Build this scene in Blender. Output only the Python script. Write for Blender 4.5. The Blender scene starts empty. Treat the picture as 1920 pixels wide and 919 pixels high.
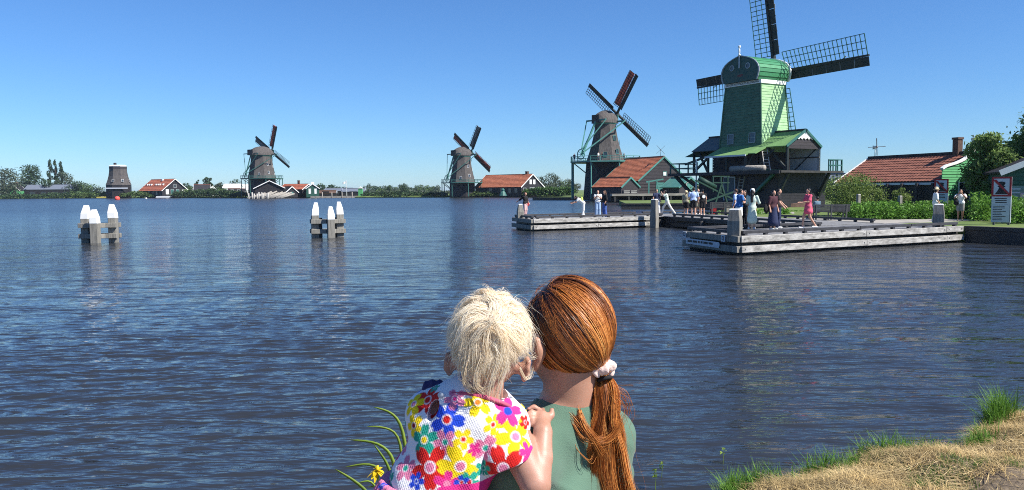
import bpy, math, random
import numpy as np
from mathutils import Vector, Matrix
R = math.radians
rng = np.random.default_rng(7)
random.seed(7)
S = bpy.context.scene
COL = S.collection

# ------------------------------------------------------------------ camera, sky, sun, exposure
FPX, CAMH = 1478.0, 2.45                       # focal length in photo pixels, eye height above the water
PITCH, ROLL = math.atan(102.8 / FPX), R(-0.45)
cam = bpy.data.cameras.new('camera'); camo = bpy.data.objects.new('camera', cam); COL.objects.link(camo)
cam.sensor_width = 36; cam.lens = FPX * 36 / 1920; cam.clip_start = 0.05; cam.clip_end = 20000
camo.matrix_world = Matrix.Translation((0, 0, CAMH)) @ Matrix.Rotation(R(90) - PITCH, 4, 'X') @ Matrix.Rotation(ROLL, 4, 'Z')
S.camera = camo
SUN_AZ, SUN_EL = R(-28), R(48)                 # measured from +x towards +y
W = bpy.data.worlds.new('World'); S.world = W; W.use_nodes = True
nt = W.node_tree; nt.nodes.clear()
sky = nt.nodes.new('ShaderNodeTexSky'); sky.sky_type = 'NISHITA'; sky.sun_disc = False
sky.sun_elevation = SUN_EL; sky.sun_rotation = R(90) - SUN_AZ
sky.air_density = 1.0; sky.dust_density = 0.0; sky.ozone_density = 10; sky.altitude = 0
bg = nt.nodes.new('ShaderNodeBackground'); bg.inputs['Strength'].default_value = 0.068
wo = nt.nodes.new('ShaderNodeOutputWorld')
tint = nt.nodes.new('ShaderNodeVectorMath'); tint.operation = 'MULTIPLY'; tint.inputs[1].default_value = (.82, 1.03, 1.22)   # the camera's white balance
nt.links.new(sky.outputs[0], tint.inputs[0]); nt.links.new(tint.outputs[0], bg.inputs[0]); nt.links.new(bg.outputs[0], wo.inputs[0])
sl = bpy.data.lights.new('sun', 'SUN'); sl.energy = 5.0; sl.angle = R(0.53); sl.color = (1, .955, .88)
so = bpy.data.objects.new('sun', sl); COL.objects.link(so)
sdir = Vector((math.cos(SUN_EL) * math.cos(SUN_AZ), math.cos(SUN_EL) * math.sin(SUN_AZ), math.sin(SUN_EL)))
so.rotation_euler = (-sdir).to_track_quat('-Z', 'Y').to_euler()
so.location = (30, 0, 60)
S.view_settings.view_transform = 'Standard'; S.view_settings.look = 'None'
S.view_settings.exposure = 0.8; S.view_settings.gamma = 1
S.render.engine = 'CYCLES'
S.cycles.max_bounces = 10; S.cycles.diffuse_bounces = 8; S.cycles.glossy_bounces = 3; S.cycles.transmission_bounces = 8
S.cycles.filter_width = 1.0; S.cycles.use_denoising = False
S.cycles.transparent_max_bounces = 6

# ------------------------------------------------------------------ photo pixel -> place
_mw = np.array(camo.matrix_world)
CR, CU, CF = _mw[:3, 0], _mw[:3, 1], -_mw[:3, 2]
CP = np.array([0, 0, CAMH])
def ray(px, py): return CR * (px - 960) / FPX + CU * (459.5 - py) / FPX + CF
def G(px, py, z=0.):
    v = ray(px, py); return CP + v * ((z - CAMH) / v[2])
def at(px, py, d): return CP + ray(px, py) * d          # point at distance d along the view axis
def gx(px, y): return float(ray(px, 356)[0] / ray(px, 356)[1] * y)   # x for a photo column at depth y
def zh(py, px, y):                                       # height of a photo row at depth y
    v = ray(px, py); return float(CAMH + v[2] / v[1] * y)
def proj(P):
    q = np.asarray(P, float) - CP; d = q @ CF
    return 960 + FPX * (q @ CR) / d, 459.5 - FPX * (q @ CU) / d, d

# ------------------------------------------------------------------ object helpers
def tag(o, label=None, cat=None, group=None, kind=None):
    if label: o['label'] = label
    if cat: o['category'] = cat
    if group: o['group'] = group
    if kind: o['kind'] = kind
    return o
def thing(name, label, cat, loc=(0, 0, 0), rz=0., group=None):
    o = bpy.data.objects.new(name, None); COL.objects.link(o); o.empty_display_size = .2
    o.location = loc; o.rotation_euler = (0, 0, rz)
    return tag(o, label, cat, group)
def link(name, me, m, parent=None, loc=None, rot=None, label=None):
    o = bpy.data.objects.new(name, me); COL.objects.link(o)
    if m is not None and len(me.materials) == 0: me.materials.append(m)
    if parent is not None: o.parent = parent
    if loc is not None: o.location = loc
    if rot is not None: o.rotation_euler = rot
    if label: o['label'] = label
    return o
def dup(root, loc, rz, label, group=None):
    r = root.copy(); COL.objects.link(r); r.location = loc; r.rotation_euler = (0, 0, rz); r['label'] = label
    if group: r['group'] = group
    for ch in root.children:
        c = ch.copy(); COL.objects.link(c); c.parent = r
        for g in ch.children:
            d = g.copy(); COL.objects.link(d); d.parent = c
    return r

class MB:
    def __init__(s): s.v = []; s.f = []
    def add(s, vs, fs):
        n = len(s.v); s.v += [tuple(float(c) for c in p) for p in vs]; s.f += [tuple(i + n for i in f) for f in fs]; return s
    def box(s, c, d, rz=0., rot=None):
        x, y, z = d[0] / 2, d[1] / 2, d[2] / 2
        P = [Vector(p) for p in ((-x, -y, -z), (x, -y, -z), (x, y, -z), (-x, y, -z), (-x, -y, z), (x, -y, z), (x, y, z), (-x, y, z))]
        M = rot if rot is not None else Matrix.Rotation(rz, 3, 'Z')
        return s.add([M @ p + Vector(c) for p in P], [(0, 3, 2, 1), (4, 5, 6, 7), (0, 1, 5, 4), (1, 2, 6, 5), (2, 3, 7, 6), (3, 0, 4, 7)])
    def beam(s, a, b, w, h, up=(0, 0, 1), w2=None, h2=None):
        a, b = Vector(a), Vector(b); t = (b - a).normalized(); u = Vector(up)
        if abs(t.dot(u)) > .98: u = Vector((1, 0, 0))
        r = t.cross(u).normalized(); u = r.cross(t)
        w2 = w if w2 is None else w2; h2 = h if h2 is None else h2
        P = []
        for c, ww, hh in ((a, w, h), (b, w2, h2)):
            P += [c - r * ww / 2 - u * hh / 2, c + r * ww / 2 - u * hh / 2, c + r * ww / 2 + u * hh / 2, c - r * ww / 2 + u * hh / 2]
        return s.add(P, [(0, 3, 2, 1), (4, 5, 6, 7), (0, 1, 5, 4), (1, 2, 6, 5), (2, 3, 7, 6), (3, 0, 4, 7)])
    def tube(s, pts, rad, n=8):
        pts = [Vector(p) for p in pts]; m = len(pts)
        if not hasattr(rad, '__len__'): rad = [rad] * m
        P = []; up = Vector((0, 0, 1))
        for i, p in enumerate(pts):
            t = (pts[min(i + 1, m - 1)] - pts[max(i - 1, 0)]).normalized()
            q = up if abs(t.dot(up)) < .95 else Vector((1, 0, 0))
            r = t.cross(q).normalized(); u = r.cross(t)
            for k in range(n):
                a = 2 * math.pi * k / n; P.append(p + (r * math.cos(a) + u * math.sin(a)) * rad[i])
        F = [(i * n + k, i * n + (k + 1) % n, (i + 1) * n + (k + 1) % n, (i + 1) * n + k) for i in range(m - 1) for k in range(n)]
        F += [tuple(range(n - 1, -1, -1)), tuple(range((m - 1) * n, m * n))]
        return s.add(P, F)
    def lathe(s, prof, n=16, c=(0, 0, 0), rot0=0., sx=1., sy=1., cap=True):
        P = [(c[0] + r * math.cos(rot0 + 2 * math.pi * k / n) * sx, c[1] + r * math.sin(rot0 + 2 * math.pi * k / n) * sy, c[2] + z) for r, z in prof for k in range(n)]
        m = len(prof)
        F = [(i * n + k, i * n + (k + 1) % n, (i + 1) * n + (k + 1) % n, (i + 1) * n + k) for i in range(m - 1) for k in range(n)]
        if cap: F += [tuple(range(n - 1, -1, -1)), tuple(range((m - 1) * n, m * n))]
        return s.add(P, F)
    def prism(s, poly, o, u, v, w):
        """polygon (pairs) in the plane o + a*u + b*v, extruded by the vector w"""
        o, u, v, w = Vector(o), Vector(u), Vector(v), Vector(w); n = len(poly)
        P = [o + u * a + v * b for a, b in poly]; P += [p + w for p in P]
        F = [tuple(range(n - 1, -1, -1)), tuple(range(n, 2 * n))] + [(i, (i + 1) % n, n + (i + 1) % n, n + i) for i in range(n)]
        return s.add(P, F)
    def slab(s, a, b, c, d, t):
        a, b, c, d = [Vector(p) for p in (a, b, c, d)]; n = (b - a).cross(d - a).normalized() * t
        P = [a, b, c, d, a - n, b - n, c - n, d - n]
        return s.add(P, [(0, 1, 2, 3), (7, 6, 5, 4), (0, 4, 5, 1), (1, 5, 6, 2), (2, 6, 7, 3), (3, 7, 4, 0)])
    def mesh(s, name='mesh', smooth=False):
        me = bpy.data.meshes.new(name); me.from_pydata(s.v, [], s.f); me.update()
        import bmesh
        bm = bmesh.new(); bm.from_mesh(me); bmesh.ops.recalc_face_normals(bm, faces=bm.faces); bm.to_mesh(me); bm.free()
        me.polygons.foreach_set('use_smooth', [bool(smooth)] * len(me.polygons))
        return me
    def build(s, name, m, parent=None, label=None, smooth=False, loc=None, kind=None, bevel=0.):
        me = s.mesh(name, smooth)
        if m is not None and m.name.split('_')[0] in ('leaves', 'grass', 'iris'):
            a_ = me.attributes.new('var', 'FLOAT', 'FACE'); a_.data.foreach_set('value', np.ones(len(me.polygons), np.float32))
        o = link(name, me, m, parent, loc, label=label)
        if kind: o['kind'] = kind
        if bevel:
            b = o.modifiers.new('bevel', 'BEVEL'); b.width = bevel; b.segments = 2; b.limit_method = 'ANGLE'
        return o

def npmesh(name, V, F, m=None, smooth=True, fattr=None, vattr=None, vcol=None):
    me = bpy.data.meshes.new(name); V = np.asarray(V, np.float32); F = np.asarray(F, np.int32)
    me.vertices.add(len(V)); me.vertices.foreach_set('co', V.ravel())
    k = F.shape[1]; me.loops.add(F.size); me.loops.foreach_set('vertex_index', F.ravel())
    me.polygons.add(len(F)); me.polygons.foreach_set('loop_start', np.arange(0, F.size, k, dtype=np.int32))
    try: me.polygons.foreach_set('loop_total', np.full(len(F), k, np.int32))
    except Exception: pass
    me.polygons.foreach_set('use_smooth', np.full(len(F), bool(smooth)))
    for dct, dom in ((fattr, 'FACE'), (vattr, 'POINT')):
        for key, arr in (dct or {}).items():
            a = me.attributes.new(key, 'FLOAT', dom); a.data.foreach_set('value', np.asarray(arr, np.float32))
    if vcol is not None:
        a = me.attributes.new('col', 'FLOAT_COLOR', 'POINT')
        a.data.foreach_set('color', np.c_[vcol, np.ones(len(vcol))].astype(np.float32).ravel())
    me.update(calc_edges=True); me.validate()
    if m is not None: me.materials.append(m)
    return me

# ------------------------------------------------------------------ materials
def srgb(r, g, b): return tuple(((c / 255) / 12.92 if c / 255 <= .04045 else ((c / 255 + .055) / 1.055) ** 2.4) for c in (r, g, b))
MATS = {}
def mat(name, col, rough=.75, var=.18, scale=2.5, stretch=(1, 1, 1), bump=0., bscale=25., spec=.3, col2=None, rnd=.0,
        attr=None, vcol=False, sss=0., metal=0., sheen=0., bstretch=None, detail=5.):
    m = bpy.data.materials.new(name); m.use_nodes = True; n = m.node_tree; N = n.nodes; Lk = n.links
    b = N['Principled BSDF']; b.inputs['Roughness'].default_value = rough; b.inputs['Specular IOR Level'].default_value = spec
    b.inputs['Metallic'].default_value = metal
    tc = N.new('ShaderNodeTexCoord'); mp = N.new('ShaderNodeMapping'); mp.inputs['Scale'].default_value = stretch
    Lk.new(tc.outputs['Object'], mp.inputs[0])
    nz = N.new('ShaderNodeTexNoise'); nz.inputs['Scale'].default_value = scale; nz.inputs['Detail'].default_value = detail
    nz.inputs['Roughness'].default_value = .62
    Lk.new(mp.outputs[0], nz.inputs[0])
    oi = N.new('ShaderNodeObjectInfo')
    ad = N.new('ShaderNodeVectorMath'); ad.operation = 'ADD'; sc = N.new('ShaderNodeMath'); sc.operation = 'MULTIPLY'; sc.inputs[1].default_value = 37.
    Lk.new(oi.outputs['Random'], sc.inputs[0]); Lk.new(mp.outputs[0], ad.inputs[0]); Lk.new(sc.outputs[0], ad.inputs[1]); Lk.new(ad.outputs[0], nz.inputs[0])
    rp = N.new('ShaderNodeMapRange'); rp.inputs[1].default_value = .3; rp.inputs[2].default_value = .7
    Lk.new(nz.outputs[0], rp.inputs[0])
    mx = N.new('ShaderNodeMix'); mx.data_type = 'RGBA'
    if col2 is None: lo = [c * (1 - var) for c in col]; hi = [c * (1 + var) for c in col]
    else: lo, hi = col, col2
    mx.inputs[6].default_value = (*lo, 1); mx.inputs[7].default_value = (*hi, 1)
    Lk.new(rp.outputs[0], mx.inputs[0]); out = mx.outputs[2]
    if vcol:
        va = N.new('ShaderNodeAttribute'); va.attribute_name = 'col'
        mm = N.new('ShaderNodeMix'); mm.data_type = 'RGBA'; mm.blend_type = 'MULTIPLY'; mm.inputs[0].default_value = 1
        Lk.new(va.outputs['Color'], mm.inputs[6]); Lk.new(out, mm.inputs[7]); out = mm.outputs[2]
    for src, amt in (('rnd', rnd), (attr, None)):
        if src == 'rnd' and amt:
            mr = N.new('ShaderNodeMapRange'); mr.inputs[3].default_value = 1 - amt; mr.inputs[4].default_value = 1 + amt
            Lk.new(oi.outputs['Random'], mr.inputs[0]); fac = mr.outputs[0]
        elif src and src != 'rnd':
            at_ = N.new('ShaderNodeAttribute'); at_.attribute_name = attr; fac = at_.outputs['Fac']
        else: continue
        vm = N.new('ShaderNodeVectorMath'); vm.operation = 'SCALE'; Lk.new(out, vm.inputs[0]); Lk.new(fac, vm.inputs['Scale']); out = vm.outputs[0]
    Lk.new(out, b.inputs['Base Color'])
    if bump:
        n2 = N.new('ShaderNodeTexNoise'); n2.inputs['Scale'].default_value = bscale; n2.inputs['Detail'].default_value = 6
        if bstretch:
            m2 = N.new('ShaderNodeMapping'); m2.inputs['Scale'].default_value = bstretch; Lk.new(tc.outputs['Object'], m2.inputs[0]); Lk.new(m2.outputs[0], n2.inputs[0])
        else: Lk.new(ad.outputs[0], n2.inputs[0])
        bp = N.new('ShaderNodeBump'); bp.inputs['Strength'].default_value = bump; bp.inputs['Distance'].default_value = .02
        Lk.new(n2.outputs[0], bp.inputs['Height']); Lk.new(bp.outputs[0], b.inputs['Normal'])
    if sss:
        b.inputs['Subsurface Weight'].default_value = sss; b.inputs['Subsurface Radius'].default_value = (.012, .005, .003); b.inputs['Subsurface Scale'].default_value = .6
    if sheen: b.inputs['Sheen Weight'].default_value = sheen
    MATS[name] = m
    return m
def leafmat(name, col, col2, scale=.6, rough=.55, trans=.25, detail=4.):
    m = mat(name, col, rough=rough, col2=col2, scale=scale, attr='var', spec=.25, detail=detail)
    N = m.node_tree.nodes; Lk = m.node_tree.links; b = N['Principled BSDF']
    tr = N.new('ShaderNodeBsdfTranslucent'); ms = N.new('ShaderNodeMixShader'); ms.inputs[0].default_value = trans
    src = b.inputs['Base Color'].links[0].from_socket; Lk.new(src, tr.inputs[0])
    Lk.new(b.outputs[0], ms.inputs[1]); Lk.new(tr.outputs[0], ms.inputs[2]); Lk.new(ms.outputs[0], N['Material Output'].inputs[0])
    return m

M_black = mat('tarred_boards', (.020, .018, .021), rough=.6, var=.35, scale=1.5, stretch=(1, 1, 6), rnd=.15, bump=.3, bscale=8)
M_blackw = mat('tarred_boards_weathered', (.042, .036, .040), rough=.7, var=.3, scale=1.5, stretch=(1, 1, 8), rnd=.15, bump=.3, bscale=8)
M_white = mat('white_paint', (.74, .74, .72), rough=.5, var=.06, rnd=.03)
M_teal = mat('teal_paint', (.07, .21, .185), rough=.5, var=.15)
M_dteal = mat('dark_teal_paint', (.035, .12, .105), rough=.5, var=.2)
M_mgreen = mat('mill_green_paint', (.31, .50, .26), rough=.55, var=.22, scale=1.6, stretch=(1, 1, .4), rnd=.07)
M_mdark = mat('mill_dark_green', (.058, .130, .078), rough=.55, var=.3, scale=1.6, stretch=(1, 1, .35), rnd=.05)  # darker green on the tower's rear boards, corner boards and core
M_roofg = mat('green_roofing', (.15, .28, .10), rough=.7, var=.15, scale=1.0, bump=.2, bscale=6)
M_barrel = mat('green_barrel_boards', (.05, .21, .10), rough=.5, var=.12, rnd=.1)
M_hgreen = mat('house_green_paint', (.09, .33, .135), rough=.55, var=.1, rnd=.06)
M_dgreen = mat('house_dark_green', (.025, .085, .06), rough=.55, var=.12, rnd=.06)
M_thatch = mat('grey_thatch', (.050, .045, .044), rough=.95, col2=(.115, .103, .097), scale=1.6, stretch=(2, 2, .35), bump=.8, bscale=10, bstretch=(3, 3, .4))
M_tile = mat('orange_pantiles', (.23, .070, .036), rough=.75, col2=(.42, .15, .080), scale=1.4, bump=.2, bscale=15)
M_tiled = mat('brown_pantiles', (.15, .055, .038), rough=.75, col2=(.29, .115, .075), scale=2.2, bump=.3, bscale=15)
M_tiler = mat('red_pantiles_far', (.26, .075, .045), rough=.75, col2=(.36, .12, .07), scale=.8)
M_brick = mat('dark_brick', (.10, .06, .045), rough=.85, var=.25, scale=6)
M_greytrim = mat('grey_trim', (.26, .30, .32), rough=.55, var=.1)
M_capg = mat('cap_dark_green', (.034, .085, .070), rough=.55, var=.2, scale=1.5)
M_greyroof = mat('dark_grey_roof', (.10, .125, .13), rough=.8, var=.15)  # dark grey for one slope of the left wing, the other slopes are green
M_glass = mat('window_glass', (.03, .04, .05), rough=.08, var=.1, spec=.6)
M_sail_red = mat('red_sailcloth', (.62, .11, .065), rough=.8, var=.25, scale=1.2, bump=.2, bscale=3)
M_sail_grey = mat('grey_sailcloth', (.22, .22, .22), rough=.8, var=.2, scale=1.2)
M_spar = mat('dark_spar', (.018, .024, .024), rough=.55, var=.3)
M_iron = mat('grey_iron', (.12, .12, .12), rough=.45, var=.2, metal=.5)
M_timber = mat('weathered_timber', (.16, .145, .125), rough=.85, col2=(.42, .39, .345), scale=1.6, stretch=(.6, 6, 6), bump=.5, bscale=14, bstretch=(1, 14, 14), rnd=.1)
M_timberw = mat('pale_weathered_timber', (.15, .142, .128), rough=.85, col2=(.56, .54, .50), scale=1.1, stretch=(.5, 5, 7), bump=.5, bscale=14, bstretch=(1, 14, 14), rnd=.06)
M_timberd = mat('dark_wet_timber', (.025, .024, .023), rough=.6, col2=(.07, .065, .06), scale=1.6, stretch=(1, 5, 5), bump=.5, bscale=14, rnd=.15)
M_post = mat('grey_post_timber', (.13, .125, .11), rough=.85, col2=(.30, .285, .25), scale=3, stretch=(5, 5, .5), bump=.5, bscale=18, bstretch=(8, 8, .8))
M_deck = mat('deck_boards', (.13, .13, .135), rough=.7, col2=(.26, .26, .26), scale=2, stretch=(4, 1, 1), rnd=.15, bump=.3, bscale=20)
M_rim = mat('dark_kerb_rail', (.045, .045, .05), rough=.55, var=.3, rnd=.1)
M_red = mat('red_paint', (.30, .02, .025), rough=.5, var=.1)
M_blackp = mat('black_print', (.012, .014, .018), rough=.5, var=.1)
M_shadew = mat('sign_white', (.46, .50, .56), rough=.4, var=.05)  # white with bluish shade put into its colour, for whites out of the sun
M_earth = mat('earth', (.09, .065, .045), rough=.95, col2=(.20, .155, .105), scale=5, bump=.8, bscale=30)
M_grassg = mat('land_grass', (.06, .11, .025), rough=.95, col2=(.15, .19, .055), scale=.5, bump=.5, bscale=8)
M_bark = mat('bark', (.06, .045, .035), rough=.9, var=.3, scale=6, stretch=(3, 3, .5))
M_path = mat('pale_path', (.30, .28, .25), rough=.9, var=.2, scale=2)
L_far = leafmat('leaves_far_dark', (.028, .058, .026), (.055, .095, .038), scale=.25)
L_farg = leafmat('leaves_far_grey', (.06, .085, .055), (.10, .125, .08), scale=.25)
L_farl = leafmat('leaves_far_light', (.055, .10, .030), (.10, .15, .045), scale=.25)
L_willow = leafmat('leaves_willow', (.11, .19, .05), (.23, .32, .10), scale=.8, trans=.5)
L_bush = leafmat('leaves_bush', (.10, .16, .035), (.20, .26, .07), scale=.9, trans=.35)
L_weed = leafmat('leaves_weed', (.07, .18, .022), (.16, .31, .05), scale=.9, trans=.35)
L_reed = leafmat('leaves_reed', (.045, .105, .025), (.10, .18, .045), scale=.3, trans=.3)
L_grass = leafmat('grass_green', (.07, .17, .018), (.15, .29, .04), scale=2, trans=.35)
L_straw = leafmat('grass_straw', (.36, .25, .10), (.60, .46, .23), scale=3, trans=.2)
L_iris = leafmat('iris_leaf', (.16, .27, .03), (.34, .46, .08), scale=6, trans=.4)
L_flower = leafmat('iris_petal', (.75, .50, .01), (.88, .66, .03), scale=8, trans=.3)

# ------------------------------------------------------------------ foliage helpers
def leaves(C, size, up=.3, aspect=1., seed=1, droop=0.):
    """quads at centres C, random orientation; size scalar or array"""
    r = np.random.default_rng(seed); n = len(C)
    a = r.normal(size=(n, 3)); a[:, 2] -= droop; a /= np.linalg.norm(a, axis=1)[:, None]
    w = r.normal(size=(n, 3)); w[:, 2] += up; b = np.cross(a, w); b /= np.linalg.norm(b, axis=1)[:, None] + 1e-9
    s = (size * r.uniform(.6, 1.35, n))[:, None]
    A, B = a * s * aspect, b * s
    V = np.stack([C - A * .5, C + B * .32, C + A * .5, C - B * .32], 1).reshape(-1, 3)
    F = np.arange(4 * n).reshape(n, 4)
    return V, F, r.uniform(.6, 1.4, n)
def crown_points(n, lobes, seed=1, shell=.55):
    """points spread through lobes (cx,cy,cz,rx,ry,rz), denser towards their skins"""
    r = np.random.default_rng(seed); L = np.array(lobes, float); vol = (L[:, 3] * L[:, 4] * L[:, 5]) ** .75; k = r.choice(len(L), n, p=vol / vol.sum())
    d = r.normal(size=(n, 3)); d /= np.linalg.norm(d, axis=1)[:, None]
    rad = (shell + (1 - shell) * r.uniform(0, 1, n)) ** .8 * (1 + .16 * r.normal(size=n))
    return L[k, :3] + d * rad[:, None] * L[k, 3:]
def rand_lobes(h0, h1, w, n, seed, taper=.5, squash=.8, big=.42):
    r = np.random.default_rng(seed); out = []
    for i in range(n):
        t = (i + .5) / n; z = h0 + (h1 - h0) * t
        env = w / 2 * (math.sin(math.pi * (.12 + .83 * t)) ** taper)
        a = r.uniform(0, 2 * math.pi); rr = env * r.uniform(.25, .75)
        s = env * r.uniform(big * .75, big * 1.35) + .05 * w
        z = min(max(z, h0 + s * squash * .7), h1 - s * squash * .8)
        out.append((rr * math.cos(a), rr * math.sin(a), z, s, s, s * squash))
    return out
def tree(name, label, loc, h, w, n, leaf, lm, seed, base=.18, lobes=12, taper=.5, squash=.8, big=.42, group=None, cat='tree', trunk_r=None, up=.3, aspect=1.3, lean=0., droop=0.):
    t = thing(name, label, cat, loc, 0, group)
    tr = trunk_r or max(.06, h * .022)
    lb = rand_lobes(h * base, h, w, lobes, seed, taper, squash, big)
    m = MB(); m.tube([(0, 0, -.3), (.02 * h * .3, 0, h * .25), (0, .01 * h, h * .55), (lean, 0, h * .85)], [tr, tr * .8, tr * .5, tr * .12], 7)
    r = random.Random(seed)
    for l in lb[::max(1, len(lb) // 6)]:
        z0 = min(l[2] * .65, h * .6); m.tube([(0, 0, z0 * .8), (l[0] * .5, l[1] * .5, (z0 + l[2]) / 2), (l[0], l[1], l[2])], [tr * .45, tr * .3, tr * .08], 5)
    m.build('trunk', M_bark, t, smooth=True)
    C = crown_points(n, lb, seed); C[:, 0] += lean * np.clip(C[:, 2] / h, 0, 1) ** 2
    V, F, v = leaves(C, leaf, up, aspect, seed + 1, droop)
    link('crown', npmesh('crown', V, F, lm, smooth=False, fattr={'var': v}), None, t)
    return t
def stuff_leaves(name, label, C, size, lm, seed, up=.3, aspect=1.3, cat=None, droop=0.):
    V, F, v = leaves(C, size, up, aspect, seed, droop)
    o = link(name, npmesh(name, V, F, lm, smooth=False, fattr={'var': v}), None); o['kind'] = 'stuff'; o['label'] = label
    return o
def blades(P, h, w, lean, seed, segs=2):
    """grass blades rooted at P; h, w arrays or scalars"""
    r = np.random.default_rng(seed); n = len(P); h = np.broadcast_to(h, n) * r.uniform(.6, 1.3, n); w = np.broadcast_to(w, n) * r.uniform(.7, 1.3, n)
    a = r.uniform(0, 2 * math.pi, n); d = np.c_[np.cos(a), np.sin(a), np.zeros(n)]; s = np.c_[-np.sin(a), np.cos(a), np.zeros(n)]
    ln = np.broadcast_to(lean, n) * r.uniform(.2, 1.3, n)
    rows = []
    for t, ww in ((0, 1.), (.5, .8), (1, .08)):
        c = P + d * (ln * h * t * t)[:, None] + np.c_[np.zeros(n), np.zeros(n), h * (t - .35 * ln * t * t)]
        rows += [c - s * (w * ww / 2)[:, None], c + s * (w * ww / 2)[:, None]]
    V = np.stack(rows, 1).reshape(-1, 3); b = (np.arange(n) * 6)[:, None]
    F = np.concatenate([b + [0, 1, 3, 2], b + [2, 3, 5, 4]])
    v = r.uniform(.6, 1.35, n)
    return V, F, np.r_[v, v]
# ------------------------------------------------------------------ sculpting with distance fields (bodies, clothes)
def _f32(x): return np.asarray(x, np.float32)
def cap(a, b, ra, rb=None): return ('c', _f32(a), _f32(b), float(ra), float(ra if rb is None else rb))
def ell(c, r, rot=None): return ('e', _f32(c), _f32(r), None if rot is None else np.array(rot, np.float32))
def sd(p, P):
    if p[0] == 'c':
        _, a, b, ra, rb = p; ab = b - a; L = float(ab @ ab) + 1e-12
        t = np.clip(((P - a) @ ab) / L, 0, 1); q = P - a - t[..., None] * ab
        return np.sqrt((q * q).sum(-1)) - (ra + (rb - ra) * t)
    _, c, r, rot = p; q = P - c
    if rot is not None: q = q @ rot            # rot columns = local axes
    k0 = np.sqrt(((q / r) ** 2).sum(-1)); k1 = np.sqrt(((q / (r * r)) ** 2).sum(-1)) + 1e-9
    return k0 * (k0 - 1) / k1
def bounds(p):
    if p[0] == 'c':
        m = max(p[3], p[4]); return np.minimum(p[1], p[2]) - m, np.maximum(p[1], p[2]) + m
    m = float(p[2].max()); return p[1] - m, p[1] + m
def smin(a, b, k):
    h = np.clip(.5 + .5 * (b - a) / k, 0, 1); return b + (a - b) * h - k * h * (1 - h)
def field(P, prims, k):
    d = np.full(P.shape[:-1], 9., np.float32)
    for i, p in enumerate(prims): d = smin(d, sd(p, P), k if not isinstance(k, (list, tuple)) else k[i]) if i else sd(p, P)
    return d
def sculpt(prims, h, k=.02, inflate=0., post=None, fit=2):
    """one continuous skin round the smooth union of the primitives (surface nets); post(P, d) edits the field"""
    bb = [bounds(p) for p in prims]; pad = inflate + 3 * h + k
    lo = np.min([b[0] for b in bb], 0) - pad; hi = np.max([b[1] for b in bb], 0) + pad
    n = np.ceil((hi - lo) / h).astype(int) + 1
    ax = [(lo[i] + np.arange(n[i]) * h).astype(np.float32) for i in range(3)]
    D = np.full(n, .12, np.float32)
    mg = 2.5 * k + inflate + 4 * h
    for p, b in zip(prims, bb):
        i0 = np.clip(((b[0] - mg - lo) / h).astype(int), 0, n - 1); i1 = np.clip(((b[1] + mg - lo) / h).astype(int) + 2, 1, n)
        sl_ = tuple(slice(i0[j], i1[j]) for j in range(3))
        P = np.stack(np.meshgrid(*[ax[j][sl_[j]] for j in range(3)], indexing='ij'), -1)
        D[sl_] = smin(D[sl_], sd(p, P), k)
    D -= inflate
    if post is not None:
        for i in range(0, n[0], 40):
            P = np.stack(np.meshgrid(ax[0][i:i + 40], ax[1], ax[2], indexing='ij'), -1); D[i:i + 40] = post(P, D[i:i + 40])
    s = D < 0
    c = np.zeros(n - 1, np.int8)
    for dx in (0, 1):
        for dy in (0, 1):
            for dz in (0, 1): c += s[dx:n[0] - 1 + dx, dy:n[1] - 1 + dy, dz:n[2] - 1 + dz]
    act = (c > 0) & (c < 8); I = np.argwhere(act); idx = np.full(n - 1, -1, np.int32); idx[act] = np.arange(len(I))
    acc = np.zeros((len(I), 3)); cnt = np.zeros(len(I))
    cs = np.array([(x, y, z) for x in (0, 1) for y in (0, 1) for z in (0, 1)])
    for i in range(8):
        for j in range(i + 1, 8):
            if np.abs(cs[i] - cs[j]).sum() != 1: continue
            A = I + cs[i]; B = I + cs[j]; da = D[tuple(A.T)]; db = D[tuple(B.T)]; m = (da < 0) != (db < 0)
            t = np.where(m, da / np.where(m, da - db, 1), 0)
            acc += np.where(m[:, None], A + (B - A) * t[:, None], 0); cnt += m
    V = lo + acc / np.maximum(cnt, 1)[:, None] * h
    Fs = []
    for a in range(3):
        b_, c_ = (a + 1) % 3, (a + 2) % 3
        s0 = [slice(None)] * 3; s1 = [slice(None)] * 3; s0[a] = slice(0, -1); s1[a] = slice(1, None)
        ch = s[tuple(s0)] != s[tuple(s1)]; E = np.argwhere(ch)
        ok = (E[:, b_] > 0) & (E[:, c_] > 0) & (E[:, b_] < n[b_] - 1) & (E[:, c_] < n[c_] - 1); E = E[ok]
        flip = s[tuple(E.T)]
        q = []
        for db, dc in ((-1, -1), (0, -1), (0, 0), (-1, 0)):
            e = E.copy(); e[:, b_] += db; e[:, c_] += dc; q.append(idx[tuple(e.T)])
        q = np.stack(q, 1); q[~flip] = q[~flip][:, ::-1]; Fs.append(q)
    F = np.concatenate(Fs)
    F = F[(F >= 0).all(1)]
    # relax
    for _ in range(fit):
        sm = np.zeros_like(V); ct = np.zeros(len(V))
        for i in range(4):
            np.add.at(sm, F[:, i], V[F[:, (i + 1) % 4]]); np.add.at(ct, F[:, i], 1)
            np.add.at(sm, F[:, i], V[F[:, (i + 3) % 4]]); np.add.at(ct, F[:, i], 1)
        V = V * .45 + sm / np.maximum(ct, 1)[:, None] * .55
    return V, F
def vnormals(V, F):
    a = V[F[:, 2]] - V[F[:, 0]]; b = V[F[:, 3]] - V[F[:, 1]]; fn = np.cross(a, b); N = np.zeros_like(V)
    for i in range(4): np.add.at(N, F[:, i], fn)
    return N / (np.linalg.norm(N, axis=1)[:, None] + 1e-12)
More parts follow.
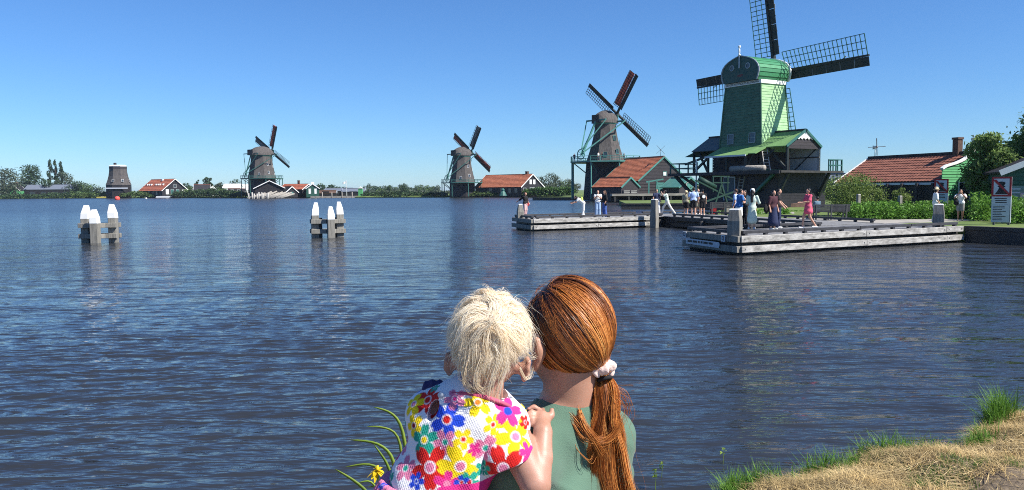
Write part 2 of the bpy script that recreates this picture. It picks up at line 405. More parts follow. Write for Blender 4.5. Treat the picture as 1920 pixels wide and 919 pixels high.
def skin_obj(name, prims, h, m, parent, k=.02, inflate=0., post=None, label=None, fit=2, origin=None):
    V, F = sculpt(prims, h, k, inflate, post, fit)
    if origin is not None: V = V - np.asarray(origin)
    return link(name, npmesh(name, V, F, m), None, parent, label=label)

def tubes(paths, rad, m, name, parent, sides=4, vattr=None):
    """thin tapered strands: paths (N,M,3), rad (M,) or (N,M)"""
    P = np.asarray(paths, float); N_, M_ = P.shape[:2]; rad = np.broadcast_to(rad, (N_, M_))
    T = np.gradient(P, axis=1); T /= np.linalg.norm(T, axis=2)[..., None] + 1e-9
    up = np.array([.31, .23, .92]); A = np.cross(T, up); A /= np.linalg.norm(A, axis=2)[..., None] + 1e-9; B = np.cross(T, A)
    V = np.stack([P + (A * math.cos(2 * math.pi * k / sides) + B * math.sin(2 * math.pi * k / sides)) * rad[..., None] for k in range(sides)], 2)
    i = np.arange(N_)[:, None, None] * M_ * sides + np.arange(M_ - 1)[None, :, None] * sides; k = np.arange(sides)[None, None]
    k2 = (k + 1) % sides
    F = np.stack(np.broadcast_arrays(i + k, i + k2, i + sides + k2, i + sides + k), -1).reshape(-1, 4)
    va = {}
    for key, arr in (vattr or {}).items(): va[key] = np.repeat(np.broadcast_to(arr, (N_, M_)).reshape(-1), sides)
    return link(name, npmesh(name, V.reshape(-1, 3), F, m, smooth=True, vattr=va), None, parent)

def ribbons(paths, width, m, name, parent, center, vattr=None, tilt=.55, seed=3):
    """soft fine hair: one flat curved band per strand, lying against the surface round the centre (point or path)"""
    P = np.asarray(paths, float); N_, M_ = P.shape[:2]; width = np.broadcast_to(width, (N_, M_)); r = np.random.default_rng(seed)
    T = np.gradient(P, axis=1); T /= np.linalg.norm(T, axis=2)[..., None] + 1e-9
    O = P - np.asarray(center); O /= np.linalg.norm(O, axis=2)[..., None] + 1e-9
    A = np.cross(T, O); A /= np.linalg.norm(A, axis=2)[..., None] + 1e-9; B = np.cross(A, T)
    a = (r.normal(size=N_) * tilt)[:, None, None]; A = A * np.cos(a) + B * np.sin(a)
    V = np.stack([P - A * width[..., None] / 2, P + A * width[..., None] / 2], 2).reshape(-1, 3)
    i = np.arange(N_)[:, None] * M_ * 2 + np.arange(M_ - 1)[None] * 2; F = np.stack([i, i + 1, i + 3, i + 2], -1).reshape(-1, 4)
    va = {k: np.repeat(np.broadcast_to(v, (N_, M_)).reshape(-1), 2) for k, v in (vattr or {}).items()}
    o = link(name, npmesh(name, V, F, m, smooth=True, vattr=va), None, parent); o['kind'] = 'stuff'; return o
# ------------------------------------------------------------------ water: one sheet, real waves near by, fine ripple relief further off
def make_water():
    r = np.random.default_rng(3)
    ya = np.r_[np.linspace(1.6, 4.4, 16), 1 / np.linspace(1 / 4.5, 1 / 95., 680)]; yb = np.geomspace(98, 6000, 46)
    Y = np.r_[ya, yb]; n_c = 540
    a = np.tan(np.linspace(R(-47), R(47), n_c))
    X = Y[:, None] * a[None]; YY = np.broadcast_to(Y[:, None], X.shape)
    step = np.gradient(Y)[:, None]
    Z = np.zeros_like(X)
    # gust patches
    def patch(sx, sy, seed):
        q = np.random.default_rng(seed); o = 0
        for _ in range(7):
            k = q.normal(size=2) * [1 / sx, 1 / sy]; o = o + np.sin(X * k[0] + YY * k[1] + q.uniform(0, 6.28))
        return np.clip(.5 + o / 5., 0, 1)
    g1, g2 = patch(5, 2.2, 1), patch(14, 5, 2)
    ef = -((X - 1.55) * .526 - (YY - 5.37) * .85); shel = .5 + .5 * np.clip(ef / 11, 0, 1)      # sheltered near the bank
    for i in range(96):
        lam = .075 * (8. ** (i / 95.)) * r.uniform(.9, 1.1)
        th = R(103) + r.normal() * R(15)                 # crests lie mostly across the view
        k = 2 * math.pi / lam; kx, ky = k * math.cos(th), k * math.sin(th)
        sl_ = .0245 if lam < .45 else .013
        A = sl_ / k
        fade = np.clip((lam / (step * abs(math.sin(th)) + 1e-6) - 2.2) / 2.5, 0, 1)
        ph = r.uniform(0, 6.28) + .9 * np.sin(X * .33 + i) + .7 * np.sin(YY * .21 + 2.1 * i)
        Z += A * fade * np.sin(kx * X + ky * YY + ph) * (.32 + 1.3 * (g1 if lam < .4 else g2)) * shel
    V = np.stack([X, YY, Z], -1).reshape(-1, 3)
    i = np.arange(len(Y) - 1)[:, None] * n_c + np.arange(n_c - 1)[None]
    F = np.stack([i, i + 1, i + n_c + 1, i + n_c], -1).reshape(-1, 4)
    m = bpy.data.materials.new('river_water'); m.use_nodes = True; N = m.node_tree.nodes; Lk = m.node_tree.links; b = N['Principled BSDF']
    b.inputs['Base Color'].default_value = (.023, .026, .031, 1); b.inputs['Roughness'].default_value = .10; b.inputs['IOR'].default_value = 1.333
    b.inputs['Specular IOR Level'].default_value = .5
    tc = N.new('ShaderNodeTexCoord'); h = None
    sp = N.new('ShaderNodeSeparateXYZ'); Lk.new(tc.outputs['Object'], sp.inputs[0]); rg = N.new('ShaderNodeMapRange')   # ripples too fine for the mesh act as roughness
    for i_, v_ in ((1, 14.), (2, 110.), (3, .06), (4, .25)): rg.inputs[i_].default_value = v_
    Lk.new(sp.outputs[1], rg.inputs[0]); Lk.new(rg.outputs[0], b.inputs['Roughness'])
    for sc, st, rot in ((11., (.30, 1.0, 1), .22), (4.2, (.28, 1.0, 1), .16), (1.5, (.26, 1.0, 1), .2), (.40, (.25, 1., 1), .1), (.33, (1., .5, 1), .15)):
        mp = N.new('ShaderNodeMapping'); mp.inputs['Scale'].default_value = st; mp.inputs['Rotation'].default_value = (0, 0, rot)
        nz = N.new('ShaderNodeTexNoise'); nz.inputs['Scale'].default_value = sc; nz.inputs['Detail'].default_value = 2.5
        Lk.new(tc.outputs['Object'], mp.inputs[0]); Lk.new(mp.outputs[0], nz.inputs[0])
        mu = N.new('ShaderNodeMath'); mu.operation = 'MULTIPLY'; mu.inputs[1].default_value = {11.: .030, 4.2: .064, 1.5: .15, .40: .24, .33: .42}[sc]
        Lk.new(nz.outputs[0], mu.inputs[0])
        if h is None: h = mu.outputs[0]
        else:
            ad = N.new('ShaderNodeMath'); Lk.new(h, ad.inputs[0]); Lk.new(mu.outputs[0], ad.inputs[1]); h = ad.outputs[0]
    bp = N.new('ShaderNodeBump'); bp.inputs['Strength'].default_value = .8; bp.inputs['Distance'].default_value = 1.
    Lk.new(h, bp.inputs['Height']); Lk.new(bp.outputs[0], b.inputs['Normal'])
    o = link('water', npmesh('water', V, F, m), None); o['kind'] = 'structure'; o['label'] = 'wide dark blue river with small wind ripples'
make_water()

# ------------------------------------------------------------------ land: banks and the flat country behind
SHORE = [(90, 14), (40, 24.5), (21.5, 32.4), (20.25, 34.9), (18.6, 38.8), (13.4, 56.2), (16.5, 60), (25.5, 95), (13.7, 98), (14.6, 101), (17, 125),
         (25.8, 163), (16.2, 183), (5.2, 190), (6.2, 196), (22, 215), (14, 262), (7.6, 277), (-17, 287), (-31, 291), (-42, 297), (-66.5, 308), (-100, 322),
         (-161, 383), (-215, 408), (-275, 425), (-420, 470), (-900, 620), (-2600, 900)]
LAND_Z = .66
def make_land():
    P = []; top = []
    r = random.Random(5)
    pts = []
    for i in range(len(SHORE) - 1):
        a, b = Vector(SHORE[i]), Vector(SHORE[i + 1]); n = max(1, int((b - a).length / 6)) if i > 13 and i < 26 else 1
        for k in range(n):
            q = a.lerp(b, k / n)
            if k: q += Vector((r.uniform(-.8, .8), r.uniform(-.8, .8)))
            pts.append(q)
    pts.append(Vector(SHORE[-1]))
    n = len(pts); inner = []
    for i, p in enumerate(pts):
        t = (pts[min(i + 1, n - 1)] - pts[max(i - 1, 0)]).normalized(); nr = Vector((t.y, -t.x))
        inner.append(p + nr * (.5 if p.y > 200 else .05))
    V = [(p.x, p.y, -1.2) for p in pts] + [(p.x, p.y, LAND_Z - (.35 if p.y > 200 else .02)) for p in pts] + [(p.x, p.y, LAND_Z) for p in inner]
    F = [(k * n + i, k * n + i + 1, (k + 1) * n + i + 1, (k + 1) * n + i) for k in (0, 1) for i in range(n - 1)]
    o = len(V); V += [(-9000, 900, LAND_Z), (-9000, 9000, LAND_Z), (9000, 9000, LAND_Z), (9000, 14, LAND_Z)]
    F.append(tuple(range(2 * n, 3 * n)) + (o, o + 1, o + 2, o + 3))
    m = MB(); m.add(V, F); ob = m.build('ground', M_grassg); ob['kind'] = 'structure'; ob['label'] = 'flat grassy river bank and country behind'
make_land()

# foreground bank
SA, SD = np.array([1.55, 5.37]), np.array([.850, .526])     # a point on the water's edge and its direction
SN = np.array([SD[1], -SD[0]])                               # towards the land
def shore_off(s): return .13 * np.sin(1.7 * s + .4) + .09 * np.sin(4.1 * s + 1) + .05 * np.sin(9.3 * s)
def bank_z(x, y):
    q0, q1 = x - SA[0], y - SA[1]; s = q0 * SD[0] + q1 * SD[1]; e = q0 * SN[0] + q1 * SN[1] + shore_off(s)
    z = -.55 + .80 * np.clip((e + .45) / .5, 0, 1) ** 1.3 + .12 * np.clip(e / .5, 0, 1) + .085 * np.clip(e, 0, 6.5)
    return z + (.02 * np.sin(5 * x + 3 * y) + .015 * np.sin(11 * x - 7 * y + 1)) * np.clip(e * 3, 0, 1)
def bank_e(x, y):
    q0, q1 = x - SA[0], y - SA[1]; s = q0 * SD[0] + q1 * SD[1]; return q0 * SN[0] + q1 * SN[1] + shore_off(s)
def make_bank():
    s = np.linspace(-16, 22, 240); e = np.r_[np.linspace(-.7, 1.2, 40), np.linspace(1.25, 14, 60)]
    S_, E_ = np.meshgrid(s, e, indexing='ij'); X = SA[0] + S_ * SD[0] + E_ * SN[0]; Y = SA[1] + S_ * SD[1] + E_ * SN[1]
    V = np.stack([X, Y, bank_z(X, Y)], -1).reshape(-1, 3); n = len(e)
    i = np.arange(len(s) - 1)[:, None] * n + np.arange(n - 1)[None]; F = np.stack([i, i + n, i + n + 1, i + 1], -1).reshape(-1, 4)
    o = link('near_bank', npmesh('near_bank', V, F, M_earth), None); o['kind'] = 'structure'; o['label'] = 'dry earthen river bank in the foreground'
    r = np.random.default_rng(11)
    def scatter(n, s0, s1, e0, e1, pw=1.):
        s = r.uniform(s0, s1, n); e = e0 + (e1 - e0) * r.uniform(0, 1, n) ** pw
        x = SA[0] + s * SD[0] + e * SN[0]; y = SA[1] + s * SD[1] + e * SN[1]
        return np.c_[x, y, bank_z(x, y)], s, e
    def tuftmask(P, f, thr, seed):
        q = np.random.default_rng(seed); o = 0
        for _ in range(6):
            k = q.normal(size=2) * f; o = o + np.sin(P[:, 0] * k[0] + P[:, 1] * k[1] + q.uniform(0, 6.28))
        return o > thr
    P, s, e = scatter(62000, -1.0, 5.5, .05, 2.4, 1.25); bare = (e > .98 + .07 * np.sin(s * 9) + .05 * np.sin(s * 23)) & (s > 1.0) & (s < 1.95 + .1 * np.sin(e * 20)) & (e < 2.)
    gq = (((s - 1.42) / .42) ** 2 + ((e - .72) / .15) ** 2 < 1 + .5 * np.sin(s * 17) * np.sin(e * 23)) | (((s - .95) / .2) ** 2 + ((e - .80) / .10) ** 2 < 1)
    keep = ~(tuftmask(P, 4.5, 2.3, 3) & (e > .3)) & ~(gq & (r.uniform(0, 1, len(P)) < .75)) & (~bare | (r.uniform(0, 1, len(P)) < .10)); P = P[keep]
    n = len(P); lay = r.uniform(0, 1, n) < .8
    V, F, v = blades(P + [0, 0, .004], np.where(lay, .085, .05), .0036, np.where(lay, 2.6, .7), 21)
    o = link('dry_grass', npmesh('dry_grass', V, F, L_straw, smooth=False, fattr={'var': v * (1 + .25 * np.sin(np.tile(P[:, 0] * 7 + P[:, 1] * 9, 2)))}), None); o['kind'] = 'stuff'; o['label'] = 'straw coloured mown grass on the bank'
    # longer cut stalks lying in tangles
    P, s, e = scatter(3600, -1.0, 5.5, .08, 2.2, 1.2); P = P[tuftmask(P, 4., .3, 12) & ~((e > 1.0) & (s > 1.0) & (s < 1.9))]; n = len(P); al = r.uniform(0, 6.28, n); ln = r.uniform(.07, .22, n)
    tq = np.linspace(-.5, .5, 5); bend = r.normal(size=n) * .25
    X = P[:, 0, None] + ln[:, None] * (np.cos(al)[:, None] * tq - np.sin(al)[:, None] * bend[:, None] * tq ** 2); Y = P[:, 1, None] + ln[:, None] * (np.sin(al)[:, None] * tq + np.cos(al)[:, None] * bend[:, None] * tq ** 2)
    Z = bank_z(X, Y) + .022 + r.uniform(0, .02, n)[:, None] + .02 * r.normal(size=n)[:, None] * tq
    o = tubes(np.stack([X, Y, Z], -1), .0021 * np.array([.8, 1, 1, .9, .4]), mat('cut_stalks', (.42, .31, .14), rough=.7, col2=(.72, .58, .33), scale=2.5), 'cut_stalks', None, 3); o['kind'] = 'stuff'; o['label'] = 'cut pale stalks lying on the bank'
    P, s, e = scatter(60000, -1.0, 5.5, .1, 2.4, 1.1); gp = (((s - 1.42) / .42) ** 2 + ((e - .72) / .15) ** 2 < 1 + .5 * np.sin(s * 17) * np.sin(e * 23)) | (((s - .95) / .2) ** 2 + ((e - .80) / .10) ** 2 < 1); keep = (gp & (r.uniform(0, 1, len(s)) < .8)) | (tuftmask(P, 5., 1.5, 5) & (r.uniform(0, 1, len(s)) < .6)); P = P[keep]
    V, F, v = blades(P, .05, .0042, 1.0, 22)
    o = link('short_grass', npmesh('short_grass', V, F, L_grass, smooth=False, fattr={'var': v * .62}), None); o['kind'] = 'stuff'; o['label'] = 'short green grass patches on the bank'
    # tall fresh tufts along the water's edge, each where the photo has one
    tufts = [(.05, .26, .18, 600), (.35, .30, .17, 420), (.95, .28, .20, 620), (1.25, .20, .15, 150), (1.75, .34, .20, 700), (2.05, .2, .15, 160), (2.55, .30, .18, 620), (3.0, .2, .12, 120), (3.45, .30, .34, 1000), (4.6, .30, .2, 300), (-.55, .3, .12, 200)]
    names = ['beside the woman', 'second from the woman', 'third along the edge', 'small, before the brown clod', 'broad, halfway along the edge', 'thin, just past halfway',
             'before the tallest tuft', 'sparse, just left of the tallest', 'tallest and thickest, at right', 'at the right border', 'nearest to the woman, at the bottom']
    for k, (s0, rad, h, n) in enumerate(tufts):
        ss = s0 + r.normal(size=n) * rad * .5; ee = .02 + np.abs(r.normal(size=n)) * .09 - .04
        ee = ee - shore_off(ss)
        x = SA[0] + ss * SD[0] + ee * SN[0]; y = SA[1] + ss * SD[1] + ee * SN[1]; P = np.c_[x, y, bank_z(x, y) - .03]
        V, F, v = blades(P, h * np.exp(-((ss - s0) / rad) ** 2) * .8 + .07, .0065, .6, 40 + k)
        o = link('grass_tuft', npmesh('grass_tuft', V, F, L_grass, smooth=False, fattr={'var': v}), None)
        tag(o, 'tall green grass tuft on the bank edge, ' + names[k], 'grass tuft', 'green tufts along the water edge')
    # small stones and clods
    for k in range(14):
        P, s, e = scatter(1, .3, 4.8, .25, 2.6); mb = MB(); rr = r.uniform(.012, .035)
        mb.lathe([(rr * .5, -rr * .3), (rr, 0), (rr * .75, rr * .45), (rr * .2, rr * .6)], 7, (0, 0, 0), r.uniform(0, 3), 1, r.uniform(.6, 1))
        o = mb.build('clod', M_earth, smooth=True, loc=tuple(P[0])); tag(o, 'small brown clod lying in the dry bank grass', 'clod', 'clods in the dry grass')
make_bank()

# thin weeds standing in the water
for k, (px, py, h, lab) in enumerate(((1228, 914, .16, 'left of the weed pair'), (1355, 866, .13, 'standing alone further right'), (1240, 890, .12, 'with a seed head, beside the bare sprig'))):
    p = G(px, py, 0.02); t = thing('water_weed', 'thin green sprig rising from the water, ' + lab, 'water plant', tuple(p - [0, 0, .1]), 0, 'sprigs in the shallows')
    mb = MB(); mb.tube([(0, 0, -.3), (.004, 0, .1), (.012, 0, .1 + h)], [.003, .0025, .001], 5); mb.build('stem', L_iris, t)
    C = np.c_[rng.normal(size=14) * .012, rng.normal(size=14) * .012, .1 + h * (.55 + .45 * rng.uniform(size=14))]
    V, F, v = leaves(C, .02, .3, 1.8, k); link('leaf_cluster', npmesh('leaf_cluster', V, F, L_iris, smooth=False, fattr={'var': v}), None, t)

# ------------------------------------------------------------------ landing stages
U_ = np.array([.885, .465]); V_ = np.array([-.28, .96])
def stage(name, label, C, s1, t1, plank_dir, pw, fenders, joints_end, seed):
    """C: outer corner on the water; s along the long side, t across. fenders: s-breaks of the light side beams"""
    t = thing(name, label, 'landing stage', (C[0], C[1], 0))
    def pl(s, q, z): return (U_[0] * s + V_[0] * q, U_[1] * s + V_[1] * q, z)
    r = random.Random(seed)
    L, Wd = s1, t1
    def quadslab(s0, q0, s1_, q1_, z, th): return MB().slab(pl(s0, q0, z), pl(s1_, q0, z), pl(s1_, q1_, z), pl(s0, q1_, z), th)
    sub = quadslab(.14, .14, L - .02, Wd - .14, .60, 1.2); sub.build('substructure', M_timberd, t)
    n = int(L / pw) if plank_dir == 's' else int(Wd / pw)
    for i in range(n):
        dz = r.uniform(-.004, .004)
        if plank_dir == 's': a = quadslab(i * pw + .006, .02, (i + 1) * pw - .006, Wd - .02, .69 + dz, .055)
        else: a = quadslab(.02, i * pw + .006, L - .02, (i + 1) * pw - .006, .69 + dz, .055)
        a.build('deck_plank', M_deck, t)
    # light side beams on the long front side, two rows
    for a, b in zip(fenders[:-1], fenders[1:]):
        for z0, z1, w in ((.47, .71, .16), (.10, .34, .20)):
            dz = r.uniform(-.008, .008)
            mb = MB().slab(pl(a + .008, -w, z1 + dz), pl(b - .008, -w, z1 + dz), pl(b - .008, 0, z1 + dz), pl(a + .008, 0, z1 + dz), z1 - z0)
            o = mb.build('side_beam', M_timberw, t, bevel=.012)
            for s_ in (a + .16, b - .16):
                c = Vector(pl(s_, -w - .004, (z0 + z1) / 2 + dz)); m2 = MB().tube([c, c + Vector(pl(0, .03, 0))], [.032, .032], 8)
                m2.build('bolt', M_iron, o)
    for z0, z1, w in ((.47, .705, .14), (.10, .335, .17)):       # end beams
        MB().slab(pl(-w, -.10, z1), pl(0, -.10, z1), pl(0, Wd, z1), pl(-w, Wd, z1), z1 - z0).build('end_beam', M_post, t, bevel=.012)
    # kerb rail on blocks, front, end and back
    def kerb(p0, p1, q0, q1):
        a, b = Vector(pl(p0, q0, 0)), Vector(pl(p1, q1, 0)); ln = (b - a).length; m = max(1, round(ln / 3.2))
        for i in range(m):
            c0, c1 = a.lerp(b, (i + .004) / m), a.lerp(b, (i + .996) / m)
            MB().beam(c0 + Vector((0, 0, .83)), c1 + Vector((0, 0, .83)), .15, .11).build('kerb_rail', M_rim, t, bevel=.01)
        mb = MB(); k = max(2, int(ln / 1.05))
        for i in range(k + 1):
            c = a.lerp(b, (i + .15) / (k + .3)); MB().box((c.x, c.y, .734), (.13, .13, .082), math.atan2(U_[1], U_[0])).build('kerb_block', M_rim, t)
    kerb(.25, L - .1, .16, .16); kerb(.1, .1, .3, Wd - .1); kerb(.25, joints_end, Wd - .12, Wd - .12)
    return t, pl
CN = np.array([8.33, 28.85]); C2 = np.array([1.25, 47.0])
near, pln = stage('landing_stage', 'nearer wooden landing stage with pale double side beams and a white name board', CN, 13.1, 4.0, 's', .24, [0, 6.75, 11.9, 13.1], 7.9, 1)
far, plf = stage('landing_stage', 'farther wooden landing stage arm reaching left into the river', C2, 9.9, 4.0, 's', .30, [0, 4.6, 8.6], 9.6, 2)
# walkway joining the two
WK = np.array([14.25, 36.75])
def make_walkway():
    t = thing('walkway', 'broad boarded walkway joining the two landing stages to the bank', 'walkway', (WK[0], WK[1], 0))
    def pl(s, q, z): return (U_[0] * s + V_[0] * q, U_[1] * s + V_[1] * q, z)
    MB().slab(pl(.12, 0, .60), pl(4.5, 0, .60), pl(4.5, 19.4, .60), pl(.12, 19.4, .60), 1.2).build('substructure', M_timberd, t)
    r = random.Random(4)
    for i in range(64):
        z = .687 + r.uniform(-.004, .004)
        MB().slab(pl(.02, i * .3 + .11, z), pl(4.6, i * .3 + .11, z), pl(4.6, i * .3 + .398, z), pl(.02, i * .3 + .398, z), .055).build('deck_plank', M_deck, t)
    for a, b in ((0.1, 5), (5, 10), (10, 14.0)):
        for z0, z1, w in ((.45, .68, .12), (.08, .3, .16)):
            MB().slab(pl(-w, a + .01, z1), pl(0, a + .01, z1), pl(0, b - .01, z1), pl(-w, b - .01, z1), z1 - z0).build('side_beam', M_timberd, t, bevel=.012)
    for q in (2., 6, 10.2):
        c = pl(-.2, q, 0); MB().tube([(c[0], c[1], -1), (c[0], c[1], .55)], [.13, .13], 10).build('pile', M_timberd, t, smooth=True)
    def kerb(a, b):
        a, b = Vector(a), Vector(b); ln = (b - a).length; m = max(1, round(ln / 3.2))
        for i in range(m):
            c0, c1 = a.lerp(b, (i + .004) / m), a.lerp(b, (i + .996) / m); MB().beam(c0 + Vector((0, 0, .83)), c1 + Vector((0, 0, .83)), .15, .11).build('kerb_rail', M_rim, t, bevel=.01)
        for i in range(int(ln / 1.1) + 1):
            c = a.lerp(b, (i + .15) / (int(ln / 1.1) + .3)); MB().box((c.x, c.y, .734), (.13, .13, .082), 1.85).build('kerb_block', M_rim, t)
    kerb(pl(.12, .3, 0), pl(.12, 14.3, 0)); kerb(pl(4.4, .4, 0), pl(4.4, 9., 0)); kerb(pl(4.4, 11.5, 0), pl(4.4, 19, 0)); kerb(pl(.3, 19.2, 0), pl(4.2, 19.2, 0))
    return pl
plw = make_walkway()
def post(name, label, p, z0, z1, w, rz, capm=M_white, taper=.8, group='mooring posts of the landing stages'):
    t = thing(name, label, 'mooring post', (p[0], p[1], 0), rz, group)
    h = w / 2
    def sq(r, z): return [(r * sx, r * sy, z) for sx, sy in ((-1, -1), (1, -1), (1, 1), (-1, 1))]
    V = sq(h, z0) + sq(h, z0 + (z1 - z0) * .55) + sq(h * taper, z1 - .06)
    F = [(3, 2, 1, 0), (8, 9, 10, 11)] + [(k * 4 + i, k * 4 + (i + 1) % 4, k * 4 + 4 + (i + 1) % 4, k * 4 + 4 + i) for k in (0, 1) for i in range(4)]
    MB().add(V, F).build('shaft', M_post, t, bevel=.02)
    V = sq(h * taper * 1.02, z1 - .055) + sq(h * taper * .86, z1); MB().add(V, [(3, 2, 1, 0), (4, 5, 6, 7), (0, 1, 5, 4), (1, 2, 6, 5), (2, 3, 7, 6), (3, 0, 4, 7)]).build('cap', capm, t, bevel=.01)
    return t
def onl(C, p): return (C[0] + p[0], C[1] + p[1])
post('mooring_post', 'thick grey post with a pale cap on the near corner of the nearer stage', onl(CN, pln(.10, .42, 0)), .69, 1.70, .46, 1.05)
post('mooring_post', 'grey post before the woman in flowing white, bank end of the nearer stage', onl(CN, pln(12.05, .42, 0)), .69, 1.70, .46, 1.05)
post('mooring_post', 'tall grey pile standing in the water where the far arm meets the walkway', G(1227, 427, 0), -.8, 1.82, .42, .9)
post('mooring_post', 'tapered dark post with a pale cap at the left tip of the far stage', onl(C2, plf(.05, 2.7, 0)), .5, 1.58, .40, .2, M_white, .62)
def name_board():
    t = thing('name_board', 'long white name board on the dark end of the nearer stage', 'sign', (CN[0], CN[1], 0))
    def pl(s, q, z): return (U_[0] * s + V_[0] * q, U_[1] * s + V_[1] * q, z)
    o = -.20
    pts = [(1.08, .20), (1.03, .31), (1.08, .42), (3.6, .44), (3.6, .22)]
    MB().prism(pts, pl(o, 0, 0), pl(0, 1, 0), (0, 0, 1), pl(-.03, 0, 0)).build('panel', M_shadew, t)
    r = random.Random(2); q = 3.45
    mb = []
    for k in range(9):
        w = r.uniform(.12, .36)
        if q - w < 1.25: break
        MB().prism([(q, .30), (q, .385), (q - w, .38), (q - w, .295)], pl(o - .033, 0, 0), pl(0, 1, 0), (0, 0, 1), pl(-.004, 0, 0)).build('word_mark', M_blackp, t); q -= w + .07
    for q0 in (.70, 3.66):
        f = MB(); z0, z1 = .46, .70
        for a, b, c, d in ((q0, q0 + .28, z0, z0 + .04), (q0, q0 + .28, z1 - .04, z1), (q0, q0 + .05, z0 + .04, z1 - .04), (q0 + .23, q0 + .28, z0 + .04, z1 - .04)):
            f.prism([(a, c), (b, c), (b, d), (a, d)], pl(o + .04, 0, 0), pl(0, 1, 0), (0, 0, 1), pl(-.03, 0, 0))
        p = f.build('plate_frame', M_shadew, t)
        MB().prism([(q0 + .11, z0 + .08), (q0 + .17, z0 + .08), (q0 + .17, z1 - .08), (q0 + .11, z1 - .08)], pl(o + .02, 0, 0), pl(0, 1, 0), (0, 0, 1), pl(-.012, 0, 0)).build('plate_mark', M_shadew, p)
name_board()
# quay wall on the right
def quay(pts, label, z0=-.9, z1=.70, w=.3, capm=M_timberd):
    t = thing('quay_wall', label, 'quay wall', (pts[0][0], pts[0][1], 0)); o = Vector((*pts[0], 0))
    for a, b in zip(pts[:-1], pts[1:]):
        a, b = Vector((*a, 0)) - o, Vector((*b, 0)) - o; L = (b - a).length; n = max(1, int(L / (1.6 if a.y + o.y < 60 else 6)))
        for i in range(n):
            c0, c1 = a.lerp(b, (i + .003) / n), a.lerp(b, (i + .997) / n); zc = (z0 + z1 - .16) / 2
            MB().beam(c0 + Vector((0, 0, zc)), c1 + Vector((0, 0, zc)), w, z1 - .16 - z0).build('sheet', M_timberd, t)
        MB().beam(a + Vector((0, 0, z1 - .07)), b + Vector((0, 0, z1 - .07)), w + .1, .16).build('coping', capm, t)
quay([(20.2, 34.95), (21.5, 32.42), (40, 24.4)], 'dark timber quay wall at the right beside the nearer stage')
quay([(13.6, 97.9), (25.5, 94.9)], 'dark quay wall behind the landing stages below the green mill')
quay([(25.8, 162.9), (16.2, 182.9), (5.1, 189.9)], 'low dark quay edge below the tall brown mill')

# ------------------------------------------------------------------ dolphins in the river
def make_dolphin(loc):
    t = thing('dolphin', 'left cluster of three white-topped mooring piles in the river', 'mooring dolphin', loc, .05, 'dolphins in the river')
    rr = random.Random(3)
    for x, y, zt, lean in ((-.66, .22, 1.87, .08), (.08, -.42, 1.66, -.02), (.66, .25, 1.90, -.06)):
        h = .185
        def sq(r, z, dx): return [(x + dx + r * sx, y + r * sy, z) for sx, sy in ((-1, -1), (1, -1), (1, 1), (-1, 1))]
        zb = zt - .66
        fs = [(3, 2, 1, 0)] + [(k * 4 + i, k * 4 + (i + 1) % 4, k * 4 + 4 + (i + 1) % 4, k * 4 + 4 + i) for k in (0,) for i in range(4)] + [(4, 5, 6, 7)]
        p = MB().add(sq(h, -1.2, 0) + sq(h, zb, 0), fs).build('pile', M_post, t, bevel=.02)
        V = sq(h * 1.03, zb - .03, 0) + sq(h * .98, zb + .25, lean * .25) + sq(h * .62, zt - .1, lean * .6) + sq(h * .5, zt, lean * .7)
        F = [(3, 2, 1, 0), (12, 13, 14, 15)] + [(k * 4 + i, k * 4 + (i + 1) % 4, k * 4 + 4 + (i + 1) % 4, k * 4 + 4 + i) for k in range(3) for i in range(4)]
        MB().add(V, F).build('white_top', M_white, p, bevel=.015)
    for z in (.86, .33):
        for a, b in (((-.90, -.03, z), (-.30, -.10, z)), ((.33, .0, z), (.92, .02, z)), ((-.89, .50, z), (.90, .52, z)), ((-.55, .1, z), (-.1, -.25, z)), ((.5, .12, z), (.14, -.22, z))):
            MB().beam(a, b, .18, .23).build('waling', M_post, t, bevel=.015)
    for x, y in ((-.62, .42), (.55, .44), (-.45, .2)):
        MB().box((x, y, .3), (.3, .24, 1.5)).build('filler', M_timberd, t)
    return t
p = G(186, 456, 0) * 1.01; dol = make_dolphin((p[0] - .05, p[1], 0))
p = G(616, 446, 0) * 1.01; dup(dol, (p[0], p[1], 0), .38, 'right cluster of three white-topped mooring piles in mid river')
# buoys
def buoy(px, py, d, r, m, label):
    p = at(px, py, d); t = thing('buoy', label, 'buoy', (p[0], p[1], 0))
    MB().lathe([(r * math.cos(a), r * math.sin(a) + r * .45) for a in [R(x) for x in range(-88, 89, 16)]], 14).build('float', m, t, smooth=True)
    MB().lathe([(r * .12, r * 1.4), (r * .12, r * 1.6)], 8).build('ring', M_iron, t)
buoy(220, 374, 300, .95, mat('buoy_red', (.75, .09, .07), rough=.5), 'round red buoy floating below the capless mill')
buoy(274, 371, 330, .4, M_white, 'small white float before the red roofed barn')
buoy(413, 371, 330, .35, mat('buoy_pink', (.6, .15, .12), rough=.5), 'tiny pinkish float before the far green bank')
